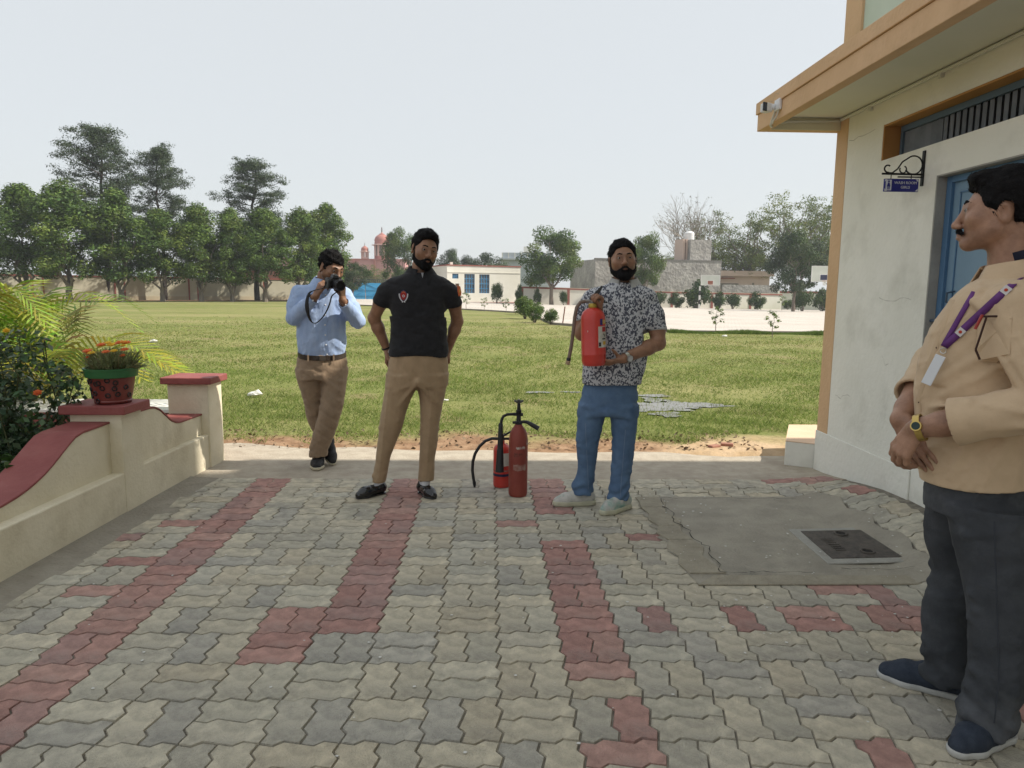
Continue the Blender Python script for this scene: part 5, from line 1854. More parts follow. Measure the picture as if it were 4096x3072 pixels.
class SDF:
    def __init__(self, lo, hi, h):
        self.lo, self.h = np.array(lo, float), h
        self.n = np.ceil((np.array(hi) - self.lo) / h).astype(int) + 1
        self.ax = [self.lo[i] + h * np.arange(self.n[i]) for i in range(3)]
        self.D = np.full(tuple(self.n), .2, dtype=np.float32)

    def blk(self, lo, hi):
        s = []
        for i in range(3):
            a = int(max(0, math.floor((lo[i] - self.lo[i]) / self.h)))
            b = int(min(self.n[i], math.ceil((hi[i] - self.lo[i]) / self.h) + 1))
            if b <= a:
                return None, None
            s.append(slice(a, b))
        p = [self.ax[0][s[0]][:, None, None], self.ax[1][s[1]][None, :, None], self.ax[2][s[2]][None, None, :]]
        return tuple(s), p

    def op(self, fn, lo, hi, k=.0, mode='u', pad=None):
        pad = (k + 3 * self.h) if pad is None else pad
        s, p = self.blk(np.array(lo) - pad, np.array(hi) + pad)
        if s is None:
            return self
        d = fn(p)
        o = self.D[s]
        self.D[s] = smin(o, d, k) if mode == 'u' else (smax(o, -d, k) if mode == 's' else smax(o, d, k))
        return self

    def cap(self, a, b, ra, rb=None, k=.01, mode='u', flat=None):
        rb = ra if rb is None else rb
        a, b = np.array(a, float), np.array(b, float)
        m = max(ra, rb) * (max(1, flat[1]) if flat else 1)
        return self.op(lambda p: f_cap(p, a, b, ra, rb, flat), np.minimum(a, b) - m, np.maximum(a, b) + m, k, mode)

    def chain(self, pts, rads, k=.01, mode='u', flat=None):
        for i in range(len(pts) - 1):
            self.cap(pts[i], pts[i + 1], rads[i], rads[i + 1], k, mode, flat)
        return self

    def ell(self, c, r, k=.01, mode='u', R=None):
        m = max(r)
        return self.op(lambda p: f_ell(p, c, r, R), np.array(c) - m, np.array(c) + m, k, mode)

    def loft(self, secs, k=.02, mode='u', e=2.2, rot=0.0, ends=.012):
        """secs: (z, cx, cy, rx, ry) sorted by z; horizontal slices turned by rot"""
        S = np.array(sorted(secs), float)
        z0, z1 = S[0, 0], S[-1, 0]
        m = S[:, 3:].max()
        lo = np.array([S[:, 1].min() - m, S[:, 2].min() - m, z0])
        hi = np.array([S[:, 1].max() + m, S[:, 2].max() + m, z1])
        ca, sa = math.cos(rot), math.sin(rot)

        def fn(p):
            z = p[2]
            cx, cy, rx, ry = (pch(S[:, 0], S[:, i], z) for i in (1, 2, 3, 4))
            x, y = p[0] - cx, p[1] - cy
            u, v = x * ca + y * sa, -x * sa + y * ca
            r = (np.abs(u / rx) ** e + np.abs(v / ry) ** e) ** (1 / e)
            d = (r - 1) * np.minimum(rx, ry)
            return smax(d, np.maximum(z0 - z, z - z1) + 0 * d, ends)
        return self.op(fn, lo, hi, k, mode)

    def disp(self, fn, lo=None, hi=None, band=.05):
        lo = self.lo if lo is None else lo
        hi = self.lo + self.h * self.n if hi is None else hi
        s, p = self.blk(lo, hi)
        o = self.D[s]
        self.D[s] = o + (fn(p) * (np.abs(o) < band)).astype(np.float32)
        return self

    def front(self, x, z, back=False):
        i = int(round((x - self.lo[0]) / self.h)); k = int(round((z - self.lo[2]) / self.h))
        c = self.D[i, :, k]
        w = np.where(c < 0)[0]
        if len(w) == 0:
            return None
        j = w[-1] if back else w[0]
        if not back and j > 0:
            t = c[j - 1] / (c[j - 1] - c[j])
            return self.ax[1][j - 1] + t * self.h
        return self.ax[1][j]

    def mesh(self, name, m, parent, tint=None, smooth_it=0):
        g = vdb.FloatGrid()
        g.background = .2
        D = np.clip(self.D, -3 * self.h, 3 * self.h)
        D[0], D[-1], D[:, 0], D[:, -1], D[:, :, 0], D[:, :, -1] = (3 * self.h,) * 6
        g.background = 3 * self.h
        g.copyFromArray(D.astype(np.float64) if False else D)
        P, Q = g.convertToQuads(isovalue=0.0)
        P = P * self.h + self.lo
        o = np_mesh(name, P, Q[:, ::-1], m, parent, smooth=True, attr=(tint(P) if tint is not None else None))
        return o


def folds(seed, n, amp, lam, dirs, warp=.5):
    r = np.random.default_rng(seed)
    W = []
    for i in range(n):
        d = np.array(dirs[i % len(dirs)], float) + r.normal(size=3) * .22
        d /= np.linalg.norm(d)
        W.append((d * 2 * math.pi / (lam * r.uniform(.6, 1.5)), r.normal(size=3) * 2 * math.pi / (lam * 2.6), r.uniform(0, 6.28), r.uniform(0, 6.28), amp * r.uniform(.5, 1.2)))

    def fn(p):
        s = 0
        for k, q, a, b, m in W:
            w = np.sin(q[0] * p[0] + q[1] * p[1] + q[2] * p[2] + b)
            v = np.sin(k[0] * p[0] + k[1] * p[1] + k[2] * p[2] + a + warp * 3 * w)
            s = s + m * (.55 * v * np.abs(v) - .9 * (1 - np.abs(v)) ** 4) * (.55 + .45 * w)
        return s
    return fn


def rotm(rx=0, ry=0, rz=0):
    return np.array((Matrix.Rotation(rz, 3, 'Z') @ Matrix.Rotation(ry, 3, 'Y') @ Matrix.Rotation(rx, 3, 'X')))


# ------------------------------------------------------------------ head
def head_parts(q, o):
    x, y, z = q
    ax = np.abs(x)
    p = (x, y, z)
    m = (ax, y, z)
    jw = o.get('jaw', 1.0)
    nd = o.get('nd', 0.0)
    s = f_ell(p, (0, .018, .134), (.0745, .096, .087))
    s = smin(s, f_ell(p, (0, -.022, .088), (.0635 * jw, .068, .084)), .03)
    s = smin(s, f_cap(m, (.046 * jw, -.002, .056), (.014, -.066, .017), .023, .019), .028)
    s = smin(s, f_ell(p, (0, -.073, .018), (.019, .017, .017)), .022)
    s = smin(s, f_ell(m, (.041 * jw, -.060, .088), (.022, .02, .020)), .022)
    s = smin(s, f_cap(m, (.040, -.074, .131), (.006, -.087, .129), .0095, .0095), .012)
    s = smax(s, -f_ell(m, (.031, -.100, .1145), (.019, .017, .0115)), .011)
    s = smin(s, f_cap(p, (0, -.087, .122), (0, -.107, .084 - nd), .0075, .0100), .012)
    s = smin(s, f_ell(p, (0, -.1085, .0790 - nd), (.0118, .0115, .0105)), .008)
    s = smin(s, f_ell(m, (.0125, -.098, .0760 - nd), (.0082, .010, .0078)), .006)
    s = smin(s, f_cap(m, (.015, -.0880, .1195), (.045, -.0785, .1185), .0058, .0050), .005)
    s = smin(s, f_cap(m, (.017, -.0870, .1065), (.043, -.0785, .107), .0048, .0044), .006)
    s = smin(s, f_ell(p, (0, -.0905, .0525 - nd), (.0215, .0135, .0062)), .006)
    s = smin(s, f_ell(p, (0, -.0900, .0425 - nd), (.0190, .0140, .0072)), .006)
    s = smax(s, -f_cap(m, (0, -.1045, .0475 - nd), (.020, -.0965, .0480 - nd), .0020, .0015), .003)
    Re = rotm(.20, 0, .30)
    ear = f_ell(m, (.0765, .012, .103), (.0085, .0195, .031), Re)
    ear = smax(ear, -f_ell(m, (.0862, .007, .104), (.0085, .0115, .0200), Re), .003)
    s = smin(s, ear, .006)
    # hair
    tt = o.get('hair', .014)
    top = o.get('quiff', .010)
    hh = f_ell(p, (0, .020, .138 + top * .5), (.0745 + tt, .096 + tt, .087 + tt * .7 + top * .5))
    if o.get('quiff', 0) > .012:
        hh = smin(hh, f_ell(p, (0, -.055, .205), (.052, .040, .026)), .025)
    ys = [-.20, -.085, -.062, -.052, -.044, -.030, -.014, -.006, .002, .028, .036, .06, .12, .2]
    hl = o.get('hairline', .178)
    zs = [hl, hl - .004, hl - .012, .150, .128, .100 if o.get('side', 1) else .118, .092, .118, .138, .138, .075, .040, .028, .028]
    zh = np.interp(y, ys, zs)
    hair = smax(hh, (zh - z) * .8, .008)
    hair = smax(hair, -(s + .004), .002) if False else hair
    nz = np.sin(x * 310 + 6 * np.sin(y * 90)) * np.sin(y * 260 + 4 * np.sin(z * 120)) * np.sin(z * 240 + x * 100)
    nz2 = np.sin(x * 120 + 3 * np.sin(z * 70 + 1)) * np.sin(y * 110 + 2) + np.sin(z * 140 + x * 60)
    hair = hair + o.get('hn', .0035) * nz + o.get('hn', .0035) * .6 * nz2
    # beard
    beard = None
    if o.get('beard'):
        L = o['beard']
        b = s - (.0035 + L * np.clip((.075 - z) / .075, 0, 1.2)) + .0015 * nz
        if L > .004:
            b = smin(b, f_ell(p, (0, -.072, .008), (.032, .023, .019 + L)), .018)
        yb = [-.2, -.094, -.086, -.070, -.05, -.034, -.026, -.016, -.008, 0]
        zb = [.0655, .0655, .058, .043, .046, .056, .076, .108, .112, .112]
        zz = np.interp(y, yb, zb)
        b = smax(b, (z - zz) * .8, .004)
        b = smax(b, (y - (-.008 + np.clip((.05 - z) * .5, 0, .02))) * .8, .004)
        b = smax(b, (-.022 - z), .006)
        lip = f_ell(p, (0, -.10, .0462), (.0165, .03, .0062))
        b = smax(b, -lip, .002)
        gap = f_ell(m, (.030, -.10, .058), (.010, .03, .006))
        b = smax(b, -gap, .003)
        beard = b
    must = None
    if o.get('must'):
        b = smin(f_cap(m, (.004, -.0985, .0625 - nd), (.028, -.0865, .056 - nd), .0068, .0045), f_cap(m, (.0, -.097, .064 - nd), (.012, -.095, .063 - nd), .0065, .0065), .004)
        must = b + .001 * nz
    brow = f_cap(m, (.014, -.0915, .1335), (.030, -.0875, .1385), .0042, .0044)
    brow = np.minimum(brow, f_cap(m, (.030, -.0875, .1385), (.048, -.0750, .133), .0044, .0026)) + .0008 * nz
    return s, hair, beard, must, brow


HAIRM = mat("hair_black", (.005, .0045, .005), (.011, .010, .0105), 60, .75, .8, 260, spec=.12, bdist=.004)
EYEW = mat("eye_white", (.27, .235, .21), rough=.4)
EYEI = mat("eye_iris", (.02, .012, .008), rough=.2)


def skin_mat(name, c):
    return mat(name, (.80, .76, .74), (1.15, 1.14, 1.12), 22, .48, .35, 160, attr="tint", spec=.4, bdist=.003, detail=8)


def strands(G, ob, R, c, sc, nm, o):
    """fine combed hairs over the hair mass, joined into the same mesh"""
    me = ob.data
    n = len(me.vertices)
    V = np.empty(n * 3, np.float32); me.vertices.foreach_get("co", V); V = V.reshape(-1, 3)
    Nn = np.empty(n * 3, np.float32); me.vertices.foreach_get("normal", Nn); Nn = Nn.reshape(-1, 3)
    k = {'hair': 5200, 'beard': 3200, 'moustache': 500}[nm]
    i = NR.integers(0, n, k)
    p, nn = V[i].astype(float), Nn[i].astype(float)
    q = ((p - c) @ R) / sc
    ctr = c + R @ (np.array((0, .01, .10)) * sc)
    nn = np.where((np.sum(nn * (p - ctr), 1) < 0)[:, None], -nn, nn)
    if nm == 'hair':
        front = np.clip((-.02 - q[:, 1]) / .06, 0, 1)[:, None] * (q[:, 2] > .15)[:, None]
        d = np.stack([q[:, 0] * 1.5, np.full(k, .8), np.where(q[:, 2] > .17, .0, -.9)], 1) * (1 - front) + front * np.array([.35, .55, .55])
        ln, w, lift = .016, .0007, .05
    elif nm == 'beard':
        d = np.stack([q[:, 0] * 3, np.full(k, -.25), np.full(k, -1.0)], 1)
        ln, w, lift = .007, .0006, .22
    else:
        d = np.stack([np.sign(q[:, 0]) * .8, np.full(k, -.1), np.full(k, -.7)], 1)
        ln, w, lift = .009, .0006, .25
    d = d @ R.T + NR.normal(size=(k, 3)) * .25
    d = d - nn * np.sum(d * nn, 1, keepdims=True)
    d = unit(d) + nn * lift * NR.uniform(.2, 1.2, (k, 1))
    tip = p + unit(d) * (ln * sc * NR.uniform(.5, 1.3, (k, 1)))
    s = unit(np.cross(d, nn)) * (w * 1.3 if o.get('h', .0036) < .0034 else w * 1.8)
    X = np.stack([p - s - nn * .001, p + s - nn * .001, tip + s * .3, tip - s * .3], 1).reshape(-1, 3)
    nf = len(me.polygons)
    Q = np.empty(nf * 4, np.int32); me.polygons.foreach_get("vertices", Q) if False else me.loops.foreach_get("vertex_index", Q)
    allV = np.concatenate([V, X]); allF = np.concatenate([Q.reshape(-1, 4), n + np.arange(4 * k).reshape(k, 4)])
    tmp = np_mesh(nm, allV, allF, HAIRM, smooth=True)
    ob.data = tmp.data
    bpy.data.objects.remove(tmp)


def build_head(S, root, c, R, sc, o, skin_c):
    """adds the head to body field S; returns small extra objects. c = chin point (head-frame origin)"""
    h = o.get('h', .0036)
    lo, hi = np.array((-.125, -.15, -.05)), np.array((.125, .145, .26))
    corners = np.array([R @ (np.array((a, b, d)) * sc) for a in (lo[0], hi[0]) for b in (lo[1], hi[1]) for d in (lo[2], hi[2])]) + c
    wlo, whi = corners.min(0), corners.max(0)
    Rt = R.T

    def q_of(p):
        d = [p[i] - c[i] for i in range(3)]
        return [(Rt[j][0] * d[0] + Rt[j][1] * d[1] + Rt[j][2] * d[2]) / sc for j in range(3)]
    oskin = dict(o, beard=None, must=None)
    S.op(lambda p: np.maximum(head_parts(q_of(p), oskin)[0] * sc, f_ell(q_of(p), (0, 0, .11), (.15, .17, .17)) * .6 * sc), wlo, whi, .016)
    out = []
    G = SDF(wlo, whi, h)
    _, pall = G.blk(wlo - 1, whi + 1)
    HP = head_parts(q_of(pall), o)
    for idx, nm in ((1, "hair"), (2, "beard"), (3, "moustache"), (4, "eyebrows")):
        if HP[idx] is None:
            continue
        G.D = (HP[idx] * sc).astype(np.float32)
        ob = G.mesh(nm, HAIRM, root)
        out.append(ob)
        if nm != "eyebrows":
            strands(G, ob, R, c, sc, nm, o)
    for s in (-1, 1):
        e = c + R @ (np.array((s * .031, -.0780, .1130)) * sc)
        mb = MB(); mb.ball(e, .0112 * sc, 12, 8); mb.build("eye", EYEW, root, smooth=True, world=False)
        g = R @ np.array((o.get('look', 0), -1, o.get('lookz', -.02))); g /= np.linalg.norm(g)
        mb = MB(); mb.ball(e + g * .0062 * sc, .0064 * sc, 10, 8); mb.build("iris", EYEI, root, smooth=True, world=False)

    def tint(P):
        q = ((P - c) @ R) / sc
        t = np.tile(np.array(skin_c), (len(P), 1))
        t *= (1 + .05 * np.sin(P[:, :1] * 90) * np.sin(P[:, 2:] * 70))
        lip = np.exp(-((q[:, 0] / .021) ** 4 + ((q[:, 2] - .0475) / .0095) ** 4 + ((q[:, 1] + .095) / .02) ** 4))[:, None]
        t = t * (1 - lip * .35) + lip * .35 * np.array(skin_c) * np.array((1.0, .62, .62))
        eye = np.exp(-(((np.abs(q[:, 0]) - .031) / .020) ** 2 + ((q[:, 2] - .113) / .014) ** 2 + ((q[:, 1] + .09) / .03) ** 2))[:, None]
        t = t * (1 - .30 * eye)
        if o.get('stubble'):
            st = (np.clip((.07 - q[:, 2]) / .02, 0, 1) * np.clip((.0 - q[:, 1]) / .02, 0, 1) * (np.abs(q[:, 0]) < .09) * (q[:, 2] > -.03))[:, None]
            t = t * (1 - o['stubble'] * st)
        return t.clip(0, 1)
    return tint


def hand(S, wrist, d, nrm, thumb, curl, sc=1.0, spread=.06, tcurl=.5, tdir=None):
    """d: direction to the knuckles; nrm: back of hand; thumb: +1/-1 side along cross(d, nrm)"""
    w = np.array(wrist, float)
    d = np.array(d, float); d /= np.linalg.norm(d)
    nrm = np.array(nrm, float); nrm -= d * (nrm @ d); nrm /= np.linalg.norm(nrm)
    ac = np.cross(d, nrm) * thumb            # towards the thumb
    offs = [.0285, .0095, -.0095, -.0275]
    lens = [.073, .081, .075, .058]
    klen = [.086, .089, .085, .078]
    for i in range(4):
        b0 = w + ac * offs[i] * .55 * sc + d * .012 * sc
        k = w + ac * offs[i] * sc + d * klen[i] * sc + nrm * (.003 - .004 * abs(i - 1.2)) * sc
        S.cap(b0, k, .0125 * sc, .0108 * sc, .010 * sc)
        cu = curl[i] if hasattr(curl, '__len__') else curl
        ang = 0
        pos = k
        dirv = d + ac * offs[i] / .0285 * spread
        dirv /= np.linalg.norm(dirv)
        for j, fr in enumerate((.46, .30, .24)):
            ang += cu * (1.0, 1.15, .7)[j]
            v = dirv * math.cos(ang) - nrm * math.sin(ang)
            nx_ = pos + v * lens[i] * fr * sc
            S.cap(pos, nx_, (.0096, .0086, .0078)[j] * sc, (.0086, .0078, .0066)[j] * sc, .0035 * sc)
            pos = nx_
    td = np.array(tdir, float) if tdir is not None else d * .62 + ac * .75 - nrm * .35
    td /= np.linalg.norm(td)
    t0 = w + ac * .020 * sc + d * .018 * sc
    t1 = t0 + td * .042 * sc
    S.cap(t0, t1, .0145 * sc, .0115 * sc, .012 * sc)
    td2 = td * math.cos(tcurl) + (d * .8 - nrm * .5) * math.sin(tcurl)
    td2 /= np.linalg.norm(td2)
    t2 = t1 + td2 * .032 * sc
    S.cap(t1, t2, .0108 * sc, .0095 * sc, .004 * sc)
    td3 = td2 * .9 + d * .2 - nrm * .15
    td3 /= np.linalg.norm(td3)
    S.cap(t2, t2 + td3 * .024 * sc, .0094 * sc, .0075 * sc, .004 * sc)


def shoe(root, heel, toe, m_up, m_sole, style='sneaker', tilt=0.0, zlift=0.0, h=.0048, width=1.0, name="shoe"):
    heel, toe = np.array((*heel, 0.)), np.array((*toe, 0.))
    L = np.linalg.norm(toe - heel)
    d = (toe - heel) / L
    s = np.array((d[1], -d[0], 0))
    upv = np.array((0, 0, 1.))

    def P(t, side=0, z=0):
        return heel + d * (t * L) + s * side + upv * z
    lo = np.minimum(heel, toe) - .07; hi = np.maximum(heel, toe) + .07
    lo[2], hi[2] = -.012, .13
    G = SDF(lo, hi, h)
    W = width
    if style == 'loafer':
        G.chain([P(.13, 0, .042), P(.45, 0, .040), P(.70, .002, .030), P(.90, 0, .022)], [.033 * W, .034 * W, .039 * W, .027 * W], .02)
        G.cap(P(.13, 0, .05), P(.20, 0, .075), .034, .033, .015)
        G.cap(P(.22, 0, .088), P(.42, 0, .085), .030, .026, .008, 's')
        G.cap(P(.55, -.03, .062), P(.55, .03, .062), .006, .006, .004)
        G.cap(P(.72, -.022, .058), P(.80, 0, .052), .003, .003, .004)
        G.cap(P(.72, .022, .058), P(.80, 0, .052), .003, .003, .004)
    else:
        G.chain([P(.13, 0, .048), P(.42, 0, .048), P(.70, .002, .036), P(.89, 0, .028)], [.036 * W, .038 * W, .041 * W, .030 * W], .02)
        G.cap(P(.14, 0, .06), P(.20, 0, .092), .037, .036, .015)
        G.cap(P(.28, 0, .094), P(.5, 0, .075), .030, .024, .02)
        for k in range(4):
            G.cap(P(.42 + .07 * k, -.022, .086 - .008 * k), P(.44 + .07 * k, .022, .086 - .008 * k), .0042, .0042, .003)
    zs = .012 if style == 'loafer' else .024
    G.op(lambda p: (zs - .004 - p[2]) + 0 * p[0] + 0 * p[1], lo, hi, .002, 'i')
    up_ = G.mesh(name, m_up, root)
    G2 = SDF(lo, hi, h)
    rr = [.036 * W, .034 * W, .043 * W, .032 * W] if style != 'loafer' else [.032 * W, .030 * W, .038 * W, .028 * W]
    if style == 'boost':
        rr = [.040 * W, .038 * W, .045 * W, .033 * W]
    G2.chain([P(.12, 0, .016), P(.42, 0, .016), P(.70, .002, .016), P(.90, 0, .018)], rr, .02)
    G2.op(lambda p: np.maximum(p[2] - (zs + (.010 if style == 'boost' else 0)), .0005 - p[2]) + 0 * p[0] + 0 * p[1], lo, hi, .004, 'i')
    so = G2.mesh("sole", m_sole, up_)
    if tilt or zlift:
        # pivot about the toe
        ax = Vector(s)
        T = Matrix.Translation(Vector(toe) + Vector((0, 0, zlift))) @ Matrix.Rotation(tilt, 4, ax) @ Matrix.Translation(-Vector(toe))
        up_.matrix_local = T
    return up_


def collar(root, c, rx, ry, m, front=(0, -1), zb=.035, drop=.045, spread=.035, back=.01, open_=.35, tilt=0.0, name="collar", rot=0.0):
    """folded shirt collar around the neck: two wings from the nape to the throat"""
    ca, sa = math.cos(rot), math.sin(rot)
    for s in (-1, 1):
        V, F = [], []
        n = 16
        for i in range(n + 1):
            t = i / n
            a = math.pi * (1 - t) + open_ * t                  # pi = nape, open_ = throat
            u, v = s * math.sin(a), -math.cos(a)               # v=-1 towards the face
            v = -math.cos(a)
            zt = zb * (1 - t * .75) - tilt * t
            for j, (k, dz) in enumerate(((0, 0), (.006, .006), (.018 + spread * t * .6, -.6), (.022 + spread * t, -1))):
                fall = (.030 + drop * max(0, t - .35) * 1.3)
                z = c[2] + zt + (dz if j == 1 else 0) + (fall * dz if j >= 2 else 0)
                x_, y_ = (rx + k) * u, (ry + k) * v * (-1) * -1
                X = x_ * ca - y_ * sa; Y = x_ * sa + y_ * ca
                V.append((c[0] + X, c[1] + Y, z))
        for i in range(n):
            for j in range(3):
                a0 = i * 4 + j
                F.append((a0, a0 + 1, a0 + 5, a0 + 4))
        mb = MB(); mb.v, mb.f = V, F
        o = mb.build(name, m, root, smooth=True, world=False)
        so = o.modifiers.new("solid", 'SOLIDIFY'); so.thickness = .0045; so.offset = 0
    return o


def ring_band(root, name, m, c, axis, rx, rz, w, t=.003, n=28, xdir=None):
    """a band (watch strap, belt, bracelet) around axis"""
    ax = Vector(axis).normalized()
    u = Vector(xdir) if xdir is not None else ax.orthogonal()
    u = (u - ax * u.dot(ax)).normalized(); v = ax.cross(u)
    c = Vector(c)
    V, F = [], []
    for i in range(n):
        a = 2 * math.pi * i / n
        for (dr, dw) in ((0, -w / 2), (t, -w / 2), (t, w / 2), (0, w / 2)):
            V.append(c + u * (rx + dr) * math.cos(a) + v * (rz + dr) * math.sin(a) + ax * dw)
    for i in range(n):
        for j in range(4):
            F.append((i * 4 + j, ((i + 1) % n) * 4 + j, ((i + 1) % n) * 4 + (j + 1) % 4, i * 4 + (j + 1) % 4))
    mb = MB(); mb.v, mb.f = V, F
    return mb.build(name, m, root, smooth=True, world=False)

# ================================================================== PEOPLE
def person(loc, rotz, label):
    r = empty("person", (loc[0], loc[1], 0), label, "person")
    r.rotation_euler.z = math.radians(rotz)
    return r


def sec(z, xl, xr, y, ry):
    return (z, (xl + xr) / 2, y, (xr - xl) / 2, ry)


def lerp(a, b, t):
    return np.array(a, float) * (1 - t) + np.array(b, float) * t


SKIN = skin_mat("skin", None)
khaki = mat("khaki_cloth", (.32, .225, .135), (.37, .262, .16), 18, .85, .25, 140, wr=.35, wsc=9, sheen=.1, bdist=.004)
khaki2 = mat("brown_khaki_cloth", (.25, .178, .118), (.295, .212, .14), 18, .85, .25, 140, wr=.4, wsc=9, sheen=.1, bdist=.004)
blackc = mat("black_knit", (.012, .012, .014), (.018, .018, .021), 30, .85, .2, 300, wr=.4, wsc=9, sheen=.05, bdist=.003)

# ------------------------------------------------------------------ man in black polo
B = person((-.60, 4.575), 7.49, "man in black polo shirt and khaki trousers with hands behind his hips")
k2 = lambda x, z: (x * 1.02, 1.36 + (z - 1.36) * 1.02)
shirt = SDF((-.22, -.22, .88), (.48, .22, 1.56), .0066)
prof = [(.89, -.048, .310, .126), (.925, -.050, .312, .128), (.96, -.052, .316, .132), (1.02, -.047, .313, .130), (1.10, -.042, .309, .126), (1.18, -.045, .306, .124), (1.26, -.050, .308, .124), (1.33, -.058, .314, .120), (1.38, -.054, .318, .108), (1.41, -.030, .300, .094), (1.432, .020, .262, .080), (1.450, .058, .228, .070)]
shirt.loft([sec(1.36 + (z - 1.36) * 1.02, a * 1.02, b * 1.02, .0, d) for z, a, b, d in prof], .01, ends=.004, e=2.35)
shL, shR = (-.012, .0, 1.352), (.282, .0, 1.352)
slL, slR = (-.103, .022, 1.262), (.366, .022, 1.256)
elL, elR = (-.148, .075, 1.162), (.390, .075, 1.143)
wrL, wrR = (-.066, .105, .955), (.330, .105, .955)
shirt.chain([shL, (-.062, .01, 1.318), slL], [.060, .059, .053], .04)
shirt.chain([shR, (.330, .01, 1.318), slR], [.060, .059, .053], .04)
shirt.disp(folds(3, 5, .0026, .11, [(.5, 0, 1), (-.5, 0, 1), (.9, 0, .5)]))
for s_, e_ in ((slL, elL), (slR, elR)):
    dv = np.array(e_) - np.array(s_); dv /= np.linalg.norm(dv)
    s0 = np.array(s_) + dv * .004
    shirt.op(lambda p: (p[0] - s0[0]) * dv[0] + (p[1] - s0[1]) * dv[1] + (p[2] - s0[2]) * dv[2], s0 - .075, s0 + .075, .003, 'i', pad=0)
    shirt.cap(s0 - dv * .006, s0 + dv * .03, .044, .044, .002, 's')
shirt.op(lambda p: f_ell(p, (.148, 0, .9), (.16, .115, .05)), (-.05, -.15, .86), (.34, .15, .95), .003, 's')
shirt.op(lambda p: (.925 + .008 * np.sin(p[0] * 14) - p[2]) + 0 * p[1], (-.1, -.2, .88), (.4, .2, .96), .004, 'i', pad=0)
shirt.disp(lambda p: .003 * np.sin(p[2] * 70 + 5 * np.sin(p[0] * 9)) * np.clip((1.02 - p[2]) / .12, 0, 1) * np.clip((p[0] + .0) / .3, 0, 1), (-.2, -.22, .88), (.4, .22, 1.05))
polo = shirt.mesh("polo_shirt", blackc, B)
collar(B, (.150, .004, 1.452), .066, .062, blackc, drop=.075, spread=.038, open_=.30, zb=.050)
body = SDF((-.24, -.21, .78), (.48, .24, 1.74), .0050)
body.cap((.150, .012, 1.36), (.153, .012, 1.50), .062, .056, .02)
body.loft([sec(.95, -.02, .28, 0, .09), sec(1.2, -.02, .28, 0, .09), sec(1.36, -.0, .27, 0, .08), sec(1.42, .08, .22, 0, .05)], .03)
for a, b, c, d in ((shL, slL, elL, wrL), (shR, slR, elR, wrR)):
    body.chain([a, b, c], [.046, .0435, .037], .02)
    body.chain([c, lerp(c, d, .3), d], [.037, .0385, .0255], .02)
hand(body, wrL, (-.05, .10, -1), (-1, .15, .1), -1, (.55, .6, .6, .6), .95)
hand(body, wrR, (.02, .10, -1), (1, .15, .1), 1, (.9, 1.0, 1.0, 1.0), .95)
Rb_ = rotm(.10, 0, 0)
Rb_ = np.array(Matrix.Rotation(math.radians(10), 3, 'Y')) @ np.array(Matrix.Rotation(math.radians(16), 3, 'Z')) @ np.array(Matrix.Rotation(math.radians(4), 3, 'X'))
tb = build_head(body, B, np.array((.156, -.022, 1.487)), Rb_, 1.0, dict(hair=.008, quiff=.016, beard=.003, stubble=.4, hairline=.192, hn=.003, look=-.05), (.275, .148, .09))
body.mesh("body", SKIN, B, tint=tb)
tr = SDF((-.27, -.20, .05), (.36, .22, .98), .0066)
tr.loft([sec(.74, -.066, .318, .0, .118), sec(.80, -.064, .322, .0, .126), sec(.88, -.056, .320, .0, .126), sec(.955, -.046, .312, .0, .120)], .01, ends=.006)
tr.loft([sec(.085, -.176, -.086, .052, .058), sec(.16, -.163, -.072, .046, .056), sec(.25, -.148, -.054, .036, .060), sec(.35, -.136, -.016, .022, .066), sec(.45, -.124, .022, .005, .073), sec(.55, -.110, .050, .0, .084), sec(.64, -.094, .082, .0, .094), sec(.72, -.080, .118, .0, .104), sec(.80, -.066, .134, .0, .112)], .03, ends=.004)
tr.loft([sec(.092, .126, .228, .030, .058), sec(.16, .131, .232, .028, .056), sec(.25, .136, .238, .022, .060), sec(.35, .140, .252, .010, .066), sec(.46, .141, .262, .0, .072), sec(.55, .142, .278, .0, .084), sec(.64, .138, .296, .0, .094), sec(.72, .128, .310, .0, .104), sec(.80, .118, .318, .0, .112)], .03, ends=.004)
tr.disp(folds(8, 4, .0026, .13, [(1, 0, .25), (.9, 0, -.4), (.5, .2, .7)]))
for (xa, za, xb, zb_, a_) in ((.124, .775, -.02, .70, .006), (.124, .77, .01, .62, .006), (.124, .775, .27, .70, .006), (.124, .765, .24, .63, .005), (-.115, .46, .0, .52, .006), (-.11, .43, .02, .40, .006), (.15, .47, .255, .44, .007), (.145, .43, .25, .50, .005), (-.165, .13, -.09, .15, .005)):
    y0, y1 = tr.front(xa, za), tr.front(xb, zb_)
    if y0 is not None and y1 is not None:
        tr.cap((xa, y0 + .006, za), (xb, y1 + .006, zb_), .010, .007, .022)
for x0, x1, z0_, z1_ in ((-.13, -.06, .12, .70), (.178, .215, .12, .70)):      # pressed creases
    for i in range(10):
        za, zb_ = z0_ + (z1_ - z0_) * i / 10, z0_ + (z1_ - z0_) * (i + 1) / 10
        xa, xb = x0 + (x1 - x0) * i / 10, x0 + (x1 - x0) * (i + 1) / 10
        ya, yb = tr.front(xa, za), tr.front(xb, zb_)
        if ya is not None and yb is not None:
            tr.cap((xa, ya + .003, za), (xb, yb + .003, zb_), .004, .004, .010)
for cx_, cy_h, z_ in ((-.131, .055, .085), (.177, .033, .092)):
    tr.cap((cx_, cy_h, z_ - .03), (cx_, cy_h, z_ + .03), .042, .042, .002, 's')
tr.mesh("trousers", khaki, B)
patent = mat("patent_black", (.008, .008, .010), rough=.10, spec=.65)
shoe(B, (-.093, .066), (-.272, -.052), patent, patent, 'loafer')
shoe(B, (.139, .050), (.226, -.122), patent, patent, 'loafer')
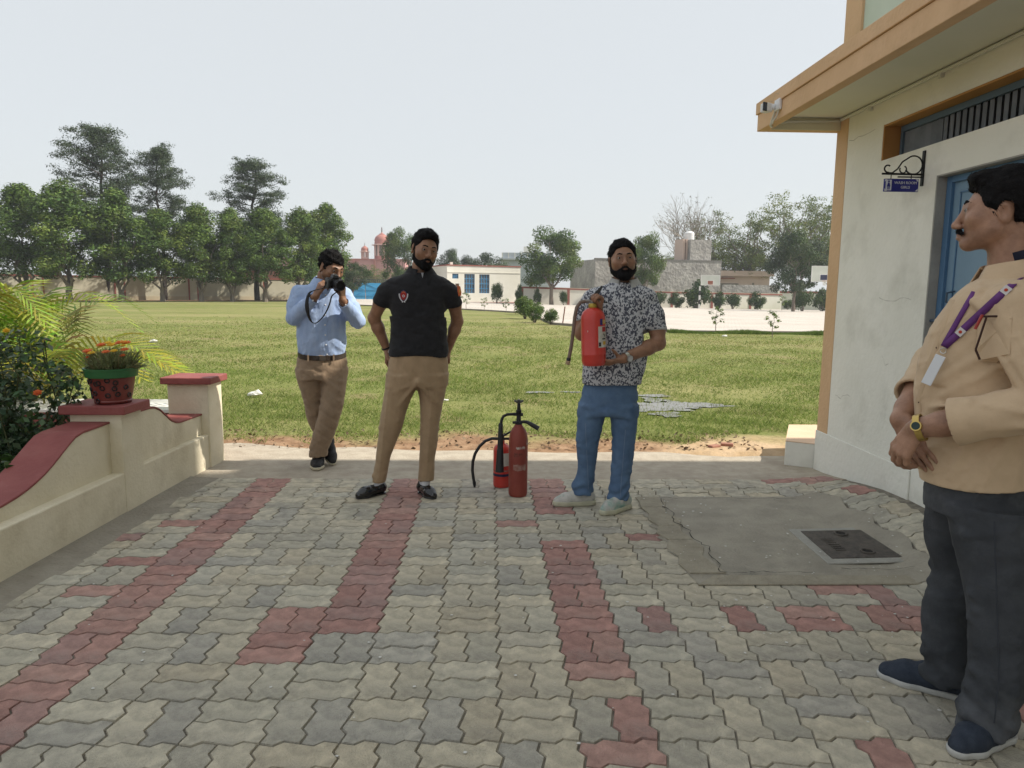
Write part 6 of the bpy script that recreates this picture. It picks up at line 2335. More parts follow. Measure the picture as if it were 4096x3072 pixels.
sock = mat("white_sock", (.62, .62, .64), rough=.9)
for a, b in (((-.128, .045, .05), (-.129, .05, .11)), ((.168, .012, .05), (.172, .025, .115))):
    mb = MB(); mb.tube([a, b], [.034, .038], 14); mb.build("sock", sock, B, smooth=True, world=False)
ring_band(B, "wrist_band", blackc, lerp(elL, wrL, .94), np.array(wrL) - np.array(elL), .029, .029, .010)
ring_band(B, "bracelet", mat("bracelet_white", (.62, .60, .56), rough=.5), lerp(elL, wrL, 1.05), np.array(wrL) - np.array(elL) + np.array((.2, 0, .05)), .030, .030, .007)
# chest crest and sleeve patch
cr_red, cr_w, cr_o, cr_n = mat("crest_red", (.36, .035, .03), rough=.8), mat("crest_white", (.62, .62, .66), rough=.8), mat("crest_orange", (.62, .16, .06), rough=.8), mat("crest_navy", (.03, .035, .09), rough=.8)
cxb, czb = .040, 1.308
cyb = min(shirt.front(cxb + a, czb + b) for a in (-.02, 0, .02) for b in (-.03, 0, .03)) - .002


def flat_poly(pts, m, y, nm):
    mb = MB(); mb.prism([(cxb + a, y, czb + b) for a, b in pts], (0, -.0012, 0)); return mb.build(nm, m, B, world=False)


flat_poly([(-.021, .022), (-.012, .030), (0, .038), (.012, .030), (.021, .022), (.020, -.004), (.013, -.022), (0, -.032), (-.013, -.022), (-.020, -.004)], cr_n, cyb, "crest_back")
flat_poly([(-.018, .016), (0, .021), (.018, .016), (.017, -.003), (.010, -.019), (0, -.027), (-.010, -.019), (-.017, -.003)], cr_red, cyb - .0014, "crest_shield")
flat_poly([(-.013, .020), (-.008, .028), (-.003, .022), (0, .033), (.003, .022), (.008, .028), (.013, .020)], cr_o, cyb - .0014, "crest_flame")
for s in (-1, 1):
    mb = MB()
    for i in range(8):
        t = i / 7
        mb.ball((cxb + s * (.0255 - .019 * t ** 2.2), cyb - .002, czb + .010 - .045 * t), .0042, 8, 5, (1, .4, 1))
    mb.build("crest_wreath", cr_w, B, world=False)
    flat_poly([(s * .001, -.034), (s * .011, -.039), (s * .009, -.042), (s * .001, -.038)], cr_w, cyb - .0005, "crest_ribbon")
mb = MB(); mb.torus((cxb, cyb - .0032, czb - .001), .0062, .0018, (0, 1, 0), 14, 6); mb.build("crest_ring", cr_w, B, world=False)
pc = np.array((.392, -.030, 1.338))
mb = MB(); mb.prism([pc + np.array(v) for v in ((-.012, -.012, .036), (.004, .0, .032), (.012, .006, -.004), (.010, .002, -.026), (-.004, -.010, -.030), (-.010, -.016, -.002))], (.004, -.004, 0)); mb.build("sleeve_patch", cr_o, B, world=False)
mb = MB(); mb.ball(pc + np.array((.004, -.010, .002)), .009, 10, 6, (.6, .6, 1.2)); mb.build("patch_emblem", mat("emblem_gold", (.5, .33, .06), rough=.6), B, world=False)
# placket opening of the polo
mb = MB(); mb.prism([(.150, -.090, 1.452), (.166, -.090, 1.452), (.158, -.112, 1.418)], (0, -.004, 0)); mb.build("placket_notch", mat("undershirt", (.30, .30, .32), rough=.9), B, world=False)

# ------------------------------------------------------------------ man holding the extinguisher
def pattern_material():
    m = bpy.data.materials.new("printed_polo")
    m.use_nodes = True
    nt = m.node_tree; L = nt.links.new
    b = nt.nodes["Principled BSDF"]; b.inputs["Roughness"].default_value = .85; b.inputs["Specular IOR Level"].default_value = .15
    tc = nt.nodes.new("ShaderNodeTexCoord")
    mp = nt.nodes.new("ShaderNodeMapping"); mp.inputs["Rotation"].default_value = (0, .5, 0); mp.inputs["Scale"].default_value = (1, .35, .8)
    L(tc.outputs["Object"], mp.inputs[0])
    v = nt.nodes.new("ShaderNodeTexVoronoi"); v.inputs["Scale"].default_value = 130; v.distance = 'MANHATTAN'
    L(mp.outputs[0], v.inputs["Vector"])
    sp_ = nt.nodes.new("ShaderNodeSeparateColor"); L(v.outputs["Color"], sp_.inputs[0])
    cr = nt.nodes.new("ShaderNodeValToRGB"); cr.color_ramp.interpolation = 'CONSTANT'
    e = cr.color_ramp.elements
    e[0].position, e[0].color = 0, (.075, .08, .105, 1)
    e[1].position, e[1].color = .36, (.48, .49, .51, 1)
    x = e.new(.72); x.color = (.17, .18, .20, 1)
    x = e.new(.82); x.color = (.50, .50, .52, 1)
    L(sp_.outputs[0], cr.inputs[0]); L(cr.outputs[0], b.inputs["Base Color"])
    return m


E = person((.66, 4.31), -8.71, "man in patterned polo shirt and blue jeans holding a red extinguisher")
pol = pattern_material()
greyk = mat("grey_knit", (.36, .36, .34), (.40, .40, .38), 40, .9, .2, 200)
sh = SDF((-.22, -.24, .76), (.45, .24, 1.50), .0066)
prof = [(.785, -.098, .254, .150), (.83, -.100, .262, .156), (.90, -.100, .280, .162), (1.0, -.096, .290, .160), (1.10, -.088, .290, .150), (1.20, -.082, .292, .138), (1.28, -.082, .300, .124), (1.335, -.068, .304, .108), (1.366, -.030, .276, .092), (1.388, .022, .236, .078), (1.402, .056, .212, .070)]
sh.loft([sec(z, a, b, .0, d) for z, a, b, d in prof], .01, ends=.004, e=2.3)
eshL, eslL, eelL, ewrL = (-.042, 0, 1.292), (-.104, -.02, 1.165), (-.105, -.045, 1.095), (-.015, -.19, 1.235)
eshR, eslR, eelR, ewrR = (.266, 0, 1.292), (.340, -.012, 1.122), (.348, -.03, 1.045), (.140, -.185, .962)
sh.chain([eshL, lerp(eshL, eslL, .5), eslL], [.070, .067, .058], .035)
sh.chain([eshR, lerp(eshR, eslR, .5), eslR], [.070, .068, .058], .04)
sh.disp(folds(12, 5, .0028, .12, [(.6, 0, 1), (-.6, 0, .8), (1, 0, .4)]))
for s_, e_ in ((eslL, eelL), (eslR, eelR)):
    dv = np.array(e_) - np.array(s_); dv /= np.linalg.norm(dv)
    s0 = np.array(s_) + dv * .004
    sh.op(lambda p: (p[0] - s0[0]) * dv[0] + (p[1] - s0[1]) * dv[1] + (p[2] - s0[2]) * dv[2], s0 - .085, s0 + .085, .003, 'i', pad=0)
    sh.cap(s0 - dv * .006, s0 + dv * .03, .048, .048, .002, 's')
    ring_band(E, "sleeve_cuff", greyk, s0 - dv * .008, dv, .0545, .0545, .022, .004)
sh.op(lambda p: (.792 + .006 * np.sin(p[0] * 12) - p[2]) + 0 * p[1], (-.2, -.22, .76), (.4, .22, .84), .004, 'i', pad=0)
sh.op(lambda p: f_ell(p, (.077, 0, .78), (.155, .13, .04)), (-.15, -.2, .76), (.3, .2, .83), .003, 's')
sh.mesh("polo_shirt", pol, E)
collar(E, (.138, .004, 1.396), .070, .066, greyk, drop=.062, spread=.030, open_=.38, zb=.048)
mb = MB(); fy = sh.front(.125, 1.34)
mb.prism([(.118, fy + .012, 1.392), (.134, fy + .012, 1.392), (.118, fy - .003, 1.30), (.102, fy - .003, 1.30)], (0, -.003, 0)); mb.build("placket", pol, E, world=False)
bd = SDF((-.20, -.33, .84), (.45, .20, 1.69), .0050)
bd.cap((.135, .012, 1.30), (.136, .008, 1.44), .066, .060, .02)
bd.loft([sec(.85, -.05, .21, 0, .09), sec(1.2, -.03, .25, 0, .09), sec(1.32, -.0, .25, 0, .07), sec(1.38, .07, .20, 0, .05)], .03)
for a, b, c, d in ((eshL, eslL, eelL, ewrL), (eshR, eslR, eelR, ewrR)):
    bd.chain([a, b, c], [.050, .047, .042], .02)
    bd.chain([c, lerp(c, d, .3), d], [.042, .043, .028], .02)
hand(bd, ewrR, (-.92, -.30, -.30), (-.05, -.35, -.94), -1, (.28, .30, .32, .35), 1.0, tdir=(-.35, -.65, .75), tcurl=.3)
hand(bd, ewrL, (.10, -.35, 1), (.75, .55, .2), -1, (1.0, 1.05, 1.1, 1.1), 1.0, tdir=(-.35, -.6, .8), tcurl=.4)
Re_ = np.array(Matrix.Rotation(math.radians(-3), 3, 'Y')) @ np.array(Matrix.Rotation(math.radians(6), 3, 'Z')) @ np.array(Matrix.Rotation(math.radians(-5), 3, 'X'))
te = build_head(bd, E, np.array((.129, -.025, 1.424)), Re_, 1.0, dict(hair=.0085, quiff=.012, beard=.0042, stubble=.4, hairline=.190, jaw=1.06, hn=.0028, look=.15), (.278, .15, .092))
bd.mesh("body", SKIN, E, tint=te)
jeans = mat("blue_jeans", (.072, .125, .22), (.105, .175, .285), 9, .85, .35, 160, wr=.4, wsc=9, bdist=.004, c3=(.155, .225, .325), s3=3.5, amt3=.5)
tj = SDF((-.20, -.20, .05), (.30, .22, .86), .0066)
tj.loft([sec(.60, -.114, .240, .0, .116), sec(.68, -.108, .240, .0, .124), sec(.76, -.092, .234, .0, .122), sec(.84, -.080, .226, .0, .118)], .01, ends=.006)
tj.loft([sec(.080, -.146, -.018, .055, .066), sec(.13, -.150, -.014, .052, .066), sec(.18, -.130, -.010, .048, .064), sec(.25, -.116, -.006, .040, .066), sec(.34, -.122, .004, .025, .072), sec(.42, -.130, .012, .010, .078), sec(.50, -.126, .028, .0, .088), sec(.58, -.122, .044, .0, .098), sec(.66, -.118, .070, .0, .108)], .025, ends=.004)
tj.loft([sec(.072, .072, .204, .0, .066), sec(.13, .080, .208, -.002, .066), sec(.18, .088, .210, .0, .064), sec(.25, .090, .216, .0, .066), sec(.34, .094, .226, .0, .072), sec(.42, .094, .232, .0, .078), sec(.50, .088, .238, .0, .088), sec(.58, .076, .243, .0, .098), sec(.66, .050, .246, .0, .108)], .025, ends=.004)
tj.disp(folds(31, 5, .0024, .10, [(.8, 0, .7), (-.6, 0, .8), (.2, .2, 1)]))
tj.disp(lambda p: .0045 * np.sin(p[2] * 95 + 4 * np.sin(p[0] * 22 + p[1] * 12)) * np.clip((.22 - p[2]) / .1, 0, 1), (-.2, -.2, .05), (.3, .22, .24))
for (xa, za, xb, zb_) in ((.058, .64, -.06, .60), (.058, .63, -.08, .66), (.058, .64, .18, .60), (.06, .62, .2, .67), (-.12, .44, .0, .41), (-.11, .40, .0, .45), (.10, .43, .22, .40), (.10, .39, .225, .44), (-.12, .30, -.02, .26), (.10, .28, .21, .25)):
    y0, y1 = tj.front(xa, za), tj.front(xb, zb_)
    if y0 is not None and y1 is not None:
        tj.cap((xa, y0 + .006, za), (xb, y1 + .006, zb_), .010, .006, .02)
tj.mesh("jeans", jeans, E)
stj = mat("jean_thread", (.20, .25, .33), rough=.9)
for xs_ in ([(-.045 - .03 * (i / 20), .12 + i * .023) for i in range(20)], [(.150 + .02 * (i / 20), .10 + i * .023) for i in range(20)]):
    sp2 = [(x, tj.front(x, z), z) for x, z in xs_]
    sp2 = [(x, y - .0006, z) for x, y, z in sp2 if y is not None]
    mb = MB(); mb.tube(sp2, .0013, 4); mb.build("leg_seam", stj, E, smooth=True, world=False)
knit = mat("sneaker_knit", (.46, .45, .41), (.56, .54, .50), 30, .9, .3, 200, c3=(.05, .30, .24), s3=9, amt3=.75)
bsole = mat("sneaker_sole", (.42, .40, .30), (.50, .49, .36), 10, .7)
shoe(E, (-.006, .082), (-.262, .004), knit, bsole, 'boost', width=1.05)
shoe(E, (.208, .050), (.040, -.148), knit, bsole, 'boost', width=1.05)
gold = mat("gold_metal", (.55, .40, .13), rough=.3, metal=.9)
silver = mat("steel_metal", (.55, .54, .50), rough=.3, metal=.9)
ax_ = np.array(ewrR) - np.array(eelR)
wc = lerp(eelR, ewrR, .93)
wr_ = ring_band(E, "watch_strap", silver, wc, ax_, .031, .031, .020, .004)
an = ax_ / np.linalg.norm(ax_)
mb = MB(); fd = np.array((.1, -1, -.25)); fd -= an * (fd @ an); fd /= np.linalg.norm(fd)
mb.tube([wc + fd * .030, wc + fd * .040], [.020, .019], 18); mb.build("watch_case", silver, E, smooth=True, world=False)
mb = MB(); mb.tube([wc + fd * .0405, wc + fd * .0415], [.016, .016], 18); mb.build("watch_dial", mat("dial", (.5, .5, .48), rough=.3), E, world=False)

# held extinguisher (top-level thing)
def to_world(root, p):
    a = root.rotation_euler.z
    return Vector((root.location.x + p[0] * math.cos(a) - p[1] * math.sin(a), root.location.y + p[0] * math.sin(a) + p[1] * math.cos(a), p[2]))


redp = mat("ext_red", (.50, .035, .025), (.55, .05, .035), 7, .30, .06, 30, spec=.5, c3=(.42, .05, .04), s3=4, amt3=.5)
rubber = mat("hose_rubber", (.16, .115, .09), (.20, .145, .115), 30, .6)
blkpl = mat("black_plastic", (.014, .014, .015), (.022, .022, .024), 20, .45, spec=.4)
brass = mat("brass_dull", (.42, .30, .06), rough=.45, metal=.5)
lab_w = mat("label_white", (.60, .58, .52), (.45, .42, .36), 12, .6)
lab_y = mat("label_yellow", (.58, .36, .06), rough=.6)
lab_k = mat("label_ink", (.03, .03, .035), rough=.7)


def held_ext():
    c = to_world(E, (-.030, -.228, .925))
    r = empty("fire_extinguisher", c, "red extinguisher with tan hose held up by the man in patterned polo", "fire extinguisher", "fire extinguishers")
    r.rotation_euler = (0, math.radians(-2.5), math.radians(-8.7))
    R_ = .0705
    mb = MB(); mb.lathe([(.050, -.002), (.060, 0), (.0665, .010), (R_, .028), (R_, .062), (R_ + .0008, .064), (R_, .066), (R_, .262), (.068, .285), (.058, .308), (.040, .324), (.024, .332)], (0, 0, 0), 40); mb.build("cylinder", redp, r, smooth=True, world=False)
    mb = MB(); mb.lathe([(.024, .330), (.025, .335), (.025, .352), (.022, .356)], (0, 0, 0), 24); mb.build("neck_ring", brass, r, smooth=True, world=False)
    mb = MB(); mb.lathe([(.014, .354), (.014, .385), (.010, .390)], (0, 0, 0), 16); mb.tube([(-.045, 0, .370), (.035, 0, .370)], .010, 10); mb.build("valve", mat("valve_grey", (.22, .20, .18), rough=.45, metal=.5), r, smooth=True, world=False)
    mb = MB(); mb.prism([(-.020, -.009, .384), (-.012, -.009, .372), (.020, -.009, .378), (.060, -.009, .448), (.053, -.009, .456), (.010, -.009, .415)], (0, .018, 0)); mb.build("squeeze_lever", blkpl, r, bevel=.003, world=False)
    mb = MB(); mb.prism([(-.012, -.008, .366), (.04, -.008, .372), (.085, -.008, .362), (.085, -.008, .354), (.04, -.008, .36), (-.012, -.008, .356)], (0, .016, 0)); mb.build("carry_handle", blkpl, r, bevel=.003, world=False)
    mb = MB(); mb.torus((.03, -.012, .365), .012, .002, (0, 1, 0), 12, 5); mb.build("safety_pin", silver, r, world=False)
    H = [(-.04, 0, .370), (-.07, 0, .364), (-.092, -.006, .335), (-.104, -.012, .28), (-.114, -.016, .20), (-.126, -.018, .12), (-.142, -.02, .045)]
    mb = MB(); mb.tube(H, [.0105] * 7, 10); mb.build("hose", rubber, r, smooth=True, world=False)
    mb = MB(); mb.tube([(-.142, -.02, .047), (-.146, -.02, .030)], [.0125, .0125], 10); mb.build("hose_ferrule", blkpl, r, smooth=True, world=False)
    mb = MB(); mb.tube([(-.146, -.02, .031), (-.1475, -.02, .024), (-.149, -.02, .020), (-.1505, -.02, .013), (-.152, -.02, .008)], [.012, .014, .012, .014, .012], 10); mb.build("nozzle", mat("nozzle_tan", (.36, .26, .16), rough=.6), r, smooth=True, world=False)

    def lab(a0, a1, z0, z1, m, nm, dr=.0008):
        mb = MB(); V, F = [], []
        n = 10
        for i in range(n + 1):
            a = a0 + (a1 - a0) * i / n
            for z in (z0, z1):
                V.append(((R_ + dr) * math.sin(a), -(R_ + dr) * math.cos(a), z))
        for i in range(n):
            F.append((i * 2, i * 2 + 2, i * 2 + 3, i * 2 + 1))
        mb.add(V, F); return mb.build(nm, m, r, smooth=True, world=False)
    lab(.42, 1.5, .105, .225, lab_w, "label")
    lab(.80, 1.3, .195, .222, mat("label_red", (.40, .03, .03), rough=.6), "label_panel", .0014)
    lab(.45, .66, .112, .135, lab_k, "label_code", .0014)
    lab(.80, 1.25, .150, .158, lab_k, "label_text", .0014)
    lab(.85, 1.3, .120, .140, lab_y, "label_panel", .0014)
    lab(.60, .86, .232, .268, mat("label_navy", (.04, .03, .14), rough=.6), "label_panel", .0010)
    lab(.88, 1.5, .238, .262, lab_y, "label_title", .0010)
    for (ang, zz, s_, tx) in ((1.08, .172, .020, "B"), (.95, .180, .014, "6"), (1.15, .250, .022, "SA")):
        Rm = Matrix.Rotation(ang, 3, 'Z') @ Matrix.Rotation(math.pi / 2, 3, 'X')
        cu = text_mesh(tx, s_, lab_k if tx != "SA" else lab_w, None, Rm, (0, 0, 0), .0004)
        cu.parent = r
        cu.matrix_local = Matrix.Translation(((R_ + .0022) * math.sin(ang), -(R_ + .0022) * math.cos(ang), zz)) @ Rm.to_4x4()
    mb = MB()
    for i in range(5):
        mb.box((-.030 + i * .004, -.0645 + .0006 * i, .20 + .009 * (i % 3)), (.003, .0015, .010))
    mb.build("paint_chip", lab_w, r, world=False)
    return r


held_ext()

# ------------------------------------------------------------------ photographer
P_ = person((-1.30, 5.33), 13.71, "man in light blue shirt and brown trousers taking a photograph")
bluec = mat("blue_oxford", (.29, .39, .60), (.36, .46, .66), 20, .8, .25, 160, wr=.4, wsc=9, bdist=.003, stretch=(1, 1, .2))
sp_ = SDF((-.26, -.32, .80), (.42, .20, 1.46), .0068)
prof = [(.84, -.122, .202, .125), (.88, -.128, .208, .132), (.93, -.135, .216, .142), (1.0, -.137, .218, .148), (1.08, -.135, .214, .146), (1.18, -.138, .220, .138), (1.27, -.142, .234, .126), (1.325, -.130, .232, .110), (1.352, -.095, .208, .094), (1.375, -.045, .168, .080), (1.393, -.010, .140, .072)]
sp_.loft([sec(z, a, b, .0, d) for z, a, b, d in prof], .01, ends=.004, e=2.25)
pshL, pelL, pwrL = (-.108, 0, 1.305), (-.152, -.075, 1.135), (.006, -.205, 1.292)
pshR, pelR, pwrR = (.200, 0, 1.290), (.300, -.085, 1.110), (.186, -.235, 1.262)
for a, b, c in ((pshL, pelL, pwrL), (pshR, pelR, pwrR)):
    sp_.chain([a, lerp(a, b, .5), b], [.066, .063, .056], .035)
    sp_.chain([b, lerp(b, c, .45), lerp(b, c, .97)], [.055, .051, .039], .008)
sp_.disp(folds(41, 6, .0036, .10, [(.6, 0, 1), (-.6, 0, .8), (1, 0, .3)]))
for a, b, c in ((pshL, pelL, pwrL), (pshR, pelR, pwrR)):
    e_ = lerp(b, c, .90)
    dv = np.array(c) - np.array(b); dv /= np.linalg.norm(dv)
    s0 = e_ + dv * .002
    sp_.op(lambda p: (p[0] - s0[0]) * dv[0] + (p[1] - s0[1]) * dv[1] + (p[2] - s0[2]) * dv[2], s0 - .05, s0 + .05, .003, 'i', pad=0)
    sp_.cap(s0 - dv * .02, s0 + dv * .03, .034, .034, .002, 's')
sp_.mesh("shirt", bluec, P_)
collar(P_, (.070, -.002, 1.392), .066, .062, bluec, drop=.080, spread=.036, open_=.35, zb=.046, rot=math.radians(12))
btn = mat("button_white", (.7, .7, .7), rough=.4)
pts = []
for i in range(7):
    z = 1.30 - i * .072
    x = .075 - .012 * math.sin(i * .5)
    y = sp_.front(x, z)
    if y is None:
        continue
    pts.append((x, y, z))
    mb = MB(); mb.ball((x, y - .003, z), .0058, 10, 6, (1, .4, 1)); mb.build("button", btn, P_, smooth=True, world=False)
mb = MB()
for (x, y, z), (x2, y2, z2) in zip(pts[:-1], pts[1:]):
    mb.prism([(x - .014, y - .0005, z), (x + .014, y - .0005, z), (x2 + .014, y2 - .0005, z2), (x2 - .014, y2 - .0005, z2)], (0, -.0022, 0))
mb.build("placket", bluec, P_, world=False)
for wv, ev in ((pwrL, pelL), (pwrR, pelR)):
    q = lerp(ev, wv, .84)
    mb = MB(); mb.ball(q + np.array((.004, -.041, -.006)), .0062, 10, 6, (1, .5, 1)); mb.build("button", btn, P_, smooth=True, world=False)
pb = SDF((-.24, -.36, .82), (.42, .18, 1.64), .0050)
pb.cap((.066, .012, 1.32), (.076, -.018, 1.44), .062, .057, .02)
pb.loft([sec(.85, -.08, .16, 0, .09), sec(1.2, -.08, .17, 0, .09), sec(1.32, -.05, .17, 0, .07), sec(1.38, .01, .12, 0, .05)], .03)
for a, b, c in ((pshL, pelL, pwrL), (pshR, pelR, pwrR)):
    pb.chain([a, b], [.048, .042], .02); pb.chain([b, lerp(b, c, .3), c], [.042, .040, .027], .02)
hand(pb, pwrL, (.42, -.30, .86), (-.72, -.62, .30), -1, (.75, .85, .9, .9), 1.0, tdir=(.62, .40, .70), tcurl=.2)
hand(pb, pwrR, (.02, -.22, 1.0), (.80, -.60, 0), 1, (.75, .85, .9, .95), 1.0, tdir=(-.75, -.10, .65), tcurl=.3)
Rp_ = np.array(Matrix.Rotation(math.radians(6), 3, 'Y')) @ np.array(Matrix.Rotation(math.radians(34), 3, 'Z')) @ np.array(Matrix.Rotation(math.radians(16), 3, 'X'))
tp_ = build_head(pb, P_, np.array((.092, -.088, 1.392)), Rp_, .98, dict(hair=.009, quiff=.012, hairline=.170, hn=.0045, stubble=.55, look=.05, lookz=-.1), (.235, .125, .075))
pb.mesh("body", SKIN, P_, tint=tp_)
tp2 = SDF((-.22, -.20, .06), (.29, .26, .90), .0066)
tp2.loft([sec(.68, -.150, .218, .0, .128), sec(.74, -.152, .222, .0, .136), sec(.80, -.142, .220, .0, .138), sec(.86, -.128, .208, .0, .134)], .01, ends=.006)
tp2.loft([sec(.15, -.005, .105, .125, .062), sec(.24, -.040, .075, .110, .064), sec(.35, -.080, .040, .085, .072), sec(.45, -.096, .034, .060, .080), sec(.52, -.108, .034, .045, .088), sec(.60, -.128, .040, .025, .098), sec(.68, -.146, .044, .010, .110), sec(.75, -.150, .050, .0, .118)], .02, ends=.004)
tp2.loft([sec(.088, -.076, .058, -.012, .068), sec(.14, -.070, .068, -.016, .068), sec(.23, -.050, .108, -.028, .074), sec(.35, -.016, .146, -.048, .082), sec(.45, .010, .176, -.060, .088), sec(.52, .024, .190, -.056, .094), sec(.60, .030, .204, -.038, .102), sec(.68, .030, .216, -.016, .112), sec(.75, .020, .220, .0, .120)], .02, ends=.004)
tp2.disp(folds(52, 5, .0032, .12, [(.7, 0, .7), (-.7, 0, .7), (1, .1, .2)]))
for (xa, za, xb, zb_) in ((.036, .71, .17, .66), (.036, .69, .15, .60), (.04, .72, -.1, .68), (.03, .52, .17, .48), (.02, .47, .16, .52), (-.02, .33, .12, .28), (-.06, .16, .05, .13), (-.04, .12, .055, .17), (-.09, .50, .0, .46)):
    y0, y1 = tp2.front(xa, za), tp2.front(xb, zb_)
    if y0 is not None and y1 is not None:
        tp2.cap((xa, y0 + .006, za), (xb, y1 + .006, zb_), .011, .007, .022)
tp2.mesh("trousers", khaki2, P_)
leather = mat("belt_leather", (.035, .025, .018), (.05, .036, .026), 30, .5, .3, 90)
# belt follows the trouser loft
def belt_mesh(root, zc, xl, xr, ry, w, m, sag=.02):
    V, F = [], []
    n = 48
    cx_, rx_ = (xl + xr) / 2, (xr - xl) / 2
    for i in range(n):
        a = 2 * math.pi * i / n
        e = 2 / 2.2
        ux = math.copysign(abs(math.cos(a)) ** e, math.cos(a)); uy = math.copysign(abs(math.sin(a)) ** e, math.sin(a))
        dz = -sag * max(0, -uy)
        for dr, dw in ((0, -w / 2), (.005, -w / 2), (.005, w / 2), (0, w / 2)):
            V.append((cx_ + (rx_ + dr) * ux, (ry + dr) * uy, zc + dz + dw))
    for i in range(n):
        for j in range(4):
            F.append((i * 4 + j, ((i + 1) % n) * 4 + j, ((i + 1) % n) * 4 + (j + 1) % 4, i * 4 + (j + 1) % 4))
    mb = MB(); mb.v, mb.f = V, F
    return mb.build("belt", m, root, smooth=True, world=False)


belt_mesh(P_, .862, -.131, .211, .139, .036, leather)
for x in (-.06, .12):
    mb = MB(); mb.box((x, -.142, .845), (.012, .006, .046)); mb.build("belt_loop", khaki2, P_, world=False)
mb = MB(); mb.box((.040, -.1475, .842), (.045, .006, .038)); mb.build("belt_buckle", mat("buckle", (.12, .10, .08), rough=.35, metal=.7), P_, bevel=.002, world=False)
bsh = mat("black_sneaker", (.016, .016, .018), (.028, .028, .03), 30, .55, .3, 120)
csole = mat("cream_sole", (.50, .46, .34), (.56, .52, .40), 12, .7)
shoe(P_, (.002, .125), (-.022, -.118), bsh, csole, 'sneaker', width=1.12)
shoe(P_, (.060, .245), (.098, .02), bsh, csole, 'sneaker', tilt=math.radians(-30), zlift=.0, width=1.0)

# photo camera with strap (top-level thing)
def photo_camera():
    c = to_world(P_, (.130, -.285, 1.383))
    r = empty("photo_camera", c, "black single lens camera raised to the face of the man in blue", "camera")
    r.rotation_euler = (math.radians(8), math.radians(4), math.radians(13.7 + 22))
    mb = MB(); mb.box((0, .0, 0), (.118, .052, .075)); mb.build("camera_body", blkpl, r, bevel=.010, world=False, seg=3)
    mb = MB(); mb.box((-.048, -.028, -.004), (.024, .03, .066)); mb.build("grip", blkpl, r, bevel=.009, world=False, seg=3)
    mb = MB(); mb.prism([(-.026, -.030, .036), (.026, -.030, .036), (.017, -.026, .062), (-.017, -.026, .062)], (0, .052, 0)); mb.build("prism_hump", blkpl, r, bevel=.005, world=False)
    mb = MB(); mb.box((0, .0, .0645), (.022, .02, .004)); mb.build("hot_shoe", silver, r, world=False)
    mb = MB(); mb.lathe([(.033, 0), (.033, .012), (.036, .014), (.036, .05), (.033, .053), (.035, .056), (.035, .074), (.030, .074), (.027, .06)], (0, 0, 0), 28); o = mb.build("lens", blkpl, r, smooth=True, world=False); o.rotation_euler = (math.pi / 2, 0, 0); o.location = (.008, -.024, -.004)
    mb = MB(); mb.ball((.008, -.070, -.004), .029, 18, 8, (1, .35, 1)); mb.build("front_glass", mat("lens_glass", (.01, .01, .014), rough=.05, spec=.8), r, smooth=True, world=False)
    mb = MB(); mb.lathe([(.011, .037), (.011, .046)], (.042, .004, 0), 14); mb.build("mode_dial", blkpl, r, smooth=True, world=False)
    # strap: ribbon loop from the camera's side under the forearm and back
    pts = [(-.062, 0, .01), (-.075, -.01, -.035), (-.125, .02, -.06), (-.165, .02, -.085), (-.185, -.005, -.15), (-.178, -.02, -.215), (-.150, -.01, -.27), (-.105, .02, -.296), (-.060, .04, -.275), (-.028, .03, -.22), (-.012, .01, -.15), (-.008, -.005, -.09), (.02, -.01, -.062), (.055, 0, -.03), (.062, 0, .01)]
    sm = []
    for i in range(len(pts) - 1):
        p0, p1, p2, p3 = (Vector(pts[max(0, min(len(pts) - 1, i + k))]) for k in (-1, 0, 1, 2))
        for t in (0, .33, .66):
            sm.append(.5 * ((2 * p1) + (-p0 + p2) * t + (2 * p0 - 5 * p1 + 4 * p2 - p3) * t * t + (-p0 + 3 * p1 - 3 * p2 + p3) * t ** 3))
    sm.append(Vector(pts[-1]))
    V, F = [], []
    for i, p in enumerate(sm):
        t_ = i / (len(sm) - 1)
        w = .005 + .011 * max(0, 1 - abs(t_ - .32) / .16)
        V += [p + Vector((w * .6, -w * .8, 0)), p - Vector((w * .6, -w * .8, 0))]
    F = [(2 * i, 2 * i + 1, 2 * i + 3, 2 * i + 2) for i in range(len(sm) - 1)]
    mb = MB(); mb.v, mb.f = V, F; o = mb.build("strap", mat("strap_black", (.016, .015, .016), rough=.7), r, smooth=True, world=False)
    so = o.modifiers.new("solid", 'SOLIDIFY'); so.thickness = .003
    return r


photo_camera()

# ------------------------------------------------------------------ man at the right
R_ = person((1.50, 2.10), -35.54, "moustached man in tan shirt and dark jeans standing with clasped hands at right")
tan = mat("tan_cloth", (.52, .385, .25), (.58, .435, .285), 14, .8, .22, 170, wr=.22, wsc=6, bdist=.003, sheen=.1)
rs_ = SDF((-.26, -.34, .76), (.30, .34, 1.48), .0054)
rot = math.radians(-14)
prof = [(.76, -.146, .165, .168), (.80, -.150, .165, .170), (.85, -.158, .170, .172), (.95, -.172, .165, .172), (1.05, -.182, .160, .172), (1.13, -.178, .160, .172), (1.22, -.160, .165, .175), (1.30, -.128, .168, .178), (1.35, -.095, .162, .168), (1.385, -.062, .145, .140), (1.405, -.040, .128, .105), (1.418, -.030, .118, .085)]
rs_.loft([(z, (a + b) / 2, 0, (b - a) / 2, ry) for z, a, b, ry in prof], .01, ends=.004, e=2.3, rot=rot)
nS, nE, nW = (.060, -.165, 1.320), (.150, -.250, 1.070), (-.152, -.205, .966)
fS, fE, fW = (.020, .165, 1.320), (-.150, .200, 1.120), (-.214, -.050, .962)
rs_.cap(nS, lerp(nS, nE, .45), .076, .074, .03)
rs_.cap(lerp(nS, nE, .45), nE, .074, .068, .008)
rs_.chain([fS, lerp(fS, fE, .5), fE], [.076, .074, .066], .04)
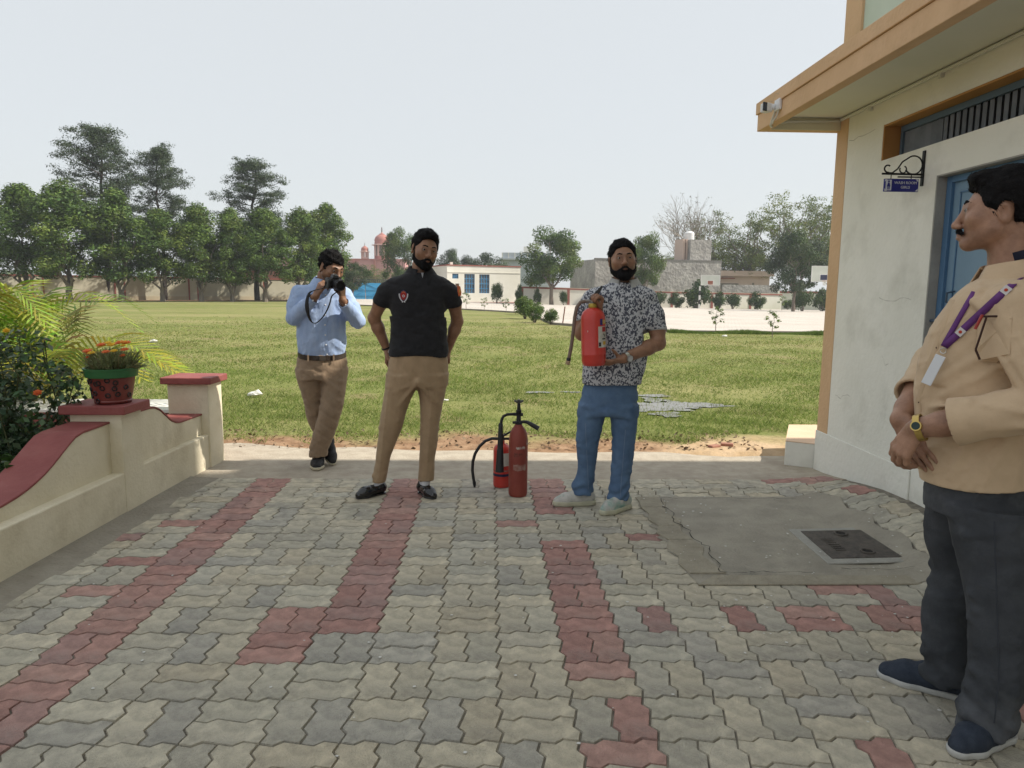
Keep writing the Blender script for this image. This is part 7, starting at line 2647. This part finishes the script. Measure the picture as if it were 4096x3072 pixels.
cN, cF = lerp(nE, nW, .70), lerp(fE, fW, .56)
rs_.disp(folds(61, 6, .0036, .12, [(.6, .2, 1), (-.6, 0, .8), (1, 0, .4)]))
rs_.chain([nE, lerp(nE, cN, .5), cN], [.068, .063, .055], .006)
rs_.chain([fE, lerp(fE, cF, .5), cF], [.066, .060, .052], .006)
# rolled cuffs
for c_, e_, w_, r0 in ((cN, nE, nW, .060), (cF, fE, fW, .056)):
    dv = np.array(w_) - np.array(e_); dv /= np.linalg.norm(dv)
    rs_.cap(c_ - dv * .050, c_ + dv * .002, r0 + .003, r0 + .010, .003)
    s0 = c_ + dv * .006
    rs_.op(lambda p: (p[0] - s0[0]) * dv[0] + (p[1] - s0[1]) * dv[1] + (p[2] - s0[2]) * dv[2], s0 - .085, s0 + .085, .003, 'i', pad=0)
    rs_.cap(s0 - dv * .012, s0 + dv * .02, r0 - .002, r0 - .002, .002, 's')
rs_.loft([(z, (a + b) / 2, 0, (b - a) / 2 - .003, ry - .003) for z, a, b, ry in prof], .006, ends=.004, e=2.3, rot=rot)
rs_.op(lambda p: (.797 + .012 * np.sin(p[0] * 9 + p[1] * 6) - p[2]), (-.25, -.3, .76), (.3, .3, .84), .004, 'i', pad=0)
rs_.op(lambda p: f_ell(p, (.005, 0, .76), (.15, .17, .05)), (-.2, -.25, .74), (.2, .25, .83), .003, 's')
for (a_, b_, r_, k_) in (((.055, -.235, 1.22), (.10, -.30, 1.12), .008, .018), ((.02, -.22, 1.20), (.12, -.305, 1.06), .007, .016), ((.12, -.315, 1.05), (.00, -.275, 1.06), .007, .016), ((.13, -.31, 1.02), (.01, -.27, 1.00), .008, .018), ((-.05, -.165, 1.34), (.03, -.22, 1.26), .007, .018), ((-.03, -.14, 1.37), (-.08, -.13, 1.24), .006, .016)):
    rs_.cap(a_, b_, r_, r_ * .6, k_)
for (xa, za, xb, zb_) in ((-.02, 1.18, -.12, 1.10), (.03, 1.16, -.10, 1.06), (-.03, 1.06, -.13, 1.02), (.0, .95, -.12, .90), (.06, .94, .02, .82), (-.03, .93, -.06, .82), (.10, .92, .09, .82)):
    y0, y1 = rs_.front(xa, za), rs_.front(xb, zb_)
    if y0 is not None and y1 is not None:
        rs_.cap((xa, y0 + .004, za), (xb, y1 + .004, zb_), .007, .005, .018)
rs_.mesh("shirt", tan, R_)
collar(R_, (.040, .0, 1.418), .078, .078, tan, drop=.085, spread=.034, open_=.42, zb=.052, rot=math.radians(-78))
rb = SDF((-.30, -.32, .78), (.30, .34, 1.74), .0042)
rb.cap((.048, .004, 1.36), (.028, .0, 1.54), .068, .060, .02)
rb.loft([(.9, 0, 0, .10, .14), (1.25, .01, 0, .11, .15), (1.36, .03, 0, .09, .12), (1.41, .045, 0, .06, .06)], .03)
for a, b, c in ((nS, nE, nW), (fS, fE, fW)):
    rb.chain([a, b], [.052, .047], .02); rb.chain([b, lerp(b, c, .35), lerp(b, c, .8), c], [.047, .046, .034, .031], .02)
hand(rb, nW, (-.50, .20, -.85), (-.70, -.70, .25), 1, (.45, .5, .55, .6), 1.10, tdir=(-.45, .25, -.75), tcurl=.3)
hand(rb, fW, (.50, -.52, -.78), (-.55, -.80, .1), -1, (.10, .12, .14, .18), 1.10, tdir=(.35, -.35, -.5), tcurl=.2)
Rr_ = np.array(Matrix.Rotation(math.radians(-90), 3, 'Z')) @ np.array(Matrix.Rotation(math.radians(-3), 3, 'X'))
tr_ = build_head(rb, R_, np.array((-.010, .0, 1.487)), Rr_, 1.0, dict(hair=.012, quiff=.014, hairline=.176, must=True, nd=.010, hn=.0022, jaw=1.10, stubble=.15, h=.0030, side=1), (.34, .195, .13))
rb.mesh("body", SKIN, R_, tint=tr_)
dj = mat("dark_jeans", (.034, .038, .044), (.058, .063, .072), 8, .85, .35, 170, wr=.35, wsc=8, bdist=.004, c3=(.15, .157, .17), s3=3.0, amt3=.65)
td_ = SDF((-.24, -.28, .03), (.30, .30, .86), .0064)
td_.loft([(.70, .012, 0, .140, .160), (.76, .010, 0, .142, .160), (.84, .005, 0, .138, .155)], .01, ends=.006, rot=rot)
td_.loft([(.060, -.030, .130, .080, .074), (.12, -.026, .130, .078, .072), (.20, -.030, .130, .076, .072), (.28, -.042, .130, .078, .074), (.36, -.030, .125, .080, .076), (.45, -.014, .120, .082, .080), (.54, -.034, .112, .092, .086), (.64, -.030, .100, .104, .094), (.74, -.018, .090, .122, .100)], .02, ends=.004)
td_.loft([(.045, .085, -.085, .080, .074), (.12, .090, -.085, .078, .074), (.22, .100, -.088, .076, .074), (.34, .098, -.092, .080, .078), (.45, .086, -.094, .086, .084), (.55, .070, -.094, .096, .090), (.65, .052, -.094, .106, .096), (.74, .040, -.090, .118, .100)], .02, ends=.004)
td_.disp(folds(71, 5, .0030, .12, [(.8, 0, .7), (-.6, 0, .8), (.2, .2, 1)]))
td_.disp(lambda p: .006 * np.sin(p[2] * 80 + 4 * np.sin(p[0] * 18 + p[1] * 12)) * np.clip((.20 - p[2]) / .1, 0, 1), (-.24, -.28, .03), (.3, .3, .22))
for (xa, za, xb, zb_) in ((.0, .70, .12, .62), (-.01, .66, .10, .70), (.02, .48, .13, .44), (.03, .43, .15, .47), (.02, .40, .14, .36), (.04, .24, .15, .20), (.03, .18, .15, .22), (.02, .13, .15, .10), (.03, .09, .14, .13), (-.10, .46, -.03, .42), (-.10, .40, -.03, .45), (-.10, .2, -.04, .17), (-.10, .15, -.03, .19)):
    y0, y1 = td_.front(xa, za), td_.front(xb, zb_)
    if y0 is not None and y1 is not None:
        td_.cap((xa, y0 + .005, za), (xb, y1 + .005, zb_), .010, .006, .020)
td_.mesh("jeans", dj, R_)
stm = mat("seam_thread", (.045, .05, .062), rough=.9)
mb = MB()
sp2 = []
for i in range(24):
    z = .10 + i * .028; x = .105 - .055 * max(0, (z - .25)) / .5
    y = td_.front(x, z)
    if y is not None:
        sp2.append((x, y - .0006, z))
mb.tube(sp2, .0018, 5); mb.build("side_seam", stm, R_, smooth=True, world=False)
plk = []
for x, z in ((-.088, 1.385), (-.098, 1.34), (-.112, 1.27), (-.128, 1.20), (-.140, 1.15), (-.150, 1.10), (-.163, 1.03), (-.158, .96), (-.152, .90), (-.142, .82)):
    y = rs_.front(x, z)
    if y is not None:
        plk.append((x, y - .0015, z))
V, F = [], []
for x, y, z in plk:
    V += [(x - .010, y + .001, z), (x + .012, y - .002, z)]
F = [(2 * i, 2 * i + 1, 2 * i + 3, 2 * i + 2) for i in range(len(plk) - 1)]
mb = MB(); mb.v, mb.f = V, F; o = mb.build("placket", tan, R_, smooth=True, world=False); so = o.modifiers.new("solid", 'SOLIDIFY'); so.thickness = .003
nshoe = mat("navy_sneaker", (.022, .030, .046), (.036, .046, .066), 40, .85, .5, 260, bdist=.004)
gsole = mat("grey_sole", (.40, .40, .38), (.48, .48, .46), 12, .7)
shoe(R_, (.050, .140), (-.232, .142), nshoe, gsole, 'sneaker', h=.0042, width=1.08)
shoe(R_, (.150, -.020), (.012, -.232), nshoe, gsole, 'sneaker', h=.0042, width=1.08)
# watch and ring
ax_ = np.array(nW) - np.array(nE); an = ax_ / np.linalg.norm(ax_)
wc = lerp(nE, nW, .985)
ring_band(R_, "watch_strap", gold, wc, ax_, .036, .036, .018, .004)
fd = np.array((-.3, -1, .25)); fd -= an * (fd @ an); fd /= np.linalg.norm(fd)
mb = MB(); mb.tube([wc + fd * .034, wc + fd * .043], [.016, .015], 18); mb.build("watch_case", gold, R_, smooth=True, world=False)
mb = MB(); mb.tube([wc + fd * .0435, wc + fd * .0445], [.0115, .0115], 18); mb.build("watch_dial", mat("dial_green", (.02, .04, .035), rough=.2), R_, world=False)
# buttons down the front edge, lanyard, card, pocket and pens
bdark = mat("button_dark", (.04, .015, .01), rough=.4)
purple = mat("lanyard_purple", (.115, .035, .165), (.14, .045, .20), 30, .6)


def surf(x, z, back=False):
    y = rs_.front(x, z, back)
    return y


for x, z in ((-.128, 1.20), (-.150, 1.10), (-.163, 1.03), (-.152, .90)):
    y = surf(x, z)
    if y is not None:
        mb = MB(); mb.ball((x, y - .002, z), .0062, 10, 6, (1, .5, 1)); mb.build("button", bdark, R_, smooth=True, world=False)


def ribbon(path, w, m, nm, parent=R_, off=.004):
    V, F = [], []
    P = [Vector(p) for p in path]
    for i, p in enumerate(P):
        t = (P[min(i + 1, len(P) - 1)] - P[max(i - 1, 0)]).normalized()
        s = t.cross(Vector((.25, 1, .1))).normalized() * w / 2
        V += [p + s, p - s]
    for i in range(len(P) - 1):
        F.append((2 * i, 2 * i + 1, 2 * i + 3, 2 * i + 2))
    mb = MB(); mb.v, mb.f = V, F
    o = mb.build(nm, m, parent, smooth=True, world=False)
    so = o.modifiers.new("solid", 'SOLIDIFY'); so.thickness = .002
    return o


def chest_path(x0, z0, x1, z1, n=12, off=.006, lift=.0):
    out = []
    for i in range(n + 1):
        x, z = x0 + (x1 - x0) * i / n, z0 + (z1 - z0) * i / n
        y = surf(x, z)
        if y is not None:
            out.append((x, y - off, z))
    return out


near_p = chest_path(.062, 1.415, -.108, 1.205, 14)
far_p = chest_path(-.048, 1.365, -.112, 1.205, 10)
ribbon(near_p, .020, purple, "lanyard_strap")
ribbon(far_p, .014, purple, "lanyard_strap")
vx = np.array(near_p[-1])
for t in (.22, .80):
    i = int(t * (len(near_p) - 1)); a, b = Vector(near_p[i]), Vector(near_p[i + 1])
    mb = MB(); d_ = (b - a).normalized(); s_ = d_.cross(Vector((.25, 1, .1))).normalized()
    c_ = a + Vector((0, -.003, 0))
    mb.add([c_ + s_ * .0098 + d_ * .011, c_ - s_ * .0098 + d_ * .011, c_ - s_ * .0098 - d_ * .011, c_ + s_ * .0098 - d_ * .011], [(0, 1, 2, 3)]); mb.build("lanyard_logo", mat("logo_white", (.62, .60, .60), rough=.6), R_, world=False)
    mb = MB(); mb.ball(c_ + Vector((0, -.001, 0)), .0045, 10, 6, (1, .3, 1)); mb.build("lanyard_emblem", mat("logo_red", (.5, .06, .03), rough=.6), R_, world=False)
mb = MB(); mb.torus(vx + np.array((-.002, -.004, -.012)), .008, .0016, (.3, 1, 0), 12, 5); mb.build("lanyard_clip", silver, R_, world=False)
cd_ = mat("card_white", (.66, .69, .72), rough=.35)
mb = MB()
cc0 = Vector(vx) + Vector((-.006, -.010, -.026)); dn = Vector((-.34, -.02, -.94)).normalized(); sd2 = dn.cross(Vector((.2, 1, 0))).normalized()
mb.prism([cc0 + sd2 * .014, cc0 - sd2 * .014, cc0 - sd2 * .014 + dn * .092, cc0 + sd2 * .014 + dn * .092], (-.001, -.003, 0)); mb.build("name_card", cd_, R_, bevel=.002, world=False)
# pocket
pk_pts = []
for x, z in ((-.030, 1.292), (.045, 1.298), (.048, 1.20), (.020, 1.168), (-.020, 1.172), (-.032, 1.20)):
    y = surf(x, z); pk_pts.append((x, y - .001, z))
mb = MB(); mb.prism(pk_pts, (0, -.004, 0)); mb.build("pocket", tan, R_, bevel=.002, world=False)
y = surf(.005, 1.292)
for (a, b, r0, m, nm) in (((.030, y - .009, 1.300), (-.020, y - .006, 1.297), .0030, bdark, "pen"), ((-.022, y - .008, 1.302), (-.036, y - .006, 1.262), .0042, mat("pen_red", (.36, .05, .04), rough=.4), "pen"), ((-.012, y - .009, 1.298), (-.030, y - .008, 1.205), .0028, bdark, "key_cord"), ((-.030, y - .008, 1.205), (-.018, y - .009, 1.178), .0030, bdark, "key_cord")):
    mb = MB(); mb.tube([a, b], r0, 8); mb.build(nm, m, R_, smooth=True, world=False)
# dark inner collar band seen at the nape
ring_band(R_, "collar_band", mat("navy_band", (.012, .014, .03), rough=.8), (.062, 0, 1.472), (-.28, 0, 1), .064, .066, .024, .003)

# ------------------------------------------------------------------ extinguishers on the paving
rust = mat("ext_rust_red", (.215, .042, .030), (.26, .058, .040), 6, .5, .12, 60, spec=.35, c3=(.20, .05, .035), s3=3, amt3=.6)
worn = mat("worn_label", (.34, .24, .20), (.24, .09, .07), 30, .7)
iron2 = mat("cast_black", (.018, .018, .019), (.03, .03, .031), 30, .5, .2, 80, metal=.3)
c1 = empty("carbon_dioxide_extinguisher", (.183, 4.575, 0), "tall faded red cylinder extinguisher with valve wheel and black horn on the paving", "fire extinguisher", "fire extinguishers")
x0, y0 = .183, 4.575
mb = MB(); mb.lathe([(.046, .0), (.056, .004), (.062, .018), (.0625, .05), (.0625, .36), (.061, .39), (.055, .425), (.043, .452), (.030, .468), (.024, .478), (.022, .485)], (x0, y0, 0), 36); mb.build("cylinder", rust, c1, smooth=True)
mb = MB(); mb.lathe([(.024, .482), (.024, .500), (.016, .504), (.014, .545), (.018, .550), (.018, .575), (.012, .580), (.010, .625)], (x0, y0, 0), 16); mb.tube([(x0 - .035, y0, .548), (x0 + .028, y0, .545)], .011, 8); mb.build("valve_body", iron2, c1, smooth=True)
mb = MB()
for k in range(5):
    a = 2 * math.pi * k / 5 + .3
    mb.tube([(x0, y0, .632), (x0 + .026 * math.cos(a), y0 + .026 * math.sin(a), .634)], [.006, .006], 6)
    mb.ball((x0 + .024 * math.cos(a), y0 + .024 * math.sin(a), .634), .0085, 8, 6)
mb.lathe([(.012, .622), (.013, .630), (.010, .645)], (x0, y0, 0), 12); mb.build("valve_wheel", mat("wheel_grey", (.09, .09, .085), rough=.5, metal=.5), c1, smooth=True)
mb = MB(); mb.tube([(x0 - .040, y0 - .01, .494), (x0, y0 - .012, .496), (x0 + .030, y0 - .012, .500), (x0 + .055, y0 - .014, .498)], [.009, .010, .010, .012], 8); mb.build("handle_ring", iron2, c1, smooth=True)
mb = MB(); mb.tube([(x0 + .050, y0 - .014, .500), (x0 + .080, y0 - .02, .485), (x0 + .130, y0 - .03, .458)], [.011, .014, .016], 10); mb.build("carry_grip", blkpl, c1, smooth=True)
mb = MB(); mb.tube([(x0 - .030, y0, .548), (x0 - .075, y0 - .004, .546), (x0 - .100, y0 - .01, .535), (x0 - .112, y0 - .016, .51), (x0 - .116, y0 - .02, .47)], .0095, 8); mb.build("horn_pipe", iron2, c1, smooth=True)
mb = MB(); mb.tube([(x0 - .116, y0 - .02, .492), (x0 - .117, y0 - .02, .485), (x0 - .118, y0 - .022, .42), (x0 - .119, y0 - .024, .32), (x0 - .1195, y0 - .025, .318), (x0 - .122, y0 - .03, .178), (x0 - .122, y0 - .03, .170)], [.010, .0145, .0165, .020, .0215, .0275, .029], 18); mb.build("horn", blkpl, c1, smooth=True)


def wrap(a0, a1, z0, z1, m, nm, rr=.0632):
    V, F = [], []
    n = 12
    for i in range(n + 1):
        a = a0 + (a1 - a0) * i / n
        j0, j1 = random.uniform(-.004, .004), random.uniform(-.004, .004)
        for z in (z0 + j0, z1 + j1):
            V.append((x0 + rr * math.sin(a), y0 - rr * math.cos(a), z))
    for i in range(n):
        F.append((2 * i, 2 * i + 2, 2 * i + 3, 2 * i + 1))
    mb = MB(); mb.add(V, F); mb.build(nm, m, c1, smooth=True)


wrap(-.55, .85, .185, .225, worn, "worn_label")
wrap(-.3, .75, .327, .341, mat("worn_pale", (.42, .37, .33), (.28, .1, .08), 40, .7), "worn_label")
wrap(.95, 1.5, .35, .385, mat("worn_pale", None), "worn_label")
wrap(-.5, -.1, .276, .300, mat("worn_dark", (.07, .03, .03), (.24, .06, .04), 60, .7), "worn_symbol")
wrap(.02, .42, .276, .300, mat("worn_dark", None), "worn_symbol")
wrap(1.0, 1.4, .262, .272, mat("worn_pale", None), "worn_label")

c2 = empty("dry_powder_extinguisher", (.080, 4.80, 0), "smaller bright red extinguisher with long black hose behind the tall one", "fire extinguisher", "fire extinguishers")
x0, y0 = .080, 4.80
mb = MB(); mb.lathe([(.048, 0), (.056, .004), (.060, .016), (.060, .255), (.056, .275), (.044, .292), (.026, .302), (.018, .306), (.018, .325)], (x0, y0, 0), 32); mb.build("cylinder", redp, c2, smooth=True)
mb = MB(); mb.lathe([(.0607, .082), (.0607, .100)], (x0, y0, 0), 32, close=False); mb.build("blue_band", mat("band_navy", (.02, .022, .06), rough=.4), c2, smooth=True)
mb = MB(); mb.lathe([(.0606, .118), (.0606, .125)], (x0, y0, 0), 32, close=False); mb.build("text_band", worn, c2, smooth=True)
mb = MB()
V, F = [], []
for i in range(9):
    a = -.2 + 1.5 * i / 8
    for z in (.155, .245):
        V.append((x0 + .0608 * math.sin(a), y0 - .0608 * math.cos(a), z))
F = [(2 * i, 2 * i + 2, 2 * i + 3, 2 * i + 1) for i in range(8)]
mb.add(V, F); mb.build("label", lab_w, c2, smooth=True)
mb = MB(); mb.lathe([(.014, .320), (.014, .352)], (x0, y0, 0), 12); mb.tube([(x0 - .03, y0, .336), (x0 + .05, y0, .336)], .009, 8); mb.build("valve", iron2, c2, smooth=True)
mb = MB(); mb.prism([(x0 - .015, y0 - .008, .352), (x0 + .07, y0 - .008, .398), (x0 + .074, y0 - .008, .388), (x0 + .0, y0 - .008, .344)], (0, .016, 0)); mb.build("squeeze_lever", iron2, c2, bevel=.002)
hp = [(x0 - .025, y0, .336), (x0 - .07, y0 - .005, .338), (x0 - .115, y0 - .01, .322), (x0 - .155, y0 - .015, .285), (x0 - .185, y0 - .02, .235), (x0 - .20, y0 - .022, .18), (x0 - .203, y0 - .024, .12), (x0 - .196, y0 - .026, .065), (x0 - .190, y0 - .028, .035)]
mb = MB(); mb.tube(hp, .0105, 10); mb.build("hose", blkpl, c2, smooth=True)
mb = MB(); mb.tube([(x0 - .190, y0 - .028, .037), (x0 - .188, y0 - .028, .018), (x0 - .187, y0 - .028, .002)], [.0125, .0105, .006], 10); mb.build("nozzle", iron2, c2, smooth=True)

# ================================================================== HAZE
hzm = bpy.data.materials.new("air_haze")
hzm.use_nodes = True
for n_ in list(hzm.node_tree.nodes):
    if n_.type == 'BSDF_PRINCIPLED':
        hzm.node_tree.nodes.remove(n_)
pv = hzm.node_tree.nodes.new("ShaderNodeVolumePrincipled")
pv.inputs["Color"].default_value = (.88, .93, 1.0, 1)
pv.inputs["Density"].default_value = 0.0007
pv.inputs["Anisotropy"].default_value = 0.2
hzm.node_tree.links.new(pv.outputs[0], hzm.node_tree.nodes["Material Output"].inputs["Volume"])
mb = MB(); mb.box2((-960, -80, -4), (960, 960, 19))
tag(mb.build("haze", hzm), kind="stuff")
